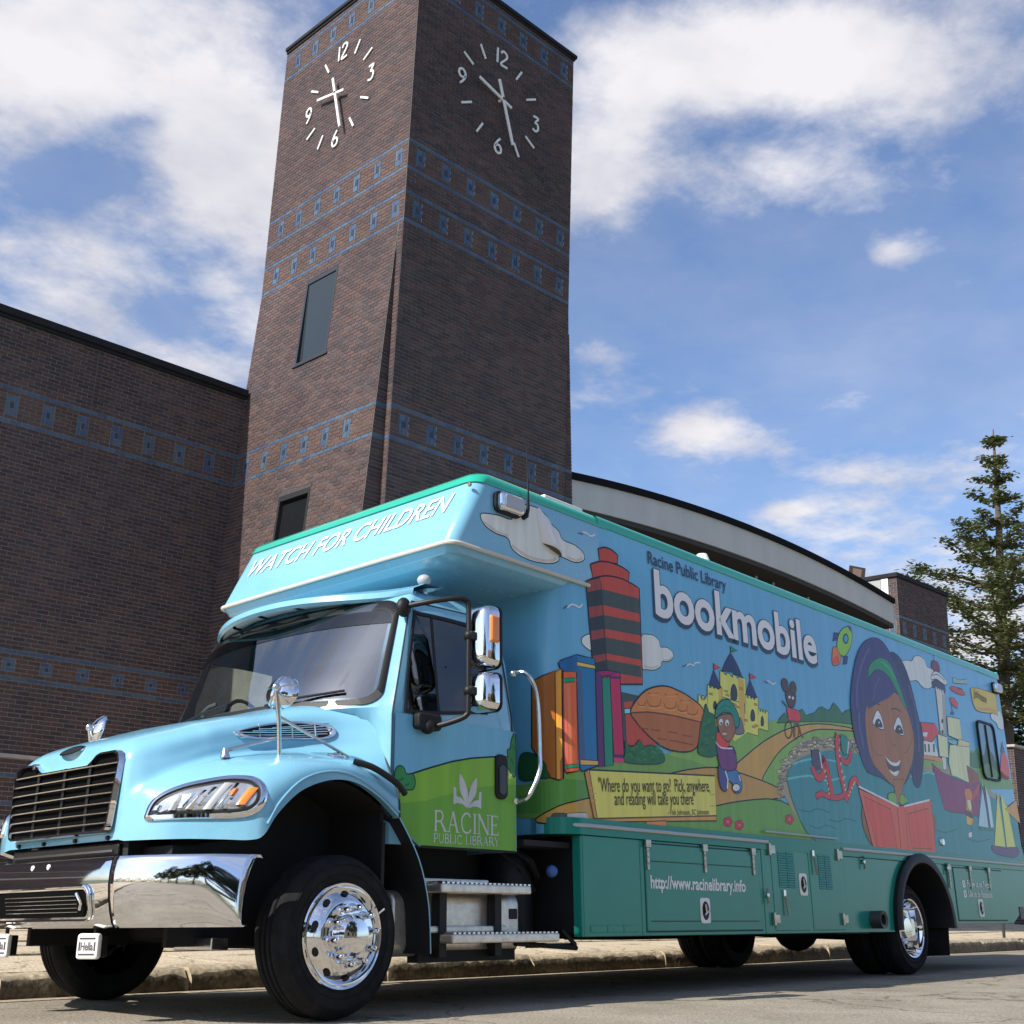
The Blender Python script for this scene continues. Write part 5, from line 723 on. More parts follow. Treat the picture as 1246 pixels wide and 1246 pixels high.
('painted_walnut',[(0,27,14,[1482,1096,1488,1113,1506,1132,1526,1150,1546,1167,1567,1183,1590,1197,1615,1209,1641,1218,1668,1226,1697,1233,1726,1238,1757,1240,1790,1239,1823,1235,1856,1231,1887,1226,1917,1219,1946,1211,1977,1202,2006,1191,2027,1178,2034,1163,2032,1146,2026,1128,2018,1110,2006,1092,1994,1073,1986,1052,1978,1031,1967,1013,1952,1000,1934,990,1912,982,1885,976,1854,972,1821,970,1786,970,1749,971,1714,976,1682,983,1652,993,1622,1004,1592,1018,1563,1033,1537,1049,1513,1064,1492,1079]),(0,28,0,[1483,1093,1602,1111,1727,1118,1855,1119,2003,1111,1982,1054,1961,1009,1912,984,1821,972,1714,978,1624,1006,1539,1049]),(1,29,12,[1483,1093,1514,1098,1558,1105,1602,1111,1643,1114,1685,1116,1727,1118,1768,1119,1810,1119,1855,1119,1912,1118,1972,1117,2014,1115]),(1,30,12,[1602,1163,1604,1157,1609,1148,1615,1142,1626,1139,1639,1139,1652,1140,1665,1142,1679,1146,1690,1151,1696,1159,1700,1169,1702,1176]),(1,31,10,[1610,1131,1620,1131,1636,1131,1651,1133,1667,1135,1683,1139,1694,1142]),(1,30,12,[1721,1168,1724,1162,1728,1154,1734,1148,1744,1145,1756,1145,1768,1146,1781,1148,1794,1151,1804,1156,1810,1164,1814,1174,1816,1181]),(1,31,10,[1729,1138,1739,1138,1753,1138,1768,1139,1783,1141,1798,1145,1808,1148]),(1,30,12,[1825,1169,1827,1163,1830,1155,1835,1149,1843,1146,1853,1146,1863,1146,1873,1148,1884,1151,1892,1156,1898,1163,1901,1172,1903,1179]),(1,31,10,[1830,1139,1839,1139,1850,1139,1862,1140,1875,1142,1887,1145,1896,1148]),(1,30,12,[1895,1160,1897,1154,1901,1147,1907,1142,1916,1140,1927,1140,1939,1141,1951,1143,1963,1146,1973,1150,1979,1157,1982,1165,1984,1171]),(1,31,10,[1901,1134,1911,1134,1925,1134,1938,1135,1952,1137,1967,1141,1977,1143]),(1,30,12,[1535,1145,1537,1142,1539,1137,1543,1133,1548,1131,1555,1131,1562,1132,1569,1133,1576,1135,1582,1138,1585,1143,1587,1148,1589,1152]),(1,31,10,[1539,1127,1545,1127,1553,1127,1562,1128,1570,1129,1578,1131,1584,1133]),(1,30,12,[1613,1194,1616,1193,1619,1191,1624,1190,1632,1190,1642,1190,1651,1192,1661,1193,1671,1195,1678,1197,1683,1199,1685,1202,1687,1204]),(1,31,10,[1620,1187,1628,1187,1640,1188,1651,1190,1663,1191,1674,1193,1682,1195]),(1,30,12,[1734,1205,1737,1204,1742,1202,1749,1201,1759,1201,1771,1202,1784,1204,1796,1206,1809,1208,1819,1210,1825,1213,1828,1216,1830,1218]),(1,31,10,[1744,1198,1754,1199,1769,1200,1783,1202,1798,1204,1813,1207,1824,1208]),(1,30,12,[1853,1195,1855,1194,1859,1192,1864,1191,1873,1191,1883,1191,1893,1193,1903,1194,1914,1196,1922,1198,1927,1201,1930,1204,1931,1206]),(1,31,10,[1860,1187,1868,1188,1881,1189,1893,1191,1905,1192,1918,1195,1926,1196]),(1,32,10,[1620,1041,1629,1041,1641,1041,1653,1042,1666,1042,1678,1043,1687,1043]),(1,32,10,[1745,1046,1754,1046,1766,1046,1779,1046,1792,1047,1805,1048,1814,1048]),(1,32,10,[1853,1043,1862,1044,1875,1044,1888,1044,1901,1044,1915,1045,1924,1046]),(1,32,10,[1665,1010,1673,1010,1686,1010,1698,1010,1711,1010,1723,1011,1732,1011]),(1,32,10,[1751,1011,1760,1011,1773,1011,1785,1012,1798,1012,1811,1013,1820,1013]),(1,32,10,[1537,1039,1545,1039,1557,1039,1569,1039,1581,1040,1593,1040,1601,1041]),(1,32,10,[1810,1010,1819,1010,1832,1010,1845,1010,1858,1011,1871,1011,1880,1012]),(1,32,10,[1860,1009,1869,1010,1882,1010,1895,1010,1908,1010,1921,1011,1931,1011])]),
('painted_books',[(0,33,12,[1054,1236,1066,1248,1141,1278,1254,1280,1250,883,1248,858,1151,829,1132,872,1134,1191,1065,1208]),(0,34,0,[1054,1236,1066,1248,1141,1278,1147,1254,1143,1178,1070,1208]),(0,35,6,[1140,1251,1253,1253,1254,1239,1141,1234]),(0,36,6,[1146,873,1253,879,1254,862,1147,853]),(0,37,0,[1139,1220,1168,1222,1175,876,1142,873]),(0,38,10,[1256,1227,1298,1237,1293,860,1256,855]),(0,39,10,[1297,1210,1356,1217,1351,870,1297,860]),(0,40,8,[1260,1231,1338,1246,1418,1248,1425,1229,1345,1227,1297,1215]),(0,41,12,[1349,1228,1418,1248,1425,890,1358,884]),(0,42,0,[1347,1226,1422,1233,1423,1223,1348,1214]),(0,42,0,[1354,914,1422,918,1423,906,1355,902]),(0,43,0,[1355,900,1424,904,1424,888,1358,884]),(0,44,12,[1072,1203,1134,1208,1137,830,1077,818,1068,833]),(0,45,0,[1086,1158,1100,1159,1104,856,1089,855]),(0,46,0,[1074,1157,1083,1158,1086,855,1074,855]),(0,47,4,[1073,1177,1136,1186,1137,1171,1074,1160]),(0,47,4,[1073,847,1135,856,1136,843,1074,834]),(0,48,12,[943,1172,994,1189,1068,1215,1065,798,1047,792,1014,802,962,890,939,919]),(0,49,6,[1042,1198,1068,1214,1066,798,1039,795])]),
('painted_bush',[(0,50,6,[878,889,886,900,897,903,908,904,920,903,933,900,944,896,955,891,964,884,973,878,983,871,992,864,998,856,1002,847,1003,838,1005,829,1011,819,1017,810,1016,802,1004,799,984,799,960,799,931,797,899,796,877,804,870,829,872,863])]),
('painted_bush',[(0,51,6,[1424,894,1422,906,1429,921,1435,937,1434,951,1432,965,1433,973,1440,970,1451,961,1463,955,1476,956,1491,960,1504,965,1515,974,1524,984,1533,989,1542,984,1551,973,1563,966,1580,968,1599,974,1620,977,1642,974,1665,969,1684,962,1698,951,1708,938,1710,926,1703,918,1689,912,1670,906,1645,902,1616,899,1586,896,1555,893,1523,891,1494,890,1466,889,1440,890]),(1,52,8,[1547,940,1552,945,1558,949,1565,946,1570,941]),(1,53,8,[1482,915,1487,919,1494,923,1500,920,1506,916]),(1,52,8,[1553,907,1558,912,1565,916,1572,913,1577,909]),(1,52,8,[1514,901,1519,906,1526,910,1533,907,1538,902]),(1,53,8,[1609,959,1614,964,1621,968,1628,965,1633,961]),(1,52,8,[1660,948,1666,953,1672,957,1680,954,1685,950]),(1,52,8,[1496,952,1501,956,1508,960,1515,957,1520,953]),(1,52,8,[1619,947,1624,951,1631,955,1638,952,1643,948]),(1,52,8,[1654,962,1659,966,1666,970,1673,967,1679,963]),(1,52,8,[1607,943,1612,948,1619,952,1626,949,1632,944]),(1,53,8,[1616,912,1621,917,1627,921,1634,918,1640,914]),(1,52,8,[1503,908,1508,913,1514,917,1521,914,1527,909]),(1,53,8,[1605,970,1611,974,1617,978,1624,975,1630,971]),(1,53,8,[1454,931,1459,935,1465,939,1472,936,1477,932]),(1,52,8,[1474,941,1478,946,1485,950,1492,947,1497,943]),(1,52,8,[1666,976,1671,981,1678,985,1685,982,1691,977]),(1,52,8,[1648,961,1654,966,1660,970,1667,967,1673,963]),(1,52,8,[1648,966,1653,971,1660,974,1667,971,1673,967]),(1,52,8,[1554,928,1559,933,1566,937,1573,934,1578,929]),(1,52,8,[1537,937,1542,942,1548,946,1555,943,1560,939]),(1,52,8,[1603,960,1608,965,1615,969,1622,966,1627,962]),(1,52,8,[1453,919,1458,924,1464,928,1471,925,1476,921]),(1,52,8,[1610,923,1615,928,1622,932,1629,928,1634,924]),(1,52,8,[1468,911,1472,916,1479,920,1485,917,1491,913]),(1,53,8,[1477,925,1482,930,1489,933,1496,930,1501,926]),(1,52,8,[1635,939,1640,944,1647,948,1654,945,1659,941])]),
('painted_bush',[(0,51,6,[1973,974,1963,982,1964,994,1966,1007,1970,1022,1976,1038,1982,1054,1986,1070,1991,1086,1997,1102,2005,1118,2014,1135,2024,1151,2033,1171,2042,1191,2050,1201,2058,1196,2065,1181,2073,1169,2086,1166,2099,1166,2110,1162,2116,1150,2119,1133,2121,1116,2124,1101,2126,1085,2126,1070,2122,1055,2114,1041,2111,1028,2115,1015,2123,1004,2123,994,2110,985,2091,977,2067,971,2035,969,1999,970]),(1,53,8,[2081,1119,2086,1124,2093,1128,2099,1125,2105,1120]),(1,52,8,[2033,1071,2039,1076,2045,1080,2052,1077,2057,1073]),(1,52,8,[2023,1040,2028,1045,2034,1050,2041,1046,2046,1042]),(1,53,8,[2035,1098,2040,1104,2046,1108,2053,1105,2058,1100]),(1,53,8,[2008,1009,2013,1014,2020,1018,2027,1015,2032,1010]),(1,52,8,[2057,1117,2062,1122,2068,1127,2075,1123,2080,1119]),(1,53,8,[1985,1012,1990,1017,1996,1021,2003,1017,2008,1013]),(1,52,8,[2033,1027,2038,1032,2045,1036,2051,1033,2056,1028]),(1,52,8,[2051,1122,2056,1127,2062,1131,2069,1128,2074,1123]),(1,53,8,[1992,1015,1997,1020,2003,1024,2010,1021,2015,1016]),(1,52,8,[2082,1054,2087,1059,2094,1063,2101,1060,2106,1055]),(1,53,8,[2059,1107,2064,1113,2071,1117,2078,1114,2083,1109]),(1,52,8,[1983,989,1987,994,1994,998,2000,995,2005,990]),(1,52,8,[2018,1104,2023,1109,2030,1113,2037,1110,2042,1105]),(1,52,8,[2056,1130,2061,1135,2068,1140,2074,1136,2079,1132]),(1,53,8,[2027,1015,2032,1020,2039,1024,2045,1021,2050,1016]),(1,53,8,[2040,991,2045,996,2052,1000,2059,997,2064,992]),(1,53,8,[2015,1058,2020,1063,2027,1067,2034,1064,2039,1059])]),
('painted_castle',[(0,54,8,[1984,1123,1995,1223,1996,1237,2013,1237,2012,1227,2025,1226,2027,1238,2043,1238,2042,1228,2056,1227,2057,1239,2074,1240,2073,1229,2087,1228,2088,1240,2106,1241,2120,1241,2106,1126]),(0,54,8,[2200,1360,2383,1362,2373,1121,2188,1171]),(0,54,8,[2176,1254,2189,1360,2191,1374,2221,1373,2220,1366,2244,1360,2245,1373,2276,1372,2275,1365,2299,1359,2301,1372,2331,1371,2330,1364,2355,1358,2357,1371,2388,1370,2414,1370,2397,1246]),(0,54,8,[2064,1180,2075,1281,2077,1294,2093,1294,2092,1284,2105,1282,2107,1294,2123,1295,2122,1285,2135,1283,2137,1295,2153,1295,2152,1285,2166,1283,2167,1295,2184,1296,2198,1296,2183,1180]),(0,54,8,[2372,1115,2395,1279,2397,1293,2413,1292,2412,1282,2425,1279,2426,1292,2443,1292,2441,1282,2454,1279,2456,1291,2472,1291,2471,1281,2484,1278,2486,1291,2502,1290,2516,1290,2489,1110]),(0,54,8,[2495,1147,2507,1228,2509,1242,2521,1241,2519,1231,2529,1228,2531,1241,2544,1240,2542,1230,2552,1227,2554,1240,2566,1239,2565,1229,2574,1226,2576,1239,2589,1238,2599,1238,2584,1142]),(0,54,0,[1997,1195,2192,1208,2407,1198,2597,1222,2576,1166,2396,1118,2274,1062,2024,1151]),(0,55,0,[2343,1363,2394,1358,2377,1146,2328,1128]),(0,55,0,[2165,1300,2195,1302,2189,1195,2160,1198]),(0,56,8,[2203,1370,2213,1382,2226,1400,2241,1419,2259,1438,2279,1459,2294,1474,2309,1460,2331,1440,2350,1420,2365,1400,2378,1380,2386,1366,2344,1375,2293,1383,2248,1381]),(0,56,8,[2089,1290,2138,1369,2192,1295,2169,1286,2126,1292]),(0,56,8,[2400,1290,2453,1369,2506,1292,2467,1285,2433,1296]),(0,57,6,[2268,1251,2267,1275,2275,1303,2288,1321,2304,1329,2317,1322,2326,1306,2327,1281,2319,1258,2293,1248]),(0,57,6,[2113,1189,2112,1201,2116,1214,2123,1223,2131,1227,2138,1224,2143,1216,2144,1204,2140,1192,2126,1188]),(0,57,6,[2431,1175,2430,1192,2436,1212,2446,1225,2457,1230,2466,1226,2472,1214,2473,1196,2467,1180,2449,1173]),(0,57,6,[2521,1162,2521,1177,2526,1194,2532,1204,2540,1209,2546,1205,2550,1194,2550,1179,2545,1165,2532,1160]),(0,57,6,[2040,1174,2039,1184,2042,1194,2047,1201,2053,1204,2058,1202,2061,1195,2062,1186,2059,1177,2049,1173]),(0,58,8,[2279,1099,2276,1116,2283,1140,2293,1160,2305,1171,2321,1177,2335,1177,2345,1170,2354,1157,2359,1144,2364,1131,2367,1118,2360,1108,2335,1100,2302,1095]),(0,59,6,[2295,1505,2358,1495,2298,1479]),(1,60,8,[2296,1508,2295,1468]),(0,61,6,[2138,1398,2198,1388,2141,1373]),(1,60,8,[2138,1401,2138,1362]),(0,62,6,[2450,1400,2515,1390,2452,1374]),(1,60,8,[2451,1403,2450,1362]),(0,63,4,[2215,1288,2246,1289,2245,1281,2214,1281]),(0,63,4,[2224,1271,2255,1272,2254,1264,2223,1264]),(0,63,4,[2085,1258,2115,1259,2114,1251,2084,1251]),(0,63,4,[2350,1319,2382,1320,2381,1312,2348,1311]),(0,63,4,[2370,1174,2403,1175,2402,1167,2369,1167]),(0,63,4,[2437,1152,2470,1152,2469,1144,2436,1144]),(0,63,4,[2462,1161,2495,1161,2494,1153,2461,1153]),(0,63,4,[2471,1261,2504,1261,2503,1254,2470,1253]),(0,63,4,[2017,1225,2047,1226,2046,1219,2016,1218]),(0,63,4,[2281,1236,2313,1237,2312,1229,2280,1229]),(0,63,4,[2308,1228,2341,1228,2340,1221,2308,1220]),(0,63,4,[2039,1181,2068,1181,2068,1174,2038,1174])]),
('painted_boy',[(0,64,8,[2121,936,2135,943,2154,943,2170,938,2179,926,2184,909,2186,890,2184,870,2180,849,2173,835,2162,830,2148,832,2136,838,2127,848,2121,863,2117,879,2115,899,2116,921]),(0,65,8,[2192,937,2214,940,2247,937,2273,930,2290,919,2301,904,2307,889,2308,872,2304,855,2295,841,2280,834,2260,830,2244,832,2236,842,2233,858,2227,871,2215,876,2200,878,2190,885,2185,902,2184,923]),(0,66,10,[2112,1039,2125,1038,2146,1029,2169,1022,2196,1026,2225,1034,2248,1036,2261,1030,2268,1018,2272,1003,2276,983,2277,960,2269,941,2247,931,2217,925,2190,922,2169,923,2151,928,2137,935,2129,946,2124,960,2121,977,2115,999,2110,1024]),(0,67,0,[2260,1037,2276,1009,2260,999,2247,1024]),(0,68,6,[2128,1088,2154,1087,2188,1080,2214,1071,2224,1061,2226,1049,2221,1039,2208,1030,2188,1022,2169,1019,2149,1022,2130,1030,2117,1040,2114,1056,2117,1076]),(1,69,12,[2109,1042,2119,1035,2133,1026,2153,1020,2184,1021,2221,1024,2247,1027]),(0,70,8,[2132,1147,2142,1156,2158,1164,2177,1170,2202,1176,2232,1181,2256,1180,2271,1169,2280,1152,2284,1135,2283,1118,2276,1101,2266,1085,2250,1071,2231,1059,2212,1053,2193,1055,2175,1063,2159,1074,2149,1085,2142,1099,2137,1112,2132,1124,2130,1136]),(0,71,10,[2118,1157,2121,1169,2127,1185,2137,1201,2150,1214,2167,1227,2185,1237,2202,1243,2220,1246,2236,1247,2251,1244,2266,1239,2279,1231,2294,1219,2309,1203,2319,1188,2323,1170,2323,1153,2318,1139,2308,1130,2295,1124,2283,1126,2276,1141,2272,1164,2261,1180,2241,1186,2214,1185,2189,1181,2165,1171,2142,1158,2125,1149,2118,1147,2117,1150]),(1,72,10,[2152,1191,2165,1198,2185,1208,2204,1215,2225,1216,2245,1213,2260,1210]),(1,72,8,[2144,1169,2162,1177,2188,1189,2213,1195,2236,1193,2258,1187,2273,1182]),(0,73,4,[2182,1138,2177,1128,2167,1121,2156,1119,2148,1124,2146,1134,2151,1144,2160,1151,2171,1153,2179,1148]),(0,74,0,[2173,1131,2170,1126,2164,1124,2159,1125,2157,1129,2160,1134,2166,1137,2171,1136]),(0,73,4,[2233,1140,2228,1130,2218,1122,2207,1121,2199,1126,2197,1136,2201,1146,2211,1153,2222,1155,2231,1149]),(0,74,0,[2224,1133,2221,1128,2215,1125,2210,1127,2208,1131,2211,1136,2217,1139,2222,1137]),(0,75,6,[2213,1088,2207,1082,2195,1077,2180,1076,2168,1078,2164,1083,2169,1089,2182,1094,2197,1096,2209,1093]),(0,76,8,[2287,857,2282,848,2269,841,2253,837,2238,838,2227,844,2224,852,2230,861,2242,869,2258,872,2273,871,2284,865]),(1,77,20,[2173,921,2190,885,2180,844]),(1,77,18,[2288,911,2296,888])]),
('painted_child',[(0,78,5,[2782,1343,2784,1354,2791,1362,2801,1369,2814,1375,2831,1380,2847,1381,2862,1379,2877,1372,2886,1363,2887,1350,2884,1335,2878,1320,2871,1307,2861,1295,2849,1287,2834,1285,2817,1286,2803,1293,2793,1307,2785,1326]),(0,78,5,[2752,1403,2758,1412,2768,1420,2778,1425,2790,1426,2803,1423,2812,1418,2817,1410,2819,1400,2819,1389,2818,1380,2815,1371,2809,1364,2798,1360,2785,1359,2773,1359,2765,1363,2760,1370,2755,1378,2752,1386,2750,1395]),(0,78,5,[2839,1404,2849,1413,2861,1420,2873,1424,2882,1421,2891,1415,2897,1406,2899,1397,2899,1386,2894,1376,2883,1368,2868,1362,2855,1359,2846,1361,2839,1366,2834,1374,2833,1383,2835,1394]),(0,79,6,[2786,1282,2800,1284,2820,1282,2842,1280,2865,1281,2889,1281,2906,1277,2915,1264,2916,1247,2910,1233,2894,1226,2871,1222,2849,1220,2829,1217,2810,1217,2796,1219,2790,1227,2788,1239,2787,1250,2784,1262,2782,1274]),(0,80,0,[2832,1338,2827,1332,2818,1328,2810,1330,2808,1335,2812,1341,2821,1344,2829,1343]),(0,80,0,[2866,1338,2861,1332,2852,1328,2844,1329,2842,1334,2846,1341,2855,1344,2863,1343]),(1,78,20,[2747,1309,2786,1285]),(0,81,0,[2772,1304,2767,1300,2757,1297,2747,1297,2744,1300,2748,1304,2759,1307,2768,1306]),(1,82,16,[2818,1175,2812,1159,2802,1145,2789,1135,2775,1130,2762,1132,2752,1140,2747,1152,2747,1167,2752,1183,2762,1198,2775,1208,2789,1213,2802,1211,2812,1204,2818,1191,2818,1175]),(1,82,12,[2887,1175,2882,1161,2874,1148,2863,1140,2852,1136,2841,1137,2833,1144,2829,1155,2829,1168,2834,1182,2842,1194,2853,1203,2864,1207,2875,1206,2883,1199,2887,1188,2887,1175]),(1,83,30,[2819,1219,2884,1221,2904,1165,2925,1150]),(1,84,16,[2854,1217,2842,1146])]),
('painted_rocket',[(0,85,6,[3339,1664,3349,1676,3360,1680,3373,1682,3386,1684,3401,1684,3413,1679,3421,1670,3427,1657,3429,1643,3427,1629,3422,1614,3412,1601,3399,1592,3382,1585,3365,1581,3347,1577,3329,1576,3319,1584,3320,1607,3329,1639]),(0,86,0,[3338,1616,3354,1625,3374,1634,3390,1637,3400,1628,3406,1613,3402,1600,3380,1591,3348,1585,3325,1585,3322,1592,3328,1604]),(0,87,6,[3375,1761,3431,1768,3410,1730,3351,1708]),(0,88,6,[3468,1649,3514,1653,3491,1608,3443,1596]),(0,89,4,[3400,1684,3445,1704,3455,1686,3425,1642]),(0,90,8,[3397,1703,3402,1716,3410,1731,3420,1746,3432,1761,3446,1776,3464,1790,3485,1803,3510,1814,3533,1823,3554,1829,3573,1832,3587,1829,3593,1818,3594,1801,3591,1782,3585,1763,3575,1743,3564,1724,3550,1707,3536,1691,3520,1677,3502,1664,3484,1653,3467,1646,3451,1643,3436,1645,3422,1648,3411,1655,3401,1664,3395,1673,3393,1682,3394,1692]),(0,91,0,[3538,1825,3588,1829,3587,1792,3559,1814]),(0,92,6,[3541,1755,3535,1742,3523,1730,3508,1722,3492,1720,3480,1723,3472,1731,3471,1743,3478,1756,3489,1768,3504,1776,3520,1779,3533,1776,3540,1767]),(0,93,0,[3532,1754,3527,1743,3517,1734,3506,1729,3496,1730,3489,1736,3489,1746,3494,1757,3503,1766,3515,1771,3525,1770,3532,1763])]),
('painted_tentacles',[(1,60,62,[2999,868,3007,872,3018,876,3031,881,3043,885,3055,888,3065,889,3074,888,3083,886,3092,884,3102,883,3112,881,3123,880,3135,879,3146,878,3159,878,3172,878,3186,878,3200,878,3214,879,3228,880,3242,883,3257,887,3271,890,3283,894,3292,896]),(1,94,50,[2999,868,3007,872,3018,876,3031,881,3043,885,3055,888,3065,889,3074,888,3083,886,3092,884,3102,883,3112,881,3123,880,3135,879,3146,878,3159,878,3172,878,3186,878,3200,878,3214,879,3228,880,3242,883,3257,887,3271,890,3283,894,3292,896]),(1,60,87,[2990,1017,2992,1013,2995,1005,2998,997,3002,989,3007,983,3013,978,3021,972,3029,968,3037,965,3046,964,3055,965,3066,968,3076,972,3085,978,3093,986,3100,996,3106,1010,3110,1024,3114,1037,3115,1047,3114,1054,3109,1059,3104,1062,3100,1064,3099,1064,3103,1062,3110,1059,3118,1053,3127,1047,3133,1040,3138,1031,3142,1020,3146,1009,3149,997,3152,986,3154,976,3156,965,3157,954,3158,943,3160,932,3163,921,3166,908,3169,896,3172,886,3174,879]),(1,94,75,[2990,1017,2992,1013,2995,1005,2998,997,3002,989,3007,983,3013,978,3021,972,3029,968,3037,965,3046,964,3055,965,3066,968,3076,972,3085,978,3093,986,3100,996,3106,1010,3110,1024,3114,1037,3115,1047,3114,1054,3109,1059,3104,1062,3100,1064,3099,1064,3103,1062,3110,1059,3118,1053,3127,1047,3133,1040,3138,1031,3142,1020,3146,1009,3149,997,3152,986,3154,976,3156,965,3157,954,3158,943,3160,932,3163,921,3166,908,3169,896,3172,886,3174,879]),(1,60,87,[3293,1210,3290,1202,3286,1189,3281,1175,3277,1160,3274,1147,3272,1134,3271,1121,3270,1108,3270,1094,3270,1080,3271,1066,3273,1051,3275,1036,3277,1021,3280,1007,3284,993,3288,981,3293,968,3297,956,3302,943,3305,929,3309,913,3312,898,3315,885,3317,875]),(1,94,75,[3293,1210,3290,1202,3286,1189,3281,1175,3277,1160,3274,1147,3272,1134,3271,1121,3270,1108,3270,1094,3270,1080,3271,1066,3273,1051,3275,1036,3277,1021,3280,1007,3284,993,3288,981,3293,968,3297,956,3302,943,3305,929,3309,913,3312,898,3315,885,3317,875]),(1,60,67,[3303,1093,3307,1090,3311,1085,3316,1080,3322,1075,3329,1072,3337,1070,3347,1069,3357,1069,3367,1069,3375,1071,3383,1075,3390,1080,3396,1086,3402,1092,3407,1098,3412,1105,3416,1113,3420,1121,3423,1128,3425,1133]),(1,94,55,[3303,1093,3307,1090,3311,1085,3316,1080,3322,1075,3329,1072,3337,1070,3347,1069,3357,1069,3367,1069,3375,1071,3383,1075,3390,1080,3396,1086,3402,1092,3407,1098,3412,1105,3416,1113,3420,1121,3423,1128,3425,1133]),(1,60,72,[3317,875,3323,880,3330,888,3339,896,3348,906,3356,915,3364,926,3371,937,3378,949,3386,960,3394,969,3404,976,3414,982,3425,987,3436,990,3446,990,3454,987,3463,981,3470,974,3477,967,3481,962]),(1,94,60,[3317,875,3323,880,3330,888,3339,896,3348,906,3356,915,3364,926,3371,937,3378,949,3386,960,3394,969,3404,976,3414,982,3425,987,3436,990,3446,990,3454,987,3463,981,3470,974,3477,967,3481,962]),(0,95,0,[3125,1002,3121,997,3114,994,3108,996,3107,1001,3111,1006,3117,1009,3123,1007]),(0,95,0,[3130,976,3127,971,3120,968,3114,970,3113,975,3116,980,3123,983,3129,981]),(0,95,0,[3137,944,3134,939,3127,936,3121,938,3120,943,3123,948,3130,951,3136,949]),(0,95,0,[3143,916,3139,910,3132,908,3127,909,3125,914,3129,920,3135,923,3141,921]),(0,95,0,[3147,895,3143,890,3136,887,3131,889,3129,894,3133,899,3139,902,3145,900]),(0,95,0,[3304,1126,3300,1120,3293,1117,3287,1119,3286,1124,3289,1130,3297,1133,3303,1131]),(0,95,0,[3304,1095,3300,1090,3293,1087,3287,1088,3285,1093,3289,1099,3296,1102,3302,1100]),(0,95,0,[3304,1055,3301,1050,3294,1047,3287,1049,3286,1054,3290,1059,3297,1062,3303,1061]),(0,95,0,[3310,1018,3306,1012,3299,1009,3293,1011,3292,1016,3295,1022,3302,1024,3309,1023]),(0,95,0,[3317,982,3313,976,3306,973,3300,975,3298,980,3302,986,3309,989,3315,987]),(0,95,0,[3323,950,3319,944,3312,941,3306,943,3304,948,3308,954,3315,956,3321,955]),(0,95,0,[3327,927,3324,921,3317,919,3310,920,3309,925,3313,931,3320,934,3326,932]),(0,95,0,[3363,902,3359,896,3352,893,3346,895,3344,900,3348,906,3355,908,3361,907]),(0,95,0,[3380,920,3376,914,3369,911,3363,913,3361,918,3365,924,3372,927,3379,925]),(0,95,0,[3403,942,3399,936,3391,934,3385,935,3384,940,3388,946,3395,949,3401,947]),(0,95,0,[3424,960,3420,954,3413,952,3407,953,3405,958,3409,964,3416,967,3423,965]),(0,95,0,[3441,973,3437,967,3429,965,3423,966,3422,972,3426,977,3433,980,3439,978]),(0,96,8,[2995,1095,3073,1105,3084,1012,3019,998,2988,1031]),(1,97,20,[3076,1094,3087,1013]),(0,98,8,[3323,1209,3389,1206,3416,1185,3391,1120,3346,1102,3321,1128]),(1,99,20,[3410,1182,3385,1115])]),
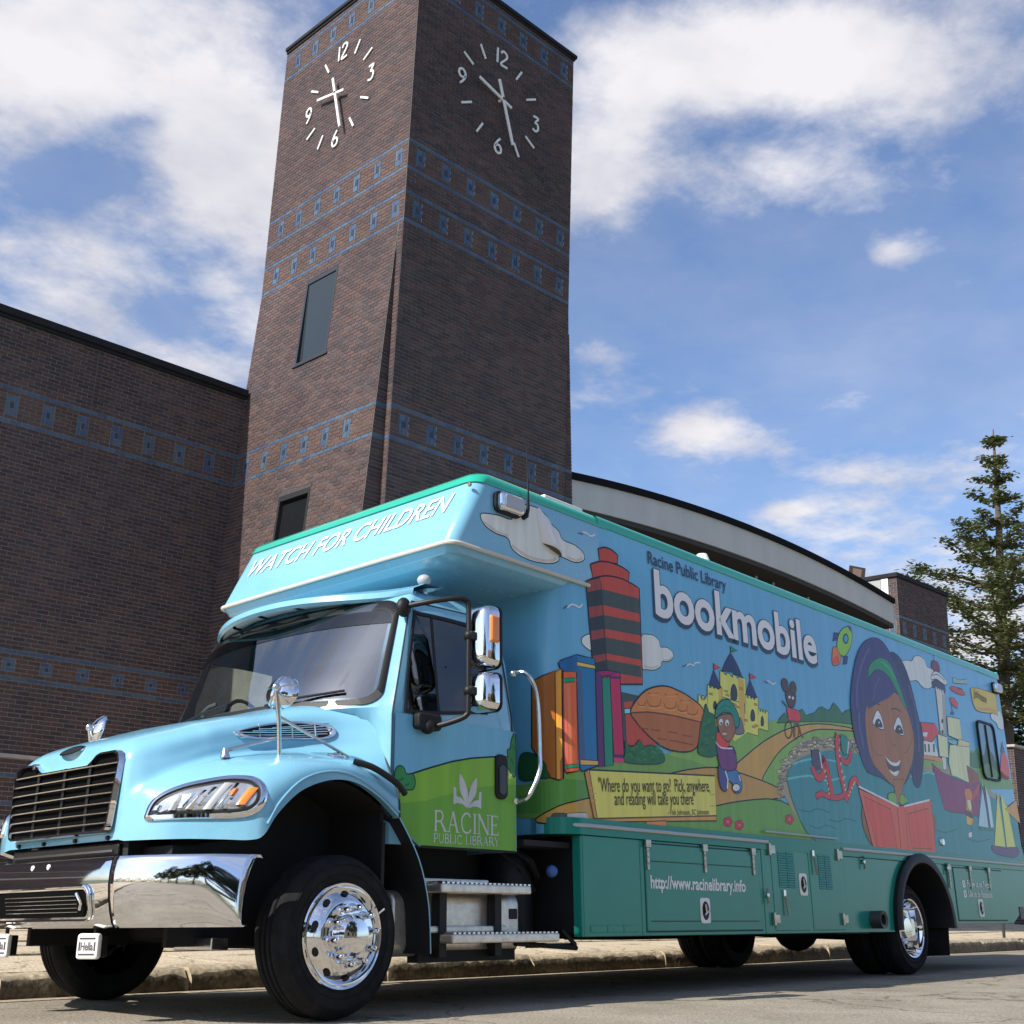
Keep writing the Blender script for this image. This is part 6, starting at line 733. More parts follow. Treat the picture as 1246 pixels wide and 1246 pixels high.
('painted_girl',[(0,100,8,[4059,1757,4077,1769,4103,1771,4129,1768,4152,1764,4175,1755,4198,1742,4219,1725,4239,1704,4258,1680,4274,1653,4289,1622,4301,1589,4313,1554,4323,1518,4332,1482,4342,1450,4351,1420,4357,1390,4361,1359,4362,1328,4361,1295,4360,1260,4357,1223,4350,1185,4336,1146,4317,1107,4296,1073,4275,1044,4253,1019,4230,1008,4203,1008,4176,1020,4161,1062,4173,1151,4198,1270,4202,1386,4162,1487,4102,1582,4058,1657,4045,1707,4048,1737]),(0,101,10,[3483,1394,3490,1426,3499,1455,3512,1486,3527,1520,3546,1556,3565,1590,3582,1620,3600,1648,3621,1675,3647,1703,3677,1730,3708,1753,3739,1772,3772,1788,3804,1800,3833,1809,3861,1815,3888,1819,3913,1820,3937,1818,3959,1814,3980,1807,4000,1797,4017,1787,4031,1778,4043,1768,4058,1753,4079,1732,4103,1707,4129,1676,4157,1636,4187,1591,4213,1548,4235,1509,4253,1471,4265,1430,4269,1383,4266,1333,4258,1284,4244,1235,4224,1186,4201,1143,4174,1107,4142,1077,4109,1051,4072,1027,4034,1007,3995,993,3959,989,3922,990,3885,995,3848,1003,3811,1013,3768,1022,3713,1028,3654,1032,3607,1038,3582,1049,3568,1062,3557,1077,3546,1094,3536,1113,3527,1133,3516,1153,3506,1173,3497,1196,3490,1219,3483,1244,3479,1273,3478,1311,3479,1354]),(1,102,30,[3553,1376,3558,1408,3567,1455,3582,1503,3607,1549,3639,1597,3674,1642,3715,1683,3759,1720,3791,1746]),(1,102,30,[3581,1178,3574,1202,3564,1236,3558,1269,3560,1300,3565,1330,3569,1351]),(1,103,30,[4261,1599,4276,1567,4296,1521,4312,1472,4319,1424,4323,1374,4322,1327,4316,1283,4306,1244,4299,1216]),(0,104,8,[3646,1360,3657,1383,3672,1402,3698,1422,3741,1443,3796,1465,3853,1484,3911,1503,3971,1520,4024,1529,4068,1529,4104,1521,4134,1508,4160,1490,4180,1468,4197,1443,4214,1418,4227,1390,4237,1361,4244,1329,4247,1296,4243,1261,4230,1223,4210,1184,4186,1148,4158,1117,4126,1090,4096,1063,4068,1037,4042,1012,4012,995,3977,986,3939,984,3899,989,3857,1003,3814,1023,3773,1043,3735,1059,3700,1074,3672,1094,3654,1121,3642,1152,3634,1183,3630,1215,3629,1247,3631,1277,3633,1307,3638,1335]),(0,101,0,[3684,1393,3681,1414,3682,1445,3688,1476,3699,1505,3716,1534,3739,1560,3773,1584,3814,1605,3855,1620,3894,1626,3933,1627,3967,1622,3996,1612,4020,1597,4038,1582,4050,1566,4055,1549,4050,1533,4031,1517,4000,1501,3964,1485,3921,1469,3872,1454,3826,1439,3784,1423,3745,1408,3715,1397,3698,1389,3689,1386]),(1,105,20,[3765,1445,3772,1464,3783,1492,3799,1519,3825,1545,3856,1570,3878,1587]),(0,106,8,[3726,1572,3731,1583,3736,1599,3744,1617,3756,1633,3773,1647,3794,1661,3816,1674,3839,1685,3862,1694,3885,1702,3909,1708,3933,1711,3958,1712,3983,1711,4007,1708,4028,1700,4045,1689,4059,1675,4073,1658,4086,1640,4102,1620,4117,1599,4132,1576,4147,1553,4161,1528,4175,1500,4188,1475,4196,1458,4186,1449,4176,1456,4162,1466,4146,1479,4130,1493,4115,1509,4099,1528,4083,1547,4066,1564,4050,1578,4033,1591,4016,1602,3997,1612,3976,1620,3952,1627,3929,1632,3906,1634,3885,1635,3865,1633,3845,1629,3824,1622,3799,1609,3771,1591,3746,1574,3729,1562]),(1,107,20,[3919,1687,3944,1683,3978,1676,4011,1665,4038,1647,4062,1625,4078,1609]),(0,108,10,[3727,1312,3725,1327,3741,1346,3758,1363,3773,1378,3789,1391,3804,1396,3819,1391,3833,1379,3843,1363,3853,1339,3860,1311,3852,1293,3814,1292,3761,1300]),(0,109,0,[3750,1303,3747,1311,3755,1323,3766,1334,3778,1342,3794,1347,3808,1349,3820,1345,3831,1337,3839,1329,3844,1320,3846,1310,3839,1303,3812,1300,3775,1299]),(0,110,0,[3812,1328,3808,1322,3801,1320,3796,1323,3798,1329,3804,1333,3810,1332]),(0,108,10,[3989,1308,3988,1323,4004,1342,4021,1359,4035,1374,4051,1386,4065,1392,4079,1387,4092,1374,4102,1358,4111,1334,4117,1306,4108,1288,4072,1287,4022,1296]),(0,109,0,[4007,1297,4004,1306,4012,1318,4024,1329,4037,1337,4054,1343,4069,1345,4082,1341,4093,1333,4101,1324,4107,1315,4109,1305,4101,1298,4072,1294,4034,1294]),(0,110,0,[4073,1323,4068,1317,4061,1315,4056,1318,4058,1324,4064,1328,4071,1328]),(1,111,16,[3703,1409,3722,1415,3749,1423,3777,1429,3803,1431,3829,1431,3847,1431]),(1,111,16,[3981,1423,3998,1427,4024,1432,4049,1435,4073,1433,4096,1429,4112,1425]),(0,112,6,[3842,1144,3856,1140,3879,1128,3901,1118,3922,1115,3943,1115,3965,1117,3988,1126,4012,1137,4027,1141,4028,1130,4019,1112,4006,1094,3992,1078,3973,1062,3955,1052,3937,1049,3919,1051,3901,1057,3884,1065,3868,1077,3855,1090,3845,1110,3840,1131]),(0,113,0,[3839,1145,3853,1140,3877,1130,3902,1122,3924,1120,3947,1120,3969,1123,3993,1130,4017,1140,4029,1144,4026,1136,4012,1122,3995,1111,3975,1106,3951,1103,3929,1103,3910,1104,3892,1107,3876,1113,3859,1124,3844,1137]),(0,114,0,[3867,1078,3878,1076,3898,1071,3920,1068,3946,1072,3974,1080,3990,1082,3988,1074,3973,1061,3957,1052,3939,1049,3918,1050,3900,1054,3884,1061,3871,1072]),(1,115,12,[3930,1228,3937,1223,3947,1217,3958,1214,3972,1217,3986,1223,3997,1228]),(1,116,12,[4251,1319,4225,1289,4188,1248,4155,1216,4126,1200,4099,1192,4081,1188]),(1,116,12,[3655,1239,3667,1213,3686,1177,3709,1151,3739,1143,3774,1144,3799,1146]),(0,104,6,[3904,1026,4047,1038,4002,960,3967,908,3916,898,3907,953]),(0,117,6,[3819,940,3843,950,3879,955,3907,953,3921,938,3927,916,3922,899,3897,889,3861,884,3833,887,3819,901,3813,923]),(0,117,6,[3979,952,4001,953,4028,946,4049,938,4060,931,4064,922,4057,914,4029,905,3990,896,3964,896,3959,911,3966,935]),(0,118,4,[3485,846,3497,862,3513,869,3528,860,3540,827,3551,779,3564,735,3583,702,3604,674,3611,657,3595,654,3565,662,3537,677,3513,697,3491,725,3477,754,3473,786,3477,820]),(0,119,4,[4347,864,4373,870,4403,860,4420,843,4414,817,4396,784,4376,752,4357,719,4336,688,4321,674,4313,686,4310,715,4312,749,4319,789,4331,834])]),
('painted_red_book',[(0,120,12,[3469,944,3918,886,3948,888,4382,949,4365,645,3925,646,3569,646,3522,779]),(0,121,8,[3526,907,3827,862,3857,655,3611,657]),(0,121,8,[4039,851,4327,901,4321,674,4047,669]),(1,122,22,[3471,955,3932,885]),(1,122,22,[4006,890,4363,949]),(1,123,14,[3915,874,3901,651]),(1,124,10,[4009,880,3994,655])]),
('painted_lighthouse',[(0,125,8,[4665,1637,4809,1640,4739,1365,4652,1355]),(0,126,0,[4758,1640,4809,1640,4739,1365,4695,1360]),(0,127,6,[4617,1672,4636,1680,4662,1688,4690,1693,4719,1693,4748,1691,4773,1687,4793,1682,4809,1674,4818,1665,4818,1653,4811,1638,4802,1628,4791,1624,4776,1624,4762,1626,4751,1632,4741,1640,4726,1646,4705,1646,4680,1645,4658,1643,4643,1641,4630,1639,4621,1641,4615,1649,4612,1661]),(0,128,0,[4668,1648,4686,1647,4678,1622,4660,1623]),(0,128,0,[4701,1645,4719,1645,4711,1619,4693,1620]),(0,128,0,[4734,1643,4752,1642,4744,1617,4726,1618]),(0,128,0,[4767,1641,4785,1640,4777,1614,4759,1615]),(0,129,8,[4620,1707,4637,1721,4662,1738,4691,1749,4723,1750,4758,1746,4789,1739,4818,1729,4842,1717,4856,1706,4856,1696,4846,1687,4831,1681,4815,1681,4795,1684,4773,1687,4748,1692,4720,1697,4693,1700,4666,1696,4640,1689,4622,1686,4613,1690,4613,1697]),(1,130,10,[4643,1714,4662,1720,4690,1728,4719,1732,4753,1727,4789,1718,4815,1711]),(0,131,8,[4649,1788,4655,1798,4664,1807,4677,1813,4698,1816,4724,1816,4745,1813,4758,1806,4766,1796,4770,1785,4770,1775,4767,1764,4757,1755,4738,1751,4713,1749,4691,1749,4674,1749,4661,1752,4652,1757,4647,1766,4647,1777]),(1,60,10,[4694,1812,4705,1860]),(0,132,0,[4722,1445,4713,1433,4700,1427,4689,1430,4687,1441,4696,1452,4710,1458,4720,1455]),(0,132,0,[4700,1374,4691,1363,4677,1357,4667,1360,4665,1370,4674,1382,4687,1388,4698,1385])]),
('painted_cottage',[(0,133,6,[4384,1293,4539,1306,4575,1214,4365,1204]),(0,134,8,[4375,1397,4580,1413,4635,1364,4542,1317,4503,1294,4388,1292]),(0,135,4,[4386,1339,4463,1348,4437,1315,4382,1316]),(0,136,0,[4388,1271,4410,1271,4403,1225,4381,1225]),(0,136,0,[4442,1276,4464,1277,4456,1230,4434,1230]),(0,136,0,[4516,1284,4539,1285,4531,1238,4508,1237]),(0,137,4,[4357,1203,4392,1206,4443,1208,4493,1210,4542,1212,4590,1213,4624,1212,4639,1206,4640,1196,4625,1189,4588,1187,4537,1186,4486,1186,4437,1184,4389,1183,4356,1183,4342,1189,4342,1196]),(0,138,0,[4354,1177,4633,1190,4651,1142,4538,1145,4335,1127])]),
('painted_paper_sheets',[(0,139,10,[4784,1481,4986,1489,4975,1349,4771,1362]),(0,139,10,[4602,1353,4750,1349,4726,1222,4593,1219]),(0,140,8,[4756,1340,4903,1345,4873,1308,4754,1319]),(0,139,10,[4771,1307,5085,1333,5056,1226,5002,1095,4742,1117,4717,1194]),(0,141,6,[4925,1358,5092,1355,5082,1326,4893,1313]),(0,142,6,[4626,1219,4679,1221,4670,1150,4626,1143])]),
('painted_caped_figure',[(0,143,6,[4460,1170,4595,1127,4729,1110,5003,1095,5180,1129,5159,1035,5071,895,4900,903,4660,898,4560,909]),(0,144,0,[4992,1205,5098,1185,5168,1167,5178,1124,4998,1080]),(0,145,0,[4896,1034,5016,1024,5175,1114,5107,1031,4974,974]),(0,146,6,[4912,1045,4934,1057,4966,1061,4991,1061,5008,1053,5018,1040,5021,1025,5013,1010,4998,993,4986,975,4985,954,4987,931,4988,909,4989,887,4989,867,4980,852,4957,841,4927,835,4902,838,4887,854,4878,877,4875,902,4884,924,4899,946,4911,969,4911,996,4907,1024]),(0,147,4,[4928,985,4942,992,4963,993,4979,988,4985,973,4985,952,4980,936,4967,930,4949,929,4935,934,4928,948,4925,969]),(0,148,0,[4873,930,4979,918,4990,881,4881,883]),(0,149,0,[4884,893,4965,879,4938,836,4880,846]),(0,150,4,[4881,791,4934,803,4932,770,4881,763]),(1,151,12,[4938,836,4937,784])]),
('painted_plane_banner',[(0,152,6,[4899,1677,4913,1683,4938,1688,4966,1692,4994,1693,5025,1693,5054,1691,5084,1688,5112,1682,5131,1677,5138,1670,5137,1663,5124,1658,5097,1654,5059,1652,5023,1651,4991,1652,4961,1654,4936,1657,4917,1663,4902,1670]),(0,153,0,[5002,1695,5075,1698,5117,1689,5033,1681]),(0,154,6,[4967,1751,5074,1748,5201,1774,5189,1739,5066,1725,4964,1714]),(0,155,6,[4872,1609,4941,1617,4994,1590,4972,1552,4906,1565,4875,1575]),(1,156,16,[4884,1576,4885,1499]),(0,157,0,[4911,1516,4900,1506,4878,1500,4859,1501,4853,1509,4865,1519,4886,1526,4906,1524])]),
('painted_green_bank',[(0,158,0,[5073,1300,5178,1314,5299,1341,5631,1199,5729,1193,5738,1165,5781,1120,5017,1061,5054,1219]),(0,159,4,[5064,1247,5072,1265,5085,1284,5099,1296,5112,1297,5126,1291,5142,1290,5161,1299,5181,1313,5198,1320,5210,1316,5218,1306,5226,1295,5236,1281,5245,1266,5247,1251,5244,1234,5234,1217,5212,1205,5167,1201,5109,1201,5067,1206,5055,1217,5057,1232])]),
('painted_red_spire',[(0,160,5,[5564,1179,5565,1208,5583,1249,5601,1284,5612,1307,5623,1325,5636,1338,5653,1347,5672,1351,5690,1347,5706,1336,5720,1318,5730,1296,5733,1267,5731,1234,5725,1207,5716,1191,5703,1181,5681,1174,5642,1170,5594,1169]),(0,161,4,[5624,1345,5679,1424,5700,1348])]),
('painted_sailboats',[(0,162,6,[5201,1116,5228,1118,5052,842,5228,837]),(0,163,0,[5216,1119,5247,992,5242,838,5215,836]),(0,164,5,[5250,1105,5309,1016,5305,846,5251,842]),(0,165,6,[5457,1076,5273,734,5460,734]),(0,166,6,[5502,1065,5595,986,5636,740,5482,735]),(0,167,6,[5242,735,5296,734,5373,730,5451,727,5534,732,5618,739,5678,740,5698,729,5692,712,5674,697,5651,687,5617,678,5567,674,5490,673,5400,676,5326,681,5280,687,5249,695,5230,704,5219,715,5220,727]),(0,168,5,[5549,973,5774,1044,5786,897,5671,931]),(0,169,0,[5688,663,5755,666,5740,631,5682,629]),(0,170,0,[5052,842,5282,840,5315,822,5068,819])]),
('painted_yellow_flag',[(0,171,7,[5244,1721,5274,1726,5318,1731,5366,1736,5415,1739,5469,1741,5523,1741,5581,1742,5640,1741,5681,1740,5679,1657,5665,1594,5588,1600,5544,1595,5483,1588,5425,1584,5376,1581,5329,1581,5293,1585,5271,1595,5259,1608,5251,1624,5245,1643,5244,1665,5243,1681]),(0,172,0,[5256,1613,5280,1611,5316,1608,5358,1608,5408,1614,5464,1622,5520,1629,5576,1630,5630,1630,5668,1629,5666,1606,5510,1601,5351,1589])]),
('painted_sign',[(0,173,12,[1169,827,1221,656,1255,651,2079,701,2087,892,1195,839]),(0,174,8,[1169,827,1198,840,1239,661,1220,654]),(0,175,8,[1221,660,2081,723,2075,701,1255,649]),(1,176,8,[1228,658,2085,721]),(0,177,8,[1556,668,1697,679,1694,648,1554,645]),(1,178,8,[1202,750,1238,754]),(1,178,8,[1201,725,1237,729]),(1,178,8,[2043,807,2090,813]),(1,178,8,[2029,759,2076,764]),(1,178,8,[1189,770,1225,774])]),
('painted_log',[(0,179,4,[1016,657,1018,662,1022,668,1029,671,1044,672,1062,672,1076,669,1083,662,1085,652,1080,644,1065,641,1045,641,1029,642,1021,646,1017,651]),(0,180,4,[1076,671,1174,679,1193,650,1080,642])]),
]

OUTL = tuple(v for v in lin((26, 28, 32)))
BASEOFF = {'painted_hills': 3.0, 'painted_trees': 4.6, 'painted_lake': 3.4, 'painted_flower': 5.0, 'painted_tentacles': 10.5, 'painted_girl': 10.5, 'painted_red_book': 13.0, 'painted_walnut': 7.0, 'painted_books': 8.0, 'painted_bush': 10.5, 'painted_castle': 5.0, 'painted_boy': 12.0, 'painted_child': 6.0, 'painted_sign': 8.0, 'painted_tower': 5.0, 'painted_cloud': 3.2, 'painted_paper_sheets': 7.0, 'painted_caped_figure': 8.2, 'painted_sailboats': 9.5, 'painted_green_bank': 4.0, 'painted_yellow_flag': 4.5, 'painted_lighthouse': 5.0, 'painted_cottage': 6.5}
for name, items in MURAL:
    d = Decal(); o = BASEOFF.get(name, 4.0) * 1e-3; smin = 99
    for (k, ci, w, fl) in items:
        pts = [(fl[i] / 500, fl[i + 1] / 500) for i in range(0, len(fl), 2)]; smin = min(smin, min(p[0] for p in pts)); o += 2e-5
        c = ink(MURAL_COLOURS[ci])
        if k == 0:
            d.poly(pts, c, o)
            if w: o += 2e-5; d.line(pts, w / 1000, OUTL, o, True)
        else: d.line(pts, w / 1000, c, o)
    d.build(name, body, on_side, smin < XF + CR_ + 0.02)
def side_text(name, body_txt, A, B, h, col, o, **kw):
    m = MB(); put_text(m, body_txt, A, B, h, lambda x, z: (x, -o, z), **kw); return m.build(name, col, body, smooth=0)
NAVY = mat('navy letters', (0.012, 0.022, 0.07), 0.35); LW = mat('white body letters', (0.86, 0.83, 0.80), 0.35); INKB = mat('dark sign ink', (0.035, 0.03, 0.028), 0.5); SKW = mat('white skirt letters', (0.80, 0.80, 0.77), 0.4)
side_text('lettering', 'Racine Public Library', (3.31, 3.535), (4.585, 3.545), 0.165, NAVY, 0.008, bold=0.012)
side_text('lettering', 'bookmobile', (3.362, 3.070), (6.315, 3.085), 0.580, NAVY, 0.007, bold=0.046)
side_text('lettering', 'bookmobile', (3.380, 3.093), (6.312, 3.108), 0.580, NAVY, 0.0075, bold=0.044)
side_text('lettering', 'bookmobile', (3.390, 3.097), (6.302, 3.112), 0.575, LW, 0.0085, bold=0.026)
side_text('lettering', '"Where do you want to go?  Pick, anywhere,', (2.50, 1.52), (4.08, 1.64), 0.155, INKB, 0.012, up=(0.0, 1))
side_text('lettering', 'and reading will take you there"', (2.70, 1.435), (3.84, 1.515), 0.150, INKB, 0.012, up=(0.0, 1))
side_text('lettering', '- Fisk Johnson, SC Johnson', (3.42, 1.405), (4.04, 1.447), 0.062, INKB, 0.012, up=(0.0, 1))
side_text('lettering', 'Johnson', (10.55, 3.345), (10.98, 3.30), 0.16, INKB, 0.012, shear=0.3, up=(0, 1))
# ---- lower skirt, rails, doors
m = MB(); m.tube([(2.10, 0.10, 1.262), (2.2, 0.012, 1.262), (2.32, -0.02, 1.262), (4.97, -0.02, 1.262)], 0.017, 8); m.tube([(6.42, -0.02, 1.262), (XR, -0.02, 1.262)], 0.017, 8)
m.tube([(4.92, -0.03, 1.352), (6.32, -0.03, 1.352)], 0.010, 6); m.build('drip_rail', mat('pale aluminium rail', (0.50, 0.52, 0.50), 0.4, 0.6), truck)
m = MB(); pl_ = [(2.05, 0.24)] + [(2.27 - 0.22 * math.cos(a), 0.2 - 0.215 * math.sin(a)) for a in (0.3, 0.6, 0.9, 1.2)] + [(2.29, -0.016), (XR, -0.016), (XR, 0.1), (2.05, 0.3)]
m.prism(pl_, 'z', 1.195, 1.315); m.build('sill_band', TEAL, truck, smooth=40)
m = MB(); m.box(2.27, 2.34, 0.0, 0.08, 0.475, 1.19); m.build('skirt_front_return', TEAL, truck, smooth=0, bevel=0.006)
m = MB(); m.box(2.30, 2.33, 0.082, 2.7, 0.5, 1.19); m.build('skirt_shade_sheet', CHASSIS, truck, smooth=0)  # black sheet stands in for the shaded void behind the cab
def skirt(x0, x1, z0=0.475, z1=1.192, y=-0.004, name='skirt_panel', par=None, poly=None):
    m = MB(); m.prism(poly or [(x0, z0), (x1, z0), (x1, z1), (x0, z1)], 'y', y, y + 0.05); return m.build(name, TEAL, par or truck, smooth=0, bevel=0.006)
skirt(2.29, 3.01)
for (x0, x1, n) in ((2.36, 2.95, 0),):
    m = MB(); m.box(x0, x1, -0.009, -0.003, 0.505, 0.555); m.build('skirt_rivet_strip', TEAL, truck, smooth=0, bevel=0.003)
    m = MB(); [m.box(a, a + 0.006, -0.0095, -0.002, 0.507, 0.553) for a in (2.56, 2.76)]; m.build('seam', SEAM, truck, smooth=0)
def hinge(x, z, par, vert=True, L=0.18):
    m = MB()
    if vert: m.box(x - 0.035, x + 0.035, -0.034, -0.010, z - 0.03, z + 0.03); m.box(x - 0.016, x + 0.016, -0.026, -0.012, z - 0.03 - L, z - 0.025); [m.lathe([(0, -0.031), (0.008, -0.03), (0.008, -0.02)], (x, 0, z - 0.06 - 0.045 * k), 'y', 8) for k in range(3)]
    else: m.box(x - 0.01, x + 0.095, -0.03, -0.010, z - 0.038, z + 0.038); m.box(x - 0.02, x + 0.015, -0.036, -0.010, z - 0.055, z + 0.055)
    m.build('hinge', HINGE, par, bevel=0.003)
def latch(x, z, par):
    m = MB(); m.prism(rrect(x - 0.072, x + 0.072, z - 0.10, z + 0.10, 0.025, 4), 'y', -0.022, -0.010); m.build('latch_plate', WHITE, par, smooth=0, bevel=0.004)
    m = MB(); m.lathe([(0.0, -0.024), (0.050, -0.024), (0.052, -0.0215)], (x, 0, z), 'y', 18); m.v = [(a, b, z + (c - z) * 1.45) for a, b, c in m.v]; m.build('latch_recess', BLACK, par)
    m = MB(); m.tube([(x - 0.03, -0.036, z - 0.03), (x + 0.035, -0.036, z + 0.0)], 0.010, 8); m.tube([(x - 0.005, -0.036, z - 0.02), (x - 0.015, -0.034, z + 0.05)], 0.008, 8); m.build('latch_handle', CHROME2, par)
def bolt_latch(x, z, par):
    m = MB(); m.lathe([(0.0, -0.04), (0.02, -0.038), (0.024, -0.01)], (x, 0, z), 'y', 10); m.tube([(x, -0.03, z + 0.06), (x, -0.03, z - 0.07)], 0.011, 6); m.build('toggle_latch', CHROME2, par)
def door(x0, x1, z0=0.51, z1=1.165, louvre=None):
    d = skirt(x0, x1, z0, z1, -0.013, 'compartment_door'); 
    m = MB(); w = 0.010
    for q in ((x0 - w, x0 - 0.001, z0 - w, z1 + w), (x1 + 0.001, x1 + w, z0 - w, z1 + w), (x0, x1, z1 + 0.001, z1 + w), (x0, x1, z0 - w, z0 - 0.001)): m.box(q[0], q[1], -0.0055, -0.001, q[2], q[3])
    m.build('seam', SEAM, d, smooth=0)
    if louvre:
        a, b, c, e = louvre; n = 15
        for col in range(2):
            aa = a + (b - a) * (0.52 * col); bb = aa + (b - a) * 0.46
            for k in range(n):
                z = c + (e - c) * k / n; m = MB(); m.add([(aa, -0.0135, z), (bb, -0.0135, z), (bb, -0.0135, z + 0.021), (aa, -0.0135, z + 0.021), (aa, -0.0205, z + 0.004), (bb, -0.0205, z + 0.004)], [(4, 5, 2, 3), (0, 4, 3), (1, 2, 5), (0, 1, 5, 4)]); 
                if k == 0 and col == 0: o = m.build('louvre', TEAL, d, smooth=0); door.me = o.data
                else: m.build('louvre', TEAL, d, smooth=0)
    return d
skirt(3.01, 4.86, 0.475, 1.192); d1 = door(3.07, 4.80)
m = MB(); m.box(3.12, 4.74, -0.0165, -0.012, 1.03, 1.036); m.box(3.12, 4.74, -0.0165, -0.012, 0.58, 0.586); m.build('seam', SEAM, d1, smooth=0)
for x in (3.10, 3.92, 4.70): hinge(x, 1.165, d1, True, 0.17)
latch(3.885, 0.665, d1)
m = MB(); put_text(m, 'http://www.racinelibrary.info', (3.125, 0.83), (4.545, 0.825), 0.135, lambda x, z: (x, -0.0165, z), bold=0.03); m.build('lettering', SKW, d1, smooth=0)
skirt(4.86, 6.45, 0.475, 1.30, -0.008)
d2 = door(5.02, 5.66, 0.50, 1.225, (5.14, 5.44, 0.87, 1.19)); d3 = door(5.72, 6.36, 0.50, 1.225, (5.90, 6.16, 0.87, 1.19))
latch(5.575, 0.905, d2)
for z in (1.20, 0.60): hinge(4.99, z, d2, False); hinge(6.30, z, d3, False)
for (x, z, d) in ((5.20, 0.80, d2), (5.80, 1.17, d3)):
    m = MB(); m.box(x - 0.02, x + 0.02, -0.03, -0.012, z - 0.01, z + 0.05); m.tube([(x, -0.03, z), (x + 0.025, -0.04, z - 0.17)], 0.011, 6); m.build('hold_back', CHROME2, d)
bolt_latch(4.89, 0.80, truck)
ARX, ARZ, ARR = 8.2, 0.53, 0.74
def arc(r, a0, a1, n=16): return [(ARX + r * math.cos(math.radians(a0 + (a1 - a0) * k / n)), ARZ + r * math.sin(math.radians(a0 + (a1 - a0) * k / n))) for k in range(n + 1)]
ARC = arc(ARR, 180, 0)
p1_ = [(6.45, 0.475), (ARX - ARR, 0.475)] + [p for p in arc(ARR, 180, 118)] + [(7.85, 1.192), (6.45, 1.192)]
skirt(0, 0, poly=p1_)
p2_ = [(ARX + ARR, 0.555), (10.85, 0.555), (11.2, 0.70), (XR, 0.70), (XR, 1.192), (8.55, 1.192)] + [p for p in arc(ARR, 62, 0)]
skirt(0, 0, poly=p2_)
d4 = door(9.15, 10.65, 0.59, 1.165)
for x in (9.0, 9.62, 10.2): hinge(x, 1.165, d4, True, 0.2)
latch(9.83, 0.725, d4)
for z, tx in ((0.965, 'Follow us on Twitter'), (0.852, 'Like us on Facebook')):
    m = MB(); put_text(m, tx, (9.50, z), (10.24, z - 0.008), 0.100, lambda x, q: (x, -0.0165, q), bold=0.016); m.build('lettering', SKW, d4, smooth=0)
for z in (0.985, 0.875):
    m = MB(); m.prism(rrect(9.36, 9.44, z - 0.035, z + 0.045, 0.018, 3), 'y', -0.0165, -0.0135); m.prism(rrect(9.39, 9.41, z - 0.02, z + 0.03, 0.005, 2), 'y', -0.0175, -0.0166, 1); m.build('icon', [SKW, TEAL], d4, smooth=0)
m = MB(); m.box(11.1, 11.25, -0.013, -0.003, 0.60, 0.75); m.build('tail_lamp', mat('dark blue plastic', (0.01, 0.02, 0.05), 0.4), truck, smooth=0, bevel=0.01)
for x in (6.85, 8.95): bolt_latch(x, 1.15, truck)
m = MB(); m.lathe([(0.0, -0.03), (0.035, -0.03), (0.045, -0.02), (0.05, 0.0)], (8.93, 0, 1.44), 'y', 14); m.build('filler_cap', CHROME2, truck)
m = MB(); m.lathe([(0.055, 0.1), (0.055, -0.12), (0.085, -0.13), (0.085, 0.05)], (6.97, 0, 0.595), 'y', 20); m.build('exhaust_pipe', mat('sooty steel', (0.09, 0.09, 0.09), 0.45, 0.7), truck)
# wheel arch flare and mud flap
m = MB(); rows = []
for (r, y) in ((ARR + 0.01, -0.004), (ARR + 0.015, -0.05), (ARR - 0.03, -0.075), (ARR - 0.085, -0.07), (ARR - 0.10, -0.03), (ARR - 0.10, 0.5)):
    rows.append([(x, y, z) for x, z in arc(r, 183, -2, 28)])
m.grid(rows); m.build('wheel_arch_flare', BLACK, truck, smooth=50)
m = MB(); m.add([(8.90, 0.02, 0.62), (8.90, 0.52, 0.62), (8.80, 0.55, 0.20), (8.78, 0.0, 0.22), (8.915, 0.02, 0.62), (8.915, 0.52, 0.62), (8.815, 0.55, 0.2), (8.795, 0.0, 0.22)], [(0, 1, 2, 3), (4, 7, 6, 5), (0, 3, 7, 4), (1, 5, 6, 2), (2, 6, 7, 3), (0, 4, 5, 1)]); m.build('mud_flap', RUBBER, truck, smooth=0)
# side window near the tail
wx = rrect(10.485, 11.075, 2.285, 3.035, 0.10, 6)
m = MB(); inn = rrect(10.51, 11.05, 2.31, 3.01, 0.085, 6); n = len(wx)
for (o0, y0) in ((wx, -0.008), (wx, -0.030), (inn, -0.030), (inn, -0.010)): m.v += [(x, y0, z) for x, z in o0]
for q in range(3): m.f += [(q * n + k, q * n + (k + 1) % n, (q + 1) * n + (k + 1) % n, (q + 1) * n + k) for k in range(n)]; m.mi += [0] * n
m.box(10.765, 10.79, -0.026, -0.009, 2.325, 2.995); sw = m.build('side_window', BLACK, truck, smooth=0)
m = MB(); m.add([(x, -0.0125, z) for x, z in inn], [tuple(range(n))]); m.build('pane', mat('grey window pane', (0.11, 0.22, 0.30), 0.05, spec=0.7), sw, smooth=0)
d = Decal(); d.poly([(10.515, 2.60), (10.62, 2.58), (10.72, 2.74), (10.80, 2.78), (10.86, 2.66), (10.94, 2.62), (11.0, 2.52), (11.045, 2.5), (11.045, 2.34), (10.53, 2.34), (10.515, 2.36)], lin((70, 100, 66)), 0.0135); d.poly([(10.515, 2.45), (10.7, 2.50), (11.045, 2.40), (11.045, 2.33), (10.53, 2.33), (10.515, 2.36)], lin((112, 140, 80)), 0.0137); d.build('painted_hill', sw, on_side)
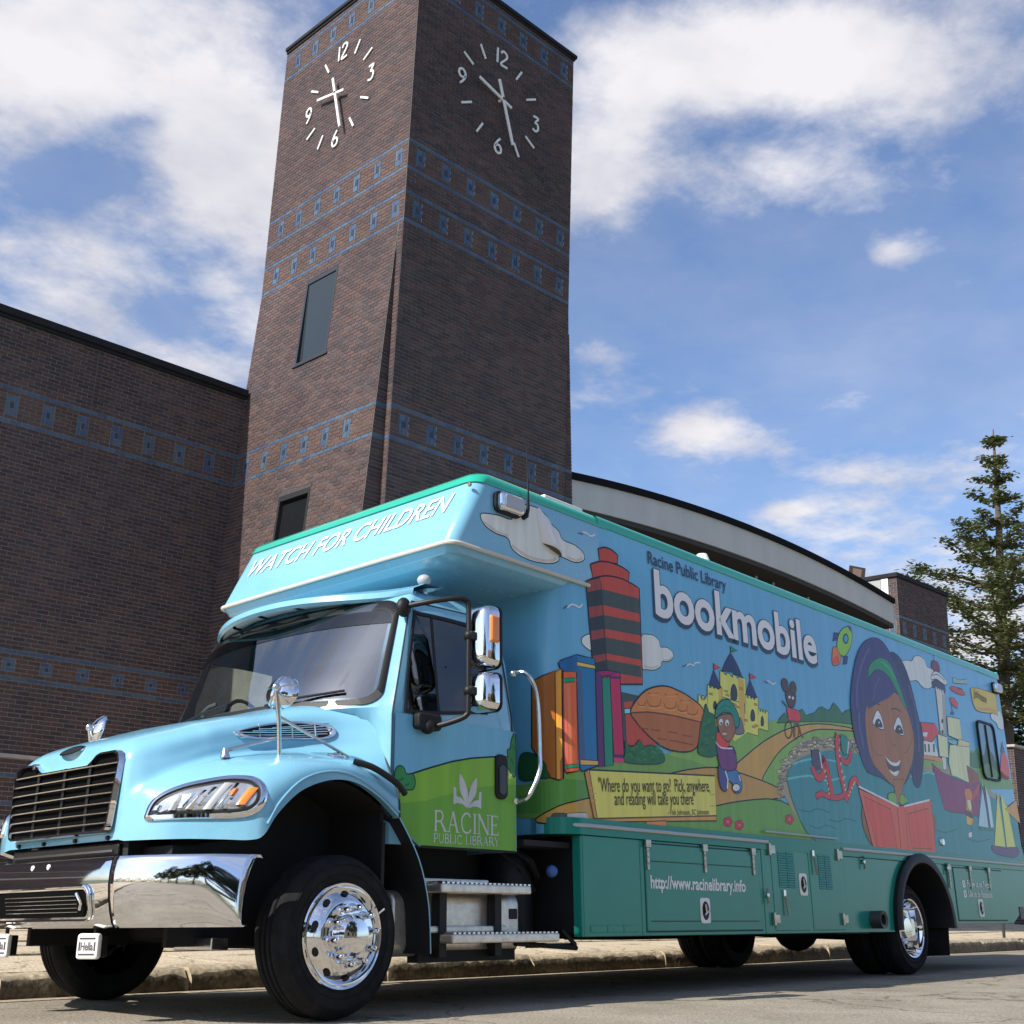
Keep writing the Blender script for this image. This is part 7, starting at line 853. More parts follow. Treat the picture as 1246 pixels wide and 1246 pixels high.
# scene lamps, antenna, scoop
def scene_lamp(x, z, s=1.0):
    m = MB(); m.prism(rrect(x - 0.13 * s, x + 0.14 * s, z - 0.072 * s, z + 0.072 * s, 0.04 * s), 'y', -0.085 * s, -0.006); o = m.build('scene_lamp', CHROME, truck, bevel=0.02)
    m = MB(); m.prism(rrect(x - 0.09 * s, x + 0.115 * s, z - 0.052 * s, z + 0.052 * s, 0.025 * s), 'y', -0.090 * s, -0.085 * s); m.build('lens', GREYL, o, smooth=0, bevel=0.006)
    m = MB(); m.prism(rrect(x - 0.145 * s, x + 0.15 * s, z - 0.085 * s, z + 0.085 * s, 0.05 * s), 'y', -0.03 * s, -0.007); m.build('gasket', BLACK, o, smooth=0)
scene_lamp(1.46, 3.585); scene_lamp(11.36, 3.56, 0.85)
m = MB(); m.lathe([(0, -0.05), (0.02, -0.045), (0.03, -0.006)], (1.66, 0, 3.545), 'y', 10); m.tube([(1.66, -0.04, 3.545), (1.665, -0.05, 3.60), (1.67, -0.05, 3.75), (1.66, -0.05, 4.12)], 0.01, 6, rs=[0.016, 0.016, 0.008, 0.004]); m.build('antenna', BLACK, truck)
SCO = mat('white scoop', (0.80, 0.77, 0.73), 0.5)
m = MB(); rows = []
for (z, o0, w0) in ((3.64, 0.0, 0.05), (3.62, 0.012, 0.08), (3.56, 0.028, 0.105), (3.48, 0.045, 0.115), (3.40, 0.060, 0.122), (3.365, 0.064, 0.124), (3.352, 0.055, 0.122)):
    rows.append([(1.90 + (3.64 - z) * 0.36 + w0 * (2 * t - 1), -(0.0045 + o0 * math.sin(math.pi * t) ** 0.8), z - 0.06 * (t - 0.5)) for t in [k / 16 for k in range(17)]])
m.grid(rows); m.build('vent_scoop', SCO, truck)
m = MB(); m.add([(2.004 + 0.112 * (2 * t - 1), -(0.0042 + 0.048 * math.sin(math.pi * t) ** 0.8), 3.3505 - 0.06 * (t - 0.5)) for t in [k / 16 for k in range(17)]], [tuple(range(17))]); m.build('vent_mouth', mat('dark vent mouth', (0.10, 0.095, 0.07), 0.8), truck, smooth=0)

# ---- running gear
def wheel(x, z, sgn, y0, rear=False, parent=truck, tyres=1):
    w = empty('wheel', (x, y0, z), parent=parent)
    prof = [(0.292, 0.02), (0.30, 0.004), (0.33, -0.006), (0.37, -0.012), (0.41, -0.006), (0.432, 0.012), (0.446, 0.028), (0.452, 0.034), (0.460, 0.05)]
    for c in (0.085, 0.125, 0.165): prof += [(0.461, c - 0.012), (0.449, c - 0.008), (0.449, c + 0.002), (0.461, c + 0.006)]
    prof += [(0.460, 0.20), (0.452, 0.216), (0.432, 0.238), (0.40, 0.256), (0.34, 0.256), (0.30, 0.245), (0.292, 0.23)]
    for q in range(tyres):
        m = MB(); m.lathe([(r, h * 1.13 + 0.30 * q) for r, h in prof], (0, 0, 0), 'y', 72, 0, sgn)
        for k in range(0):
            a = 2 * math.pi * k / 72; ca, sa = math.cos(a), math.sin(a); tx, tz = -sa, ca
            for (h0, h1) in ((0.034, 0.056), (0.196, 0.216)):
                P = [(ca * r + tx * s * 0.011, (h + 0.30 * q) * sgn, sa * r + tz * s * 0.011) for r in (0.444, 0.4625) for h in (h0, h1) for s in (-1, 1)]
                m.add(P, [(4, 5, 7, 6), (0, 4, 6, 2), (1, 3, 7, 5), (0, 1, 5, 4), (2, 6, 7, 3)])
        for r_ in (0.345, 0.405): m.lathe([(r_ - 0.003, -0.0105), (r_, -0.015), (r_ + 0.003, -0.0105)], (0, 0, 0), 'y', 72, 0, sgn)
        m.build('tyre', RUBBER, w, smooth=30)
    m = MB()
    if not rear: m.lathe([(0.30, 0.03), (0.303, -0.004), (0.296, -0.012), (0.285, -0.008), (0.28, 0.012), (0.272, 0.022), (0.262, 0.012), (0.235, -0.018), (0.205, -0.042), (0.19, -0.048), (0.12, -0.048), (0.118, -0.052), (0.113, -0.10), (0.095, -0.125), (0.05, -0.136), (0.0, -0.138)], (0, 0, 0), 'y', 64, 0, sgn)
    else: m.lathe([(0.30, 0.03), (0.303, -0.004), (0.296, -0.012), (0.282, -0.006), (0.275, 0.02), (0.262, 0.05), (0.255, 0.12), (0.235, 0.17), (0.20, 0.185), (0.13, 0.185), (0.125, 0.17), (0.12, 0.06), (0.10, 0.035), (0.0, 0.03)], (0, 0, 0), 'y', 64, 0, sgn)
    rim = m.build('rim', CHROME, w, smooth=28)
    hh = -0.030 if not rear else 0.179
    for k in range(10):
        a = 2 * math.pi * (k + 0.25) / 10; c = (0.157 * math.cos(a), 0, 0.157 * math.sin(a)); b = -0.048 if not rear else 0.185
        m = MB(); m.lathe([(0.027, b), (0.027, b - 0.012), (0.0195, b - 0.016), (0.0185, b - 0.075), (0.013, b - 0.088), (0.0, b - 0.092)], c, 'y', 10, 0, sgn); m.build('lug_nut', CHROME, rim)
        a = 2 * math.pi * (k + 0.6) / 10; m = MB(); r0 = 0.236; n = Vector((math.cos(a) * 0.66, -0.75 * sgn, math.sin(a) * 0.66)) if not rear else Vector((-math.cos(a) * 0.9, -0.4 * sgn, -math.sin(a) * 0.9)); n.normalize()
        tt = Vector((-math.sin(a), 0, math.cos(a))); vv = n.cross(tt); cc = Vector((r0 * math.cos(a), (-0.0225 if not rear else 0.15) * sgn, r0 * math.sin(a))) + n * 0.004
        m.add([cc + tt * 0.026 * math.cos(q) + vv * 0.02 * math.sin(q) for q in [2 * math.pi * j / 14 for j in range(14)]], [tuple(range(14))]); m.build('hand_hole', CHASSIS, rim, smooth=0, fix=False)
    if not rear: m = MB(); m.tube([(0.215, -0.03 * sgn, 0.10), (0.26, -0.075 * sgn, 0.15)], 0.006, 6); m.build('valve_stem', CHROME2, rim)
    return w
wheel(0.0, 0.505, 1, 0.0); wheel(7.93, 0.512, 1, 0.03, True, tyres=2)
wheel(0.0, 0.540, -1, 2.78); wheel(7.93, 0.547, -1, 2.75, True, tyres=2)
m = MB()
m.box(-0.9, 11.2, 0.72, 0.82, 0.62, 0.90); m.box(-0.9, 11.2, 2.0, 2.1, 0.62, 0.90); m.tube([(0, 0.25, 0.50), (0, 2.55, 0.57)], 0.09, 10); m.tube([(7.93, 0.25, 0.50), (7.93, 2.55, 0.57)], 0.13, 10); m.sphere((7.93, 1.4, 0.53), 0.26)
m.box(-1.0, 0.5, 0.85, 1.95, 0.60, 1.0); m.box(0.62, 2.35, 0.62, 2.3, 0.50, 1.10); m.box(2.34, 7.2, 0.65, 2.82, 0.62, 1.13); m.box(8.9, 11.4, 0.3, 2.7, 0.75, 1.13); m.box(6.4, 7.1, 0.1, 2.6, 0.46, 0.9)
m.tube([(1.4, 1.3, 0.5), (7.5, 1.4, 0.52)], 0.06, 8); m.build('chassis', CHASSIS, truck, smooth=30)
for (x0, x1) in ((3.0, 4.2), (5.3, 6.6)):
    m = MB(); m.box(x0, x1, 1.9, 2.75, 0.42, 0.9); m.build('far_side_tank', CHASSIS, truck, bevel=0.06)
m = MB(); [m.add([(ARX + r * math.cos(t), y, ARZ + r * math.sin(t)) for y in (0.1, 0.7) for r in (0.70,) for t in [math.pi * k / 12 for k in range(13)]], [(k, k + 1, 13 + k + 1, 13 + k) for k in range(12)])]; m.build('inner_wheel_arch', CHASSIS, truck)
m = MB(); m.box(7.5, 8.95, 0.69, 0.72, 0.5, 1.25); m.build('splash_shield', CHASSIS, truck, smooth=0)
for q in ((-0.8, 0.72, 0.60, 0.64, 0.45, 1.5), (-0.8, 0.72, 2.2, 2.24, 0.45, 1.5), (1.75, 2.28, 0.1, 2.6, 1.10, 1.14)):
    m = MB(); m.box(*q); m.build('splash_shield', CHASSIS, truck, smooth=0)
# black air tank, hoses and bracket behind the cab
m = MB(); m.lathe([(0.0, 0.0), (0.16, 0.03), (0.2, 0.08), (0.2, 0.6), (0.16, 0.66), (0.0, 0.68)], (2.0, 0.5, 0.42), 'z', 18); m.build('air_tank', BLACK, truck)
m = MB(); m.tube([(1.9, 0.22, 0.42), (2.30, 0.12, 0.42)], 0.018, 6); m.tube([(2.18, 0.12, 0.53), (2.31, 0.10, 0.42)], 0.016, 6); m.tube([(1.7, 0.15, 0.44), (2.32, 0.10, 0.40)], 0.02, 6); m.build('skirt_bracket', BLACK, truck)
m = MB(); m.tube([(1.9, 0.35, 1.1), (2.0, 0.25, 1.0), (2.1, 0.28, 0.9), (2.2, 0.4, 0.85)], 0.025, 6); m.tube([(1.8, 0.4, 1.08), (1.95, 0.3, 0.95), (2.12, 0.33, 0.8)], 0.02, 6); m.build('hose', BLACK, truck)
m = MB(); m.sphere((2.08, 0.12, 0.93), 0.045); m.build('blue_cap', mat('blue plastic cap', (0.05, 0.12, 0.35), 0.4), truck)
# fuel tank and steps
m = MB(); m.prism(rrect(0.22, 0.78, 0.37, 0.78, 0.09, 6), 'x', 0.60, 1.83); tank = m.build('fuel_tank', ALU, truck, bevel=0.02)
m = MB(); m.prism(rrect(1.72, 1.80, 0.60, 0.67, 0.008, 2), 'y', 0.213, 0.2185); m.build('tank_label', BLACK, tank, smooth=0)
for x in (0.98, 1.52):
    m = MB(); m.box(x - 0.035, x + 0.035, 0.14, 0.215, 0.36, 0.84); m.prism([(x - 0.035, 0.80), (x + 0.035, 0.80), (x + 0.12, 0.835), (x - 0.12, 0.835)], 'y', 0.12, 0.2); m.build('tank_strap', BLACK, tank, smooth=0, bevel=0.004)
for (x0, x1, y0, y1, z, nm) in ((0.80, 1.46, 0.17, 0.30, 0.862, 0), (0.86, 1.76, 0.04, 0.22, 0.812, 1), (0.80, 1.62, 0.15, 0.28, 0.562, 0), (0.95, 2.04, 0.02, 0.20, 0.497, 1)):
    m = MB(); m.box(x0, x1, y0, y1, z - 0.05, z + 0.008 if nm else z - 0.005); st = m.build('step', ALU, truck, smooth=0, bevel=0.012)
    if nm:
        m = MB()
        for k in range(int((x1 - x0) / 0.045)): m.box(x0 + 0.02 + 0.045 * k, x0 + 0.045 + 0.045 * k, y0 + 0.012, y1 - 0.02, z + 0.0085, z + 0.018)
        m.build('tread_grip', CHROME2, st, smooth=0)
m = MB(); m.box(0.85, 1.8, 0.24, 0.34, 0.33, 0.48); m.build('step_hanger', CHASSIS, truck, smooth=0)
# ---- hood and fenders: half sections (w from the centre line, z) at stations along x, splined both ways
HS = [  # x, centre, shoulder-in, shoulder, side, valley, fender rise, fender top, outer shoulder, lip
    (-1.150, [(0, 1.585), (0.40, 1.580), (0.600, 1.535), (0.655, 1.44), (0.680, 1.33), (0.690, 1.27), (0.700, 1.20), (0.710, 1.12), (0.715, 1.03)]),
    (-1.125, [(0, 1.625), (0.42, 1.615), (0.630, 1.560), (0.690, 1.46), (0.712, 1.34), (0.740, 1.28), (0.765, 1.21), (0.790, 1.12), (0.795, 1.03)]),
    (-1.06, [(0, 1.665), (0.46, 1.650), (0.670, 1.590), (0.735, 1.48), (0.770, 1.37), (0.830, 1.325), (0.900, 1.25), (0.945, 1.14), (0.950, 1.03)]),
    (-0.94, [(0, 1.705), (0.50, 1.690), (0.715, 1.625), (0.775, 1.51), (0.815, 1.43), (0.900, 1.395), (1.045, 1.31), (1.105, 1.17), (1.110, 1.03)]),
    (-0.80, [(0, 1.745), (0.53, 1.730), (0.745, 1.665), (0.800, 1.55), (0.840, 1.48), (0.950, 1.455), (1.150, 1.36), (1.245, 1.20), (1.255, 1.025)]),
    (-0.68, [(0, 1.780), (0.55, 1.765), (0.762, 1.700), (0.815, 1.59), (0.852, 1.515), (0.990, 1.495), (1.220, 1.405), (1.345, 1.24), (1.362, 1.022)]),
    (-0.605, [(0, 1.802), (0.56, 1.787), (0.775, 1.725), (0.825, 1.61), (0.860, 1.535), (1.010, 1.515), (1.255, 1.430), (1.385, 1.28), (1.400, 1.05)]),
    (-0.52, [(0, 1.825), (0.57, 1.810), (0.785, 1.75), (0.835, 1.63), (0.868, 1.555), (1.030, 1.535), (1.280, 1.460), (1.395, 1.34), (1.410, 1.175)]),
    (-0.36, [(0, 1.865), (0.59, 1.850), (0.805, 1.79), (0.850, 1.67), (0.880, 1.588), (1.050, 1.565), (1.300, 1.505), (1.400, 1.425), (1.414, 1.315)]),
    (-0.15, [(0, 1.910), (0.61, 1.897), (0.825, 1.835), (0.868, 1.71), (0.895, 1.622), (1.060, 1.592), (1.300, 1.535), (1.400, 1.475), (1.415, 1.392)]),
    (0.05, [(0, 1.965), (0.64, 1.957), (0.870, 1.885), (0.915, 1.74), (0.945, 1.650), (1.080, 1.605), (1.300, 1.540), (1.400, 1.475), (1.415, 1.396)]),
    (0.25, [(0, 1.99), (0.70, 1.985), (0.950, 1.915), (1.010, 1.77), (1.050, 1.665), (1.150, 1.595), (1.310, 1.515), (1.400, 1.425), (1.415, 1.322)]),
    (0.43, [(0, 1.995), (0.78, 1.990), (1.090, 1.935), (1.180, 1.79), (1.225, 1.680), (1.265, 1.580), (1.325, 1.470), (1.395, 1.35), (1.412, 1.205)])]
def hood_rows():
    cols = []
    dense = []
    for x, p in HS: dense.append((x, spline(p, 5)))
    n = len(dense[0][1]); lines = [[(x, *p[k]) for x, p in dense] for k in range(n)]
    L2 = [spline(l, 5) for l in lines]
    return [[L2[k][i] for k in range(n)] for i in range(len(L2[0]))]
HS = [((x if x > -0.6 else -0.6 + (x + 0.6) * 0.873), q) for x, q in HS]
HR_ = hood_rows()
m = MB()
rows = [[(x, YC + w, z) for (x, w, z) in r[::-1]] + [(x, YC - w, z) for (x, w, z) in r[1:]] for r in HR_]
lipn = [(x, YC - w + 0.06, z + 0.01) for (x, w, z) in [r[-1] for r in HR_]]; lipf = [(x, YC + w - 0.06, z + 0.01) for (x, w, z) in [r[-1] for r in HR_]]
rows = [[lf] + r + [ln] for lf, r, ln in zip(lipf, rows, lipn)]
m.grid(rows); b0 = len(m.v); r0 = rows[0]; m.f.append(tuple(range(len(r0)))); m.mi.append(0)
hood = m.build('hood', BLUE_P, truck, smooth=40)
# bead above the wheel opening
m = MB(); pts = [(x, YC - w - 0.004, z + 0.045 + 0.02 * math.sin(i * 0.2)) for i, (x, w, z) in enumerate([r[-1] for r in HR_]) if x > -0.60]; m.tube(pts, 0.007, 6); m.build('fender_bead', BLUE_P, hood)
# rear part of the wheel opening: black guard with a pale blue edge
gp = [(0.43, 1.205), (0.52, 1.09), (0.60, 0.97), (0.66, 0.83), (0.705, 0.65), (0.725, 0.39)]
m = MB(); g = spline(gp, 5); m.grid([[(x + 0.002, -0.002, z), (x + 0.009, -0.002, z + 0.004), (x + 0.009, 0.012, z + 0.004), (x + 0.002, 0.012, z)] for x, z in g], 0, True); m.build('guard_edge', BLUE_P, truck, smooth=40)
m = MB(); m.grid([[(x + 0.001, 0.0, z), (x + 0.001, 0.62, z)] for x, z in g]); m.build('inner_guard', CHASSIS, truck)
m = MB(); m.grid([[(x, 0.07, z - 0.004), (x, 0.70, z - 0.004)] for x, z in [(r[-1][0], r[-1][2]) for r in HR_] if x > -0.62]); m.build('wheel_well', CHASSIS, truck)
m = MB(); m.tube(spline([(0.10, 0.075, 1.535), (0.20, 0.015, 1.505), (0.32, -0.022, 1.445), (0.40, -0.028, 1.40), (0.46, -0.02, 1.355)], 4), 0.021, 8); m.build('hood_latch_strap', BLACK, truck)
def hood_point(w, x):
    """height of the hood top at (x, w) by scanning the dense rows"""
    best = None
    for r in HR_:
        if best is None or abs(r[0][0] - x) < abs(best[0][0] - x): best = r
    for a, b in zip(best, best[1:]):
        if a[1] <= w <= b[1]: return a[2] + (b[2] - a[2]) * (w - a[1]) / max(1e-6, b[1] - a[1])
    return best[-1][2]
# grille: chrome frame, dark core, chrome bars
GX = lambda z: -1.120 + 0.02 * (z - 1.05) / 0.5
top = [(-0.645, 1.50), (-0.625, 1.545), (-0.58, 1.565), (-0.42, 1.565), (-0.375, 1.555), (-0.33, 1.525), (-0.28, 1.500), (0.28, 1.500), (0.33, 1.525), (0.375, 1.555), (0.42, 1.565), (0.58, 1.565), (0.625, 1.545), (0.645, 1.50)]
bot = [(0.605, 1.13), (0.59, 1.095), (0.55, 1.08), (-0.55, 1.08), (-0.59, 1.095), (-0.605, 1.13)]
OUT = top + bot
def shrink(pl, d):
    c = (0, 1.3); return [(w - math.copysign(min(abs(w), d), w), z - d if z > 1.3 else z + d) for w, z in pl]
m = MB(); a = OUT; b = shrink(OUT, 0.022); n = len(a)
R4 = [[(GX(z) + 0.02, YC + w, z) for w, z in a], [(GX(z) - 0.016, YC + w, z) for w, z in shrink(OUT, 0.005)], [(GX(z) - 0.016, YC + w, z) for w, z in shrink(OUT, 0.017)], [(GX(z) + 0.04, YC + w, z) for w, z in b]]
m.grid(R4, 0, True); grille = m.build('grille', CHROME, truck, smooth=50)
m = MB(); m.add([(GX(z) + 0.012, YC + w, z) for w, z in shrink(OUT, 0.01)], [tuple(range(n))]); m.build('grille_core', mat('grille painted shade', (0.0035, 0.0035, 0.004), 0.9, spec=0.05), grille, smooth=0)  # flat near-black core, its colour stands in for the shade of a deep recess
for k in range(7):
    z = 1.137 + 0.0575 * k; hw = 0.585 + 0.04 * (z - 1.1) / 0.4
    m = MB(); sec = [(-0.008, -0.002), (-0.011, 0.004), (0.0, 0.0065), (0.012, 0.001), (0.006, -0.005)]
    m.grid([[(GX(z) + dx - 0.012 * (1 - (w / hw) ** 2), YC + w, z + dz) for dx, dz in sec] for w in [hw * (-1 + 2 * q / 12) for q in range(13)]], 0, True); m.build('grille_bar', CHROME2, grille, smooth=60)
for w in (-0.3, 0.0, 0.33):
    m = MB(); m.box(GX(1.3) + 0.002, GX(1.3) + 0.010, YC + w - 0.015, YC + w + 0.015, 1.10, 1.5); m.build('grille_post', BLACK, grille, smooth=0)
# emblem, bolts
EX = next(r[0][0] for r in HR_ if r[0][2] >= 1.615)
m = MB(); m.prism([(YC + q * 0.135 * math.cos(t), 1.615 + 0.034 * math.sin(t) * (1.0)) for q, t in [(1, 2 * math.pi * k / 20) for k in range(20)]], 'x', EX - 0.014, EX + 0.03); m.v = [(x + (z - 1.615) * 1.1, y, z) for x, y, z in m.v]; emb = m.build('emblem', CHROME, hood, smooth=30)
m = MB(); m.prism([(YC + 0.118 * math.cos(t), 1.615 + 0.023 * math.sin(t)) for t in [2 * math.pi * k / 20 for k in range(20)]], 'x', EX - 0.018, EX - 0.0135); m.v = [(x + (z - 1.615) * 1.1, y, z) for x, y, z in m.v]; m.build('emblem_face', BLACK, emb, smooth=0)
m = MB(); m.lathe([(0, -1.118), (0.02, -1.116), (0.024, -1.08)], (0, YC + 0.40, 1.545), 'x', 10); m.build('hood_catch', CHROME2, hood)
for w in (-0.55, -0.18, 0.2, 0.52):
    m = MB(); m.lathe([(0, -1.10), (0.012, -1.098), (0.014, -1.075)], (0, YC + w, 1.055), 'x', 8); m.build('bolt', BLACK, hood)
# headlights wrap round the corner: project an outline on to the fender skin
from mathutils.bvhtree import BVHTree
def skin():
    vs = [Vector(v.co) for v in hood.data.vertices]; return BVHTree.FromPolygons(vs, [tuple(p.vertices) for p in hood.data.polygons])
BV = skin()
def headlight(mir):
    # frame of the lamp: seen along the corner normal
    c = Vector((-0.845, 0.29, 1.262)); nrm = Vector((-0.80, -0.60, 0.10)).normalized(); u = Vector((0.60, -0.80, 0)).normalized(); v = nrm.cross(u) * -1
    if v.z < 0: v = -v
    def P(a, b, h):
        o = c + u * a + v * b + nrm * 0.8; hit = BV.ray_cast(o, -nrm); q = hit[0] if hit[0] else c + u * a + v * b
        q = q + nrm * h
        return (q.x, q.y if mir > 0 else 2 * YC - q.y, q.z)
    out = spline([(-0.337, -0.112), (-0.335, -0.086), (-0.318, -0.034), (-0.285, 0.011), (-0.22, 0.051), (-0.122, 0.088), (-0.016, 0.113), (0.1, 0.135), (0.201, 0.139), (0.288, 0.126), (0.346, 0.084), (0.371, 0.023), (0.362, -0.045), (0.317, -0.096), (0.243, -0.121), (0.12, -0.129), (-0.057, -0.130), (-0.22, -0.132), (-0.315, -0.130)], 3, True)
    ctr = (0.02, 0.0)
    def sc(k): return [(ctr[0] + (a - ctr[0]) * (1 - k * 0.5) , ctr[1] + (b - ctr[1]) * (1 - k * 1.25)) for a, b in out]
    def ins(d):
        r = []; n = len(out)
        for i in range(n):
            t = Vector(out[(i + 1) % n]) - Vector(out[i - 1]); nn = Vector((-t.y, t.x)).normalized(); p = Vector(out[i]) - nn * d * 1.0
            q = Vector(out[i]) + nn * d
            r.append(tuple(p if (p - Vector(ctr)).length < (q - Vector(ctr)).length else q))
        return r
    hl = empty('headlight', (0, 0, 0), parent=truck)
    m = MB(); m.grid([[P(a, b, 0.002) for a, b in out], [P(a, b, 0.02) for a, b in ins(0.008)], [P(a, b, 0.022) for a, b in ins(0.030)], [P(a, b, 0.006) for a, b in ins(0.038)]], 0, True); m.build('bezel', CHROME, hl, smooth=60)
    m = MB(); m.grid([[P(a, b, 0.009) for a, b in ins(0.037)], [P(a, b, 0.014) for a, b in ins(0.044)], [P(a, b, 0.011) for a, b in ins(0.056)]], 0, True); m.build('gasket', BLACK, hl, smooth=60)
    il = ins(0.050); n = len(il); m = MB()
    m.grid([[P(ctr[0] + (a - ctr[0]) * s, ctr[1] + (b - ctr[1]) * s, 0.010 + 0.012 * (1 - s * s)) for a, b in il] for s in (1, 0.75, 0.5, 0.25, 0.02)], 0, True)
    m.build('lens', LENS, hl, smooth=60)
    def inside(a): 
        zs = [b for (q, b) in il if abs(q - a) < 0.035]; return (min(zs), max(zs)) if zs else (-0.05, 0.03)
    def strip(a0, a1, tilt, h, matl, nm, f0=0.0, f1=1.0):
        m = MB(); rows = []
        for q in range(7):
            t = f0 + (f1 - f0) * q / 6
            lo, hi = inside((a0 + a1) / 2); b = lo + (hi - lo) * t
            rows.append([P(a0 + tilt * b, b, h), P((a0 + a1) / 2 + tilt * b, b, h + 0.012), P(a1 + tilt * b, b, h)])
        m.grid(rows); m.build(nm, matl, hl, smooth=60)
    strip(-0.150, -0.105, 0.42, 0.020, GREYL, 'lens_rib', 0.02, 0.72); strip(0.070, 0.120, 0.62, 0.022, GREYL, 'lens_rib', 0.02, 0.98)
    strip(0.235, 0.292, 0.60, 0.020, AMBER, 'turn_signal', 0.14, 0.80); strip(0.165, 0.190, 0.5, 0.018, AMBER, 'amber_reflector', 0.5, 0.74)
    for (a0, a1, tl, f0, f1) in ((-0.085, -0.03, 0.8, 0.1, 0.7), (-0.03, 0.01, 0.75, 0.05, 0.82), (0.015, 0.05, 0.7, 0.2, 0.9), (0.135, 0.16, 0.6, 0.10, 0.95), (0.165, 0.20, 0.6, 0.05, 0.42), (-0.25, -0.20, 0.5, 0.1, 0.4)): strip(a0, a1, tl, 0.0155, CHROME, 'reflector', f0, f1)
LENS = mat('headlight lens', (0.46, 0.48, 0.50), 0.10, 0.55, spec=0.7, coat=0.6, var=0.35, vscale=9)
headlight(1); headlight(-1)
# hood side vent
def vent():
    m = MB(); o = spline([(-0.46, 1.708), (-0.40, 1.735), (-0.2, 1.795), (0.02, 1.830), (0.16, 1.825), (0.225, 1.795), (0.22, 1.745), (0.14, 1.715), (-0.05, 1.700), (-0.25, 1.680), (-0.40, 1.678)], 4, True)
    cx, cz = -0.10, 1.75
    def Y(x, z, h):
        hit = BV.ray_cast(Vector((x, -0.5, z + 0.0)), Vector((0, 1, 0.0))); return (x, (hit[0].y if hit[0] else 0.58) - h, z)
    s = lambda k, kz: [(cx + (x - cx) * k, cz + (z - cz) * kz) for x, z in o]
    m.grid([[Y(x, z, 0.001) for x, z in o], [Y(x, z, 0.018) for x, z in s(0.97, 0.93)], [Y(x, z, 0.018) for x, z in s(0.90, 0.76)], [Y(x, z, 0.004) for x, z in s(0.88, 0.70)]], 0, True); v = m.build('hood_vent', CHROME, hood, smooth=60)
    m = MB(); il = s(0.89, 0.72); m.grid([[Y(cx + (x - cx) * k, cz + (z - cz) * k, 0.004) for x, z in il] for k in (1, 0.5, 0.02)], 0, True); m.build('vent_mesh', BLACK, v)
    for k in range(6):
        z = cz - 0.042 + 0.0175 * k; xs = [x for x, zz in il if abs(zz - z) < 0.02]
        if len(xs) < 2: continue
        m = MB(); m.tube([Y(min(xs) + (max(xs) - min(xs)) * t, z + 0.06 * (t - 0.5), 0.010) for t in (0, .25, .5, .75, 1)], 0.0035, 5); m.build('vent_bar', CHROME2, v)
    for x in (-0.28, -0.05, 0.10):
        m = MB(); m.tube([Y(x, cz - 0.045 + 0.09 * (x + 0.1), 0.012), Y(x, cz + 0.05 + 0.09 * (x + 0.1), 0.012)], 0.004, 5); m.build('vent_bar', CHROME2, v)
vent()
# side marker on the fender
m = MB(); c_ = Vector((0.13, 0.275, 1.0)); hit_ = BV.ray_cast(Vector((0.13, 0.275, 3.0)), Vector((0, 0, -1))); c_ = hit_[0]; n_ = hit_[1]; n_ = -n_ if n_.z < 0 else n_
u_ = Vector((1, 0, 0)); u_ = (u_ - n_ * u_.dot(n_)).normalized(); v_ = n_.cross(u_)
m.grid([[tuple(c_ + u_ * r * 1.15 * math.cos(t) + v_ * r * math.sin(t) + n_ * h) for t in [2 * math.pi * k / 18 for k in range(18)]] for r, h in ((0.058, 0.0), (0.052, 0.010), (0.036, 0.013), (0.030, 0.006), (0.018, 0.020), (0.001, 0.022))], 0, True); m.build('marker_lamp', CHROME2, hood)
m = MB(); m.tube([(x + 0.004, YC - w - 0.003, z + 0.003) for (x, w, z) in HR_[-1][9:]], 0.006, 5); m.build('hood_seam', SEAM, hood)
# bumper: chrome, three pieces with an air slot
def bumper_x(y):
    d = abs(y - YC) / 1.40; return -1.145 + 0.05 * d ** 2 + 0.415 * max(0, (d - 0.50) / 0.50) ** 1.7
sec = [(0.03, 0.928), (0.006, 0.946), (-0.014, 0.940), (-0.023, 0.915), (-0.032, 0.86), (-0.034, 0.79), (-0.025, 0.71), (-0.008, 0.635), (0.010, 0.58), (0.026, 0.556), (0.06, 0.556)]
def bump_piece(y0, y1, n, cut=None, slant=0.0):
    m = MB(); rows = []
    for k in range(n + 1):
        y = y0 + (y1 - y0) * k / n; end = (k / n if slant > 0 else 1 - k / n) if slant else 0
        rows.append([(bumper_x(y) + dx + (abs(slant) * max(0, end - 0.75) / 0.25 * (z - 0.75) if slant else 0), y, z) for dx, z in sec])
    m.grid(rows, 0, False, cut); return m
bp = bump_piece(0.675, 2 * YC - 0.675, 30, lambda i, k: False); bumper = bp.build('bumper', CHROME, truck, smooth=60)
for s in (-1, 1):
    ya, yb = (0.655, 0.012) if s < 0 else (2 * YC - 0.655, 2 * YC - 0.012)
    m = bump_piece(ya, yb, 22, None, 0.30); o = m.build('bumper_end', CHROME, bumper, smooth=60); sd = o.modifiers.new('thick', 'SOLIDIFY'); sd.thickness = 0.012
    m = MB(); m.grid([[(bumper_x(y) + dx + 0.006, y, z) for dx, z in sec] for y in ((0.645, 0.685) if s < 0 else (2 * YC - 0.685, 2 * YC - 0.645))]); m.build('bumper_joint', BLACK, bumper)
fx = bumper_x(1.4) - 0.038
m = MB(); sl = rrect(0.845, 1.99, 0.598, 0.785, 0.06, 5); si = rrect(0.863, 1.972, 0.616, 0.767, 0.048, 5); n = len(sl)
def secx(z):
    for (xa, za), (xb, zb) in zip(sec[3:], sec[4:]):
        if zb <= z <= za: return xa + (xb - xa) * (za - z) / (za - zb)
    return 0.0
BX = lambda y, z=0.8: bumper_x(y) + secx(z) - 0.003
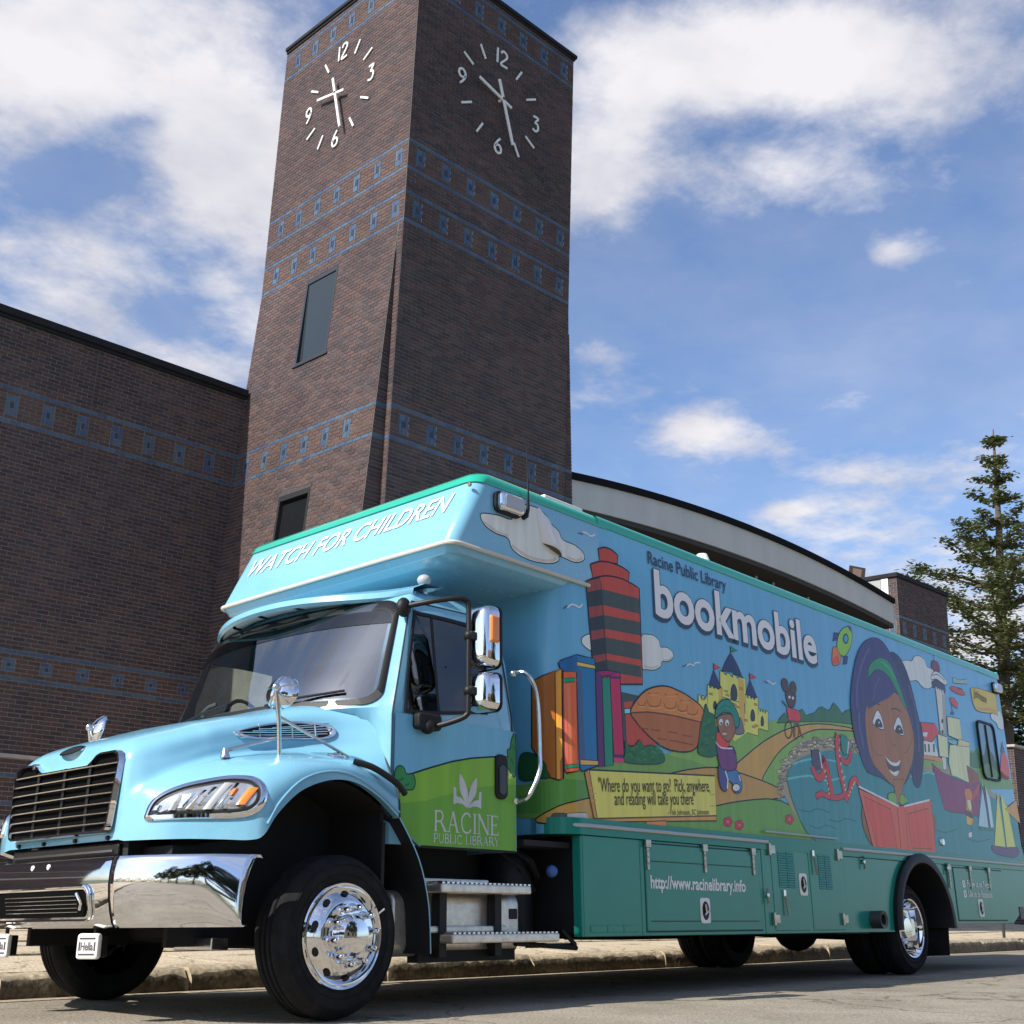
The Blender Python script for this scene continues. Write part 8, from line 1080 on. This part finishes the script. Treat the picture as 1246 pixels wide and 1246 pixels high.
m.grid([[(BX(y, z) + 0.002, y, z) for y, z in sl], [(BX(y, z) - 0.012, y, z) for y, z in sl], [(BX(y, z) - 0.012, y, z) for y, z in si], [(BX(y, z) - 0.001, y, z) for y, z in si]], 0, True); m.tube([(BX(y, z) - 0.008, y, z) for y, z in sl + sl[:1]], 0.011, 8); slot = m.build('air_slot', CHROME, bumper, smooth=40)
m = MB(); m.grid([[(BX(y, z) - 0.003, y, z) for y in [0.855 + 1.125 * k / 16 for k in range(17)]] for z in (0.61, 0.64, 0.67, 0.71, 0.74, 0.773)]); m.build('slot_back', mat('slot dark', (0.004, 0.004, 0.0045), 0.9, spec=0.05), slot)
for k in range(5):
    z = 0.645 + 0.022 * k; m = MB(); m.tube([(BX(y, z) - 0.006, y, z) for y in [0.98 + 0.86 * q / 8 for q in range(9)]], 0.0028, 4); m.build('slot_fin', CHROME2, slot)
m = MB(); m.tube([(BX(0.92) - 0.008, 0.92, 0.655), (BX(0.90) - 0.014, 0.90, 0.69), (BX(0.96) - 0.014, 0.96, 0.745)], 0.009, 6); m.build('tow_loop', CHROME, slot)
for y in (1.36, 1.555):
    m = MB(); m.lathe([(0, -0.02), (0.016, -0.016), (0.02, 0.0)], (bumper_x(y) - 0.012, y, 0.905), 'x', 10); m.build('bumper_bolt', WHITE, bumper)
m = MB(); m.box(-1.06, -0.80, 0.78, 2.04, 0.955, 1.02); m.build('lower_grille_panel', mat('dark steel panel', (0.03, 0.028, 0.026), 0.4, 0.6), truck, smooth=0, bevel=0.01)
m = MB(); m.box(-1.075, -1.061, 0.82, 2.0, 0.975, 0.988); m.build('lower_grille_strip', CHROME2, truck, smooth=0)
m = MB(); m.box(-1.03, -0.7, 0.72, 2.1, 0.75, 1.03); m.box(-0.93, -0.6, 0.42, 2.4, 0.80, 1.0); m.box(-0.74, -0.58, 0.18, 2.64, 0.80, 0.93); m.box(0.36, 0.385, 0.075, 2.74, 0.42, 1.18); m.box(0.36, 0.385, 0.19, 2.63, 1.18, 1.42); m.box(0.362, 0.39, 0.10, 0.189, 1.18, 1.37); m.build('bumper_backing', CHASSIS, truck, smooth=0)
m = MB(); m.box(-0.62, -0.50, 0.42, 0.80, 0.43, 0.50); m.build('tow_hook_plate', CHROME2, truck, smooth=0, bevel=0.006)
# fog lamps with white covers
for y in (0.868, 1.93):
    X = -1.135; R_ = Matrix.Rotation(math.radians(24), 4, 'Z'); c_ = Vector((X, y, 0)); fg = empty('fog_lamp', c_ - R_ @ c_, parent=truck); fg.rotation_euler = (0, 0, math.radians(24))
    m = MB(); m.prism(rrect(y - 0.072, y + 0.072, 0.390, 0.528, 0.018, 4), 'x', X - 0.01, X + 0.03); m.build('cover', WHITE, fg, smooth=0, bevel=0.012)
    m = MB(); m.box(X + 0.029, X + 0.10, y - 0.06, y + 0.06, 0.40, 0.52); m.tube([(X + 0.06, y, 0.50), (X + 0.06, y, 0.575)], 0.014, 6); m.build('housing', BLACK, fg, bevel=0.01)
    m = MB(); [m.box(X - 0.0125, X - 0.0095, y - 0.052, y + 0.052, z, z + 0.009) for z in (0.497, 0.412)]; [m.box(X - 0.0125, X - 0.0095, a, a + 0.009, 0.435, 0.482) for a in (y - 0.055, y + 0.046)]; m.build('cover_groove', mat('cover groove', (0.06, 0.06, 0.06), 0.6), fg, smooth=0)
    m = MB(); put_text(m, 'Hella', (y + 0.041, 0.438), (y - 0.041, 0.438), 0.062, lambda a, b: (X - 0.0115, a, b), up=(0, 1), bold=0.025); m.build('lettering', mat('grey moulded letters', (0.10, 0.10, 0.095), 0.5), fg, smooth=0)
# ---- cab
CLEARG = glass('clear side glass', (0.80, 0.84, 0.82), 0.05)
def lerp(tab, z):
    for (a, p), (b, q) in zip(tab, tab[1:]):
        if z <= b: t = max(0, (z - a) / (b - a)); return p + (q - p) * t
    return tab[-1][1]
CW2 = lambda z: lerp([(1.0, 1.31), (1.9, 1.31), (2.63, 1.215), (2.78, 1.175), (2.86, 1.06), (2.89, 0.9)], z)        # half width
CXP = lambda z: lerp([(1.0, 0.43), (1.92, 0.43), (2.66, 0.655), (2.80, 0.72), (2.86, 0.86), (2.89, 1.0)], z)          # pillar x
CXF = lambda z: lerp([(1.0, 0.40), (1.80, 0.38), (1.93, 0.05), (2.02, 0.07), (2.72, 0.43), (2.80, 0.50), (2.86, 0.68), (2.89, 0.85)], z)     # front centre x
CXR = lambda z: lerp([(1.0, 1.70), (1.6, 1.715), (2.4, 1.69), (2.74, 1.60), (2.80, 1.56), (2.86, 1.45), (2.89, 1.3)], z)
WF = [0, .2, .4, .58, .74, .86, .93, .972, 1.0]
def front_pt(z, q):   # q = fraction of half width, signed
    w = CW2(z) * 0.965; return (CXF(z) + (CXP(z) - CXF(z)) * abs(q) ** 2.6, w * q)
def cab_ring(z):
    pts = [front_pt(z, q) for q in WF]
    xp = CXP(z); w = CW2(z); xr_ = CXR(z)
    xa = max(xp + 0.05, 0.56 + (z - 1.92) * 0.2) if z > 1.8 else xp + 0.12
    side = [(xp + 0.02, w * 0.992), (xa, w), (xa + (1.345 - xa) * 0.5, w + 0.004), (1.345, w + 0.004), (xr_ - 0.10, w), (xr_ - 0.03, w - 0.025), (xr_, w - 0.09), (xr_, 0.0)]
    h = pts + side
    near = [(x, YC - q, z) for x, q in h]; far = [(x, YC + q, z) for x, q in h[1:-1]][::-1]
    return near + far
ZR = [1.052, 1.06, 1.2, 1.55, 1.80, 1.93, 2.0, 2.15, 2.4, 2.56, 2.63, 2.69, 2.745, 2.80, 2.845, 2.872, 2.885]
rows = [cab_ring(z) for z in ZR]; NC = len(rows[0]); nw = len(WF)
def skip(i, k):
    z0, z1 = ZR[i], ZR[i + 1]
    if 1.995 <= z0 and z1 <= 2.691:
        if k <= 5 or k >= NC - 6: return True          # windshield
    if 1.995 <= z0 and z1 <= 2.631:
        if k in (nw + 1, nw + 2) or (NC - 1 - k) in (nw + 1, nw + 2): return True   # door windows
    return False
m = MB(); m.grid(rows, 0, True, skip); m.f.append(tuple(range(len(m.v) - NC, len(m.v)))); m.mi.append(0)
cab = m.build('cab', BLUE_P, truck, smooth=32)
# inside of the cab
INT = mat('grey cab trim', (0.05, 0.052, 0.055), 0.7); SEAT = mat('dark seat cloth', (0.03, 0.03, 0.035), 0.9)
m = MB(); m.box(0.40, 1.66, YC - 1.2, YC + 1.2, 1.2, 1.25); m.box(0.42, 0.62, YC - 1.15, YC + 1.15, 1.55, 1.93); m.box(0.22, 0.44, YC - 0.8, YC + 0.8, 1.85, 1.935); m.box(1.58, 1.64, YC - 1.1, YC + 1.1, 1.2, 2.7); m.build('cab_interior', INT, cab, smooth=0, bevel=0.02)
for y in (0.72, 2.10):
    m = MB(); m.box(1.0, 1.5, y - 0.27, y + 0.27, 1.55, 1.72); m.prism([(1.42, 1.7), (1.54, 1.7), (1.62, 2.5), (1.50, 2.5)], 'y', y - 0.26, y + 0.26); m.prism([(1.53, 2.5), (1.61, 2.5), (1.62, 2.66), (1.56, 2.66)], 'y', y - 0.14, y + 0.14); m.build('seat', SEAT, cab, smooth=0, bevel=0.03)
m = MB(); c = Vector((0.72, 2.10, 2.02)); m.tube([(c.x - 0.10 * math.sin(t) , c.y + 0.24 * math.cos(t), c.z + 0.22 * math.sin(t)) for t in [2 * math.pi * k / 24 for k in range(25)]], 0.016, 6, caps=False); m.tube([(0.5, 2.10, 1.9), tuple(c)], 0.02, 6); m.build('steering_wheel', BLACK, cab)
m = MB(); m.tube([(0.62, 2.5, 2.02), (0.60, 2.52, 2.2), (0.63, 2.49, 2.24), (0.66, 2.43, 2.26)], 0.016, 6); m.build('grab_bar', GREYL, cab)
# windshield glass and black surround
def ws(z, q, h=0.0):
    x, w = front_pt(z, q); return (x - h, YC - w, z)
QS = [-0.965 + 1.93 * k / 36 for k in range(37)]
m = MB(); m.grid([[ws(z, q, 0.006) for q in QS] for z in (1.985, 2.1, 2.2, 2.3, 2.4, 2.5, 2.58, 2.66, 2.72)]); m.build('windshield', WSG, cab, smooth=60)
m = MB(); m.grid([[ws(z, q, 0.010) for q in QS] for z in (2.555, 2.60, 2.66)]); m.build('tint_band', glass('green tint band', (0.10, 0.16, 0.14), 0.06), cab, smooth=60)
def roundq(zlo, zhi, ql, r, n=6):
    out = []
    for (cq, cz, a0) in ((ql - r, zhi - r * 1.1, 0), (-ql + r, zhi - r * 1.1, 90), (-ql + r, zlo + r * 1.1, 180), (ql - r, zlo + r * 1.1, 270)):
        for k in range(n + 1): a = math.radians(a0 + 90 * k / n); out.append((cq + r * math.cos(a), cz + r * 1.1 * math.sin(a)))
    return out
def dense(l, n=6): 
    o = []
    for i, a in enumerate(l):
        b = l[(i + 1) % len(l)]; o += [(a[0] + (b[0] - a[0]) * k / n, a[1] + (b[1] - a[1]) * k / n) for k in range(n)]
    return o
oo = dense(roundq(1.95, 2.742, 0.982, 0.09)); ii = dense(roundq(1.995, 2.665, 0.952, 0.08))
m = MB(); m.grid([[ws(z, q, 0.008) for q, z in oo], [ws(z, q, 0.012) for q, z in oo], [ws(z, q, 0.012) for q, z in ii], [ws(z, q, 0.004) for q, z in ii]], 0, True); m.build('windshield_gasket', BLACK, cab, smooth=60)
for s in (-0.45, 0.35):
    m = MB(); m.tube([ws(1.99, s, 0.03), ws(2.02, s + 0.22, 0.035), ws(2.05, s + 0.46, 0.03)], 0.010, 5); m.build('wiper', BLACK, cab)
# door glass, both sides
def sidep(x, z, h, s): w = CW2(z) + h; return (x, YC - w * s, z)
for s in (1, -1):
    fr = lambda z: 0.555 + (z - 1.92) * 0.20
    o = []
    for (x, z) in ((fr(1.93) + 0.0, 1.985), (fr(1.93) + 0.07, 1.905), (1.29, 1.985), (1.365, 2.045), (1.372, 2.58), (1.32, 2.648), (fr(2.64) + 0.05, 2.648), (fr(2.6), 2.60)): o.append((x, z))
    o = spline(o, 4, True); cx, cz = 0.98, 2.28; i_ = [(cx + (x - cx) * 0.945, cz + (z - cz) * 0.93) for x, z in o]
    m = MB(); m.grid([[sidep(x, z, 0.004, s) for x, z in o], [sidep(x, z, 0.014, s) for x, z in o], [sidep(x, z, 0.014, s) for x, z in i_], [sidep(x, z, 0.0, s) for x, z in i_]], 0, True)
    if s > 0: door_o = empty('door', (0, 0, 0), parent=truck)
    m.build('window_frame', BLACK, door_o if s > 0 else cab, smooth=60)
    m = MB(); m.grid([[sidep(0.60 + 0.7 * t, 1.915 + 0.075 * t, 0.002, s), sidep(0.60 + 0.7 * t, 2.03, 0.002, s)] for t in (0, .25, .5, .75, 1)]); m.build('window_ledge', BLACK, door_o if s > 0 else cab, smooth=0)
    m = MB(); m.grid([[sidep(cx + (x - cx) * k, cz + (z - cz) * k, 0.005, s) for x, z in i_] for k in (1, 0.6, 0.2, 0.02)], 0, True); m.build('window', TINT if s > 0 else CLEARG, door_o if s > 0 else cab, smooth=60)
    if s > 0: m = MB(); m.box(0.905, 0.93, YC - CW2(2.2) - 0.02, YC - CW2(2.2) - 0.0, 1.93, 2.0); m.add([sidep(x, z, 0.007, 1) for x, z in ((0.86, 1.92), (0.885, 1.92), (0.885, 2.63), (0.86, 2.63))], [(0, 1, 2, 3)]); m.build('window_divider', BLACK, door_o, smooth=0)
# door skin, slightly proud, and its seams
dz = [1.045, 1.2, 1.55, 1.8, 1.90]
D_OUT = [(0.70, 1.045), (0.455, 1.19), (0.442, 1.52), (0.440, 1.88), (0.56, 2.30), (0.665, 2.655), (0.70, 2.72), (1.47, 2.735), (1.545, 2.70), (1.60, 2.40), (1.635, 2.0), (1.655, 1.60), (1.665, 1.08), (1.64, 1.045)]
m = MB(); m.tube([sidep(x, z, 0.002, 1) for x, z in D_OUT + D_OUT[:1]], 0.006, 6); m.build('door_seam', SEAM, door_o)
cells = [(0.47, 1.66, 1.19, 1.895), (0.72, 1.66, 1.05, 1.19)]
m = MB()
zz = [1.05, 1.1, 1.19, 1.3, 1.5, 1.7, 1.893]
def dfront(z): return 0.455 if z >= 1.19 else 0.70 - (0.70 - 0.455) * (z - 1.045) / 0.145
m.grid([[sidep(dfront(z) + (1.652 - dfront(z)) * t + 0.008, z, 0.0075, 1) for t in [k / 12 for k in range(13)]] for z in zz]); m.build('door_panel', SKYV, door_o, smooth=60)
m = MB(); m.tube([sidep(x, 1.05, 0.004, 1) for x in (0.72, 1.2, 1.65)], 0.008, 6); m.build('door_sill_edge', BLACK, door_o)
# door handle: black recess with a paddle
m = MB(); m.prism(rrect(1.43, 1.555, 1.40, 1.715, 0.05, 5), 'y', YC - 1.31 - 0.028, YC - 1.31 + 0.01); h = m.build('handle', BLACK, door_o, bevel=0.01)
m = MB(); m.prism(rrect(1.455, 1.53, 1.43, 1.64, 0.03, 4), 'y', YC - 1.31 - 0.036, YC - 1.31 - 0.027); m.build('handle_paddle', mat('satin black', (0.02, 0.02, 0.022), 0.25), h, bevel=0.008)
# scenery on the door: green field, bushes, library emblem and name
d = Decal(); o = 0.009
def dsp(x, z, h): return sidep(x, z, h, 1)
fld = [(0.468, 1.45), (0.62, 1.505), (0.80, 1.562), (1.0, 1.62), (1.2, 1.662), (1.4, 1.69), (1.655, 1.715), (1.655, 1.055), (0.70, 1.055), (0.468, 1.195)]
d.poly(fld, ink((96, 140, 40)), o); d.poly([(0.468, 1.30), (0.75, 1.34), (1.2, 1.46), (1.655, 1.52), (1.655, 1.055), (0.70, 1.055), (0.468, 1.195)], ink((80, 128, 40)), o + 1e-4)
d.line(fld[:7], 0.012, OUTL, o + 2e-4)
for (pts, c) in (([(0.468, 1.50), (0.50, 1.545), (0.545, 1.54), (0.575, 1.50), (0.63, 1.505), (0.655, 1.455), (0.635, 1.405), (0.56, 1.395), (0.50, 1.375), (0.468, 1.38)], (38, 108, 58)), ([(1.655, 1.88), (1.61, 1.83), (1.60, 1.775), (1.565, 1.75), (1.575, 1.70), (1.55, 1.665), (1.60, 1.60), (1.655, 1.585)], (38, 96, 54))):
    s_ = spline(pts, 3, True); d.poly(s_, ink(c), o + 3e-4); d.line(s_, 0.008, OUTL, o + 4e-4, True)
for (a, b) in (((0.50, 1.45), (0.55, 1.47)), ((0.56, 1.42), (0.60, 1.44)), ((1.60, 1.70), (1.63, 1.66)), ((1.62, 1.80), (1.645, 1.77))): d.line([a, b], 0.012, ink((24, 76, 40)), o + 5e-4)
d.build('painted_field', door_o, dsp)
d = Decal(); wc = (0.62, 0.63, 0.61); o = 0.0105
def em(pts): return [(1.155 + (x - 285) * 0.00226, 1.315 + (948 - y) * 0.00172) for x, y in pts]
for pl in (spline([(250, 814), (247, 850), (252, 885), (268, 915), (284, 944), (288, 915), (283, 875), (268, 838)], 3, True), spline([(324, 824), (325, 865), (318, 893), (300, 920), (287, 945), (288, 905), (296, 868), (308, 842)], 3, True),
           [(222, 866), (234, 872), (236, 903), (255, 908), (272, 922), (284, 947), (262, 932), (240, 930), (223, 936)], [(346, 876), (335, 880), (334, 910), (316, 914), (300, 926), (287, 948), (308, 938), (328, 937), (345, 944)]):
    d.poly(em(pl), wc, o)
d.build('painted_book_emblem', door_o, dsp)
# serif lettering drawn stroke by stroke
SER = {'R': ([((0.14, 0), (0.14, 1), .15), ((0.52, 0.46), (0.86, 0.0), .15)], [[(0.14, .97), (0.5, .97), (0.66, .75), (0.5, .5), (0.14, .49)]], [(0.0, 0.28, 0), (0.0, .25, 1), (0.72, 0.98, 0)]),
       'A': ([((0.42, 1.02), (0.12, 0), .07), ((0.42, 1.02), (0.76, 0), .16), ((0.2, 0.36), (0.62, 0.36), .06)], [], [(0.0, 0.25, 0), (0.60, 0.92, 0)]),
       'C': ([], [[(0.80, .80), (0.62, .97), (0.40, .96), (0.16, .74), (0.13, .45), (0.25, .14), (0.50, .02), (0.72, .08), (0.84, .22)]], []),
       'I': ([((0.14, 0), (0.14, 1), .15)], [], [(0.0, 0.28, 0), (0.0, .28, 1)]),
       'N': ([((0.12, 0), (0.12, 1), .07), ((0.10, 1.0), (0.82, 0.0), .16), ((0.82, 0), (0.82, 1), .07)], [], [(0.0, 0.25, 0), (0.0, .2, 1), (0.70, 0.94, 1)]),
       'E': ([((0.14, 0), (0.14, 1), .15), ((0.14, .97), (0.60, .97), .06), ((0.14, .52), (0.5, .52), .06), ((0.14, .03), (0.64, .03), .06), ((0.60, .97), (0.60, .82), .05), ((0.5, .6), (0.5, .44), .05), ((0.64, .03), (0.66, .2), .05)], [], [(0.0, 0.2, 0), (0.0, .2, 1)]),
       'P': ([((0.14, 0), (0.14, 1), .15)], [[(0.14, .97), (0.5, .97), (0.66, .75), (0.5, .46), (0.14, .44)]], [(0.0, 0.30, 0), (0.0, .25, 1)]),
       'U': ([], [[(0.14, 1.0), (0.14, 0.32), (0.3, 0.03), (0.52, 0.02), (0.70, 0.26), (0.72, 1.0)]], [(0.0, .28, 1), (0.6, .84, 1)]),
       'B': ([((0.14, 0), (0.14, 1), .15)], [[(0.14, .97), (0.46, .97), (0.58, .78), (0.44, .55), (0.14, .53)], [(0.14, .53), (0.5, .53), (0.66, .28), (0.5, .03), (0.14, .03)]], [(0.0, 0.2, 0), (0.0, .2, 1)]),
       'L': ([((0.14, 0), (0.14, 1), .15), ((0.14, .03), (0.60, .03), .06), ((0.60, .03), (0.62, .22), .05)], [], [(0.0, 0.2, 0), (0.0, .28, 1)]),
       'Y': ([((0.38, 0), (0.38, 0.5), .15), ((0.38, .46), (0.08, 1), .15), ((0.38, .46), (0.68, 1), .07)], [], [(0.24, 0.52, 0), (-0.02, .24, 1), (0.56, .80, 1)])}
ADV = {'R': 0.98, 'A': 0.95, 'C': 0.98, 'I': 0.36, 'N': 1.0, 'E': 0.78, 'P': 0.78, 'U': 0.90, 'B': 0.80, 'L': 0.72, 'Y': 0.80, ' ': 0.42}
def serif(txt, x0, x1, z, h, name):
    d = Decal(); tot = sum(ADV[c] for c in txt) - 0.06; k = (x1 - x0) / tot; x = x0; o = 0.0105
    for c in txt:
        if c != ' ':
            st, cv_, sf = SER[c]
            for a, b, w in st: d.line([(x + a[0] * k, z + a[1] * h), (x + b[0] * k, z + b[1] * h)], w * k * 0.9, wc, o); o += 2e-5
            for q in cv_: d.line([(x + a * k, z + b * h) for a, b in spline(q, 4)], 0.10 * k, wc, o); o += 2e-5
            for a, b, e in sf: d.line([(x + a * k, z + (0.02 + 0.96 * e) * h), (x + b * k, z + (0.02 + 0.96 * e) * h)], 0.04 * h, wc, o); o += 2e-5
        x += ADV[c] * k
    d.build(name, door_o, dsp)
serif('RACINE', 0.83, 1.475, 1.150, 0.135, 'lettering'); serif('PUBLIC LIBRARY', 0.83, 1.470, 1.078, 0.058, 'lettering')
# dark side-window bulge of a mirror base, sun visor, cab lights
m = MB(); rows = []
for (dx, dzz) in ((0.01, -0.03), (-0.02, -0.012), (-0.012, 0.03), (0.16, 0.085), (0.42, 0.10), (0.44, 0.085), (0.2, 0.055), (0.03, 0.012)):
    rows.append([(0.30 + 0.46 * abs(q) ** 2.3 + dx * (1 - 0.35 * abs(q) ** 3), YC - 1.16 * q, 2.735 + 0.05 * (1 - abs(q) ** 2) - 0.0 * q + dzz + (0.07 * abs(q) ** 6)) for q in [-1 + 2 * k / 30 for k in range(31)]])
rows.append(rows[0]); m.grid(rows); n = 31
vis = m.build('sun_visor', BLUE_P, truck, smooth=45)
UND = mat('grey visor underside', (0.42, 0.45, 0.46), 0.35)
for k in range(5):
    q0, q1 = -0.78 + 0.35 * k + 0.02, -0.78 + 0.35 * (k + 1) - 0.03
    m = MB(); rows = []
    for (dx, dzz) in ((0.035, -0.002), (0.06, -0.022), (0.12, -0.022), (0.17, 0.03)):
        rows.append([(0.30 + 0.46 * abs(q) ** 2.3 + dx, YC - 1.16 * q, 2.735 + 0.05 * (1 - q * q) + dzz + 0.006) for q in [q0 + (q1 - q0) * j / 6 for j in range(7)]])
    m.grid(rows); m.build('visor_lamp', UND, vis, smooth=50)
m = MB(); m.sphere((1.02, 0.42, 2.98), 0.055, sc=(1, 1, 0.8)); m.tube([(1.02, 0.42, 2.86), (1.02, 0.42, 2.96)], 0.03, 8); m.build('cab_roof_lamp', GREYL, truck)
# mirrors on a black loop bracket
arm = [(0.60, YC - 1.20, 2.655), (0.68, 0.02, 2.675), (0.80, -0.11, 2.70), (0.865, -0.15, 2.695), (0.895, -0.158, 2.64), (0.895, -0.158, 2.3), (0.895, -0.158, 1.95), (0.89, -0.15, 1.90), (0.86, -0.11, 1.87), (0.80, 0.02, 1.835), (0.74, YC - 1.30, 1.825)]
mir = empty('side_mirror', (0, 0, 0), parent=truck)
m = MB(); m.tube(spline(arm, 4), 0.019, 10); m.build('bracket', BLACK, mir)
m = MB(); m.sphere((0.60, YC - 1.225, 2.65), 0.065, sc=(0.9, 0.7, 1.1)); m.build('bracket_foot', BLACK, mir)
m = MB(); m.prism(rrect(0.62, 0.84, 1.80, 1.91, 0.03), 'y', 0.03, YC - 1.30); m.sphere((0.72, 0.05, 1.82), 0.05); m.build('bracket_foot', BLACK, mir, bevel=0.012)
def mirror(z0, z1, y0, y1, amber):
    m = MB(); o = rrect(y0, y1, z0, z1, 0.055, 5); cy, cz = (y0 + y1) / 2, (z0 + z1) / 2; rows = []
    for (x, k) in ((1.075, 0.99), (1.06, 1.0), (1.01, 0.995), (0.965, 0.93), (0.935, 0.78), (0.925, 0.5), (0.922, 0.05)): rows.append([(x, cy + (y - cy) * k, cz + (z - cz) * (1 - (1 - k) * 0.6)) for y, z in o])
    m.grid(rows, 0, True); h = m.build('mirror_shell', CHROME, mir, smooth=50)
    m = MB(); m.add([(1.072, cy + (y - cy) * 0.97, cz + (z - cz) * 0.97) for y, z in o], [tuple(range(len(o)))]); m.build('mirror_glass', CHROME, h, smooth=0)
    m = MB(); o2 = rrect(y0 - 0.004, y1 + 0.004, z0 - 0.004, z1 + 0.004, 0.055, 5); m.grid([[(1.062, y, z) for y, z in o2], [(1.082, y, z) for y, z in o2], [(1.083, cy + (y - cy) * 0.95, cz + (z - cz) * 0.96) for y, z in o2]], 0, True); m.build('mirror_rim', BLACK, h, smooth=50)
    if amber:
        m = MB(); m.prism(rrect(y0 - 0.014, y0 + 0.034, cz - 0.055, cz + 0.14, 0.022, 4), 'x', 0.965, 1.05); m.build('amber_lamp', AMBER, h, bevel=0.012)
    m = MB(); m.sphere((0.90, -0.158, cz), 0.038); m.box(0.885, 0.935, -0.195, -0.12, cz - 0.03, cz + 0.03); m.build('clamp', BLACK, mir, bevel=0.008)
mirror(2.225, 2.665, -0.300, -0.070, True); mirror(1.93, 2.195, -0.300, -0.075, False)
# chrome grab handle at the back of the door
m = MB(); m.tube(spline([(1.66, YC - 1.29, 2.33), (1.67, 0.02, 2.33), (1.715, -0.03, 2.26), (1.76, -0.04, 2.10), (1.775, -0.04, 1.75), (1.765, -0.04, 1.60), (1.69, -0.01, 1.44), (1.67, 0.05, 1.40), (1.66, YC - 1.3, 1.40)], 5), 0.0165, 10); m.sphere((1.66, YC - 1.30, 2.33), 0.03); m.sphere((1.66, YC - 1.31, 1.40), 0.03); m.build('grab_handle', CHROME2, truck)
# round convex mirrors on tripods standing on the fenders
def fender_mirror(s):
    Y = lambda y: y if s > 0 else 2 * YC - y
    fm = empty('fender_mirror', (0, 0, 0), parent=truck)
    c = Vector((-0.30, 0.32, 1.95)); ax = Vector((-0.86, -0.34, 0.24)).normalized(); u = ax.cross(Vector((0, 0, 1))).normalized(); v = u.cross(ax)
    m = MB(); prof = [(0.0, 0.062), (0.03, 0.058), (0.065, 0.042), (0.095, 0.02), (0.112, 0.0), (0.116, -0.012), (0.110, -0.02), (0.0, -0.024)]; rows = []
    for r, h in prof: rows.append([tuple(c + u * r * math.cos(a) + v * r * math.sin(a) + ax * h) for a in [2 * math.pi * k / 28 for k in range(28)]])
    m.grid(rows, 0, True); m.v = [(x, Y(y), z) for x, y, z in m.v]; bowl = m.build('mirror_bowl', CHROME, fm, smooth=40)
    for k in range(5):
        a = 2 * math.pi * (k + 0.2) / 5; m = MB(); m.tube([tuple(c + (u * math.cos(a) + v * math.sin(a)) * r + ax * (h + 0.002)) for r, h in prof[:5]], 0.0045, 5); m.v = [(x, Y(y), z) for x, y, z in m.v]; m.build('mirror_rib', CHROME2, bowl)
    hub = c + ax * 0.075
    foot = [Vector((-0.31, 0.285, 1.425)), Vector((-0.62, 0.42, 1.545)), Vector((0.30, 0.27, 1.55))]; mid = Vector((-0.325, 0.30, 1.76))
    m = MB(); m.sphere(tuple(hub), 0.028); m.tube([tuple(hub), tuple(c + ax * 0.05)], 0.014, 8); m.tube([tuple(hub), tuple(mid), tuple(foot[0])], 0.0145, 8); m.v = [(x, Y(y), z) for x, y, z in m.v]; m.build('mirror_post', CHROME2, fm)
    for f in foot[1:]:
        m = MB(); b = mid + Vector((0, 0, 0.03)) if f.x > 0 else mid - Vector((0, 0, 0.10)); m.tube([tuple(b), tuple(f + Vector((0, 0, 0.02)))], 0.011, 7); m.v = [(x, Y(y), z) for x, y, z in m.v]; m.build('mirror_strut', CHROME2, fm)
    for f in foot:
        m = MB(); m.lathe([(0.0, 0.04), (0.018, 0.035), (0.022, 0.0), (0.03, -0.012), (0.03, -0.025)], tuple(f), 'z', 10); m.v = [(x, Y(y), z) for x, y, z in m.v]; m.build('mirror_foot', CHROME2, fm)
fender_mirror(1); fender_mirror(-1)
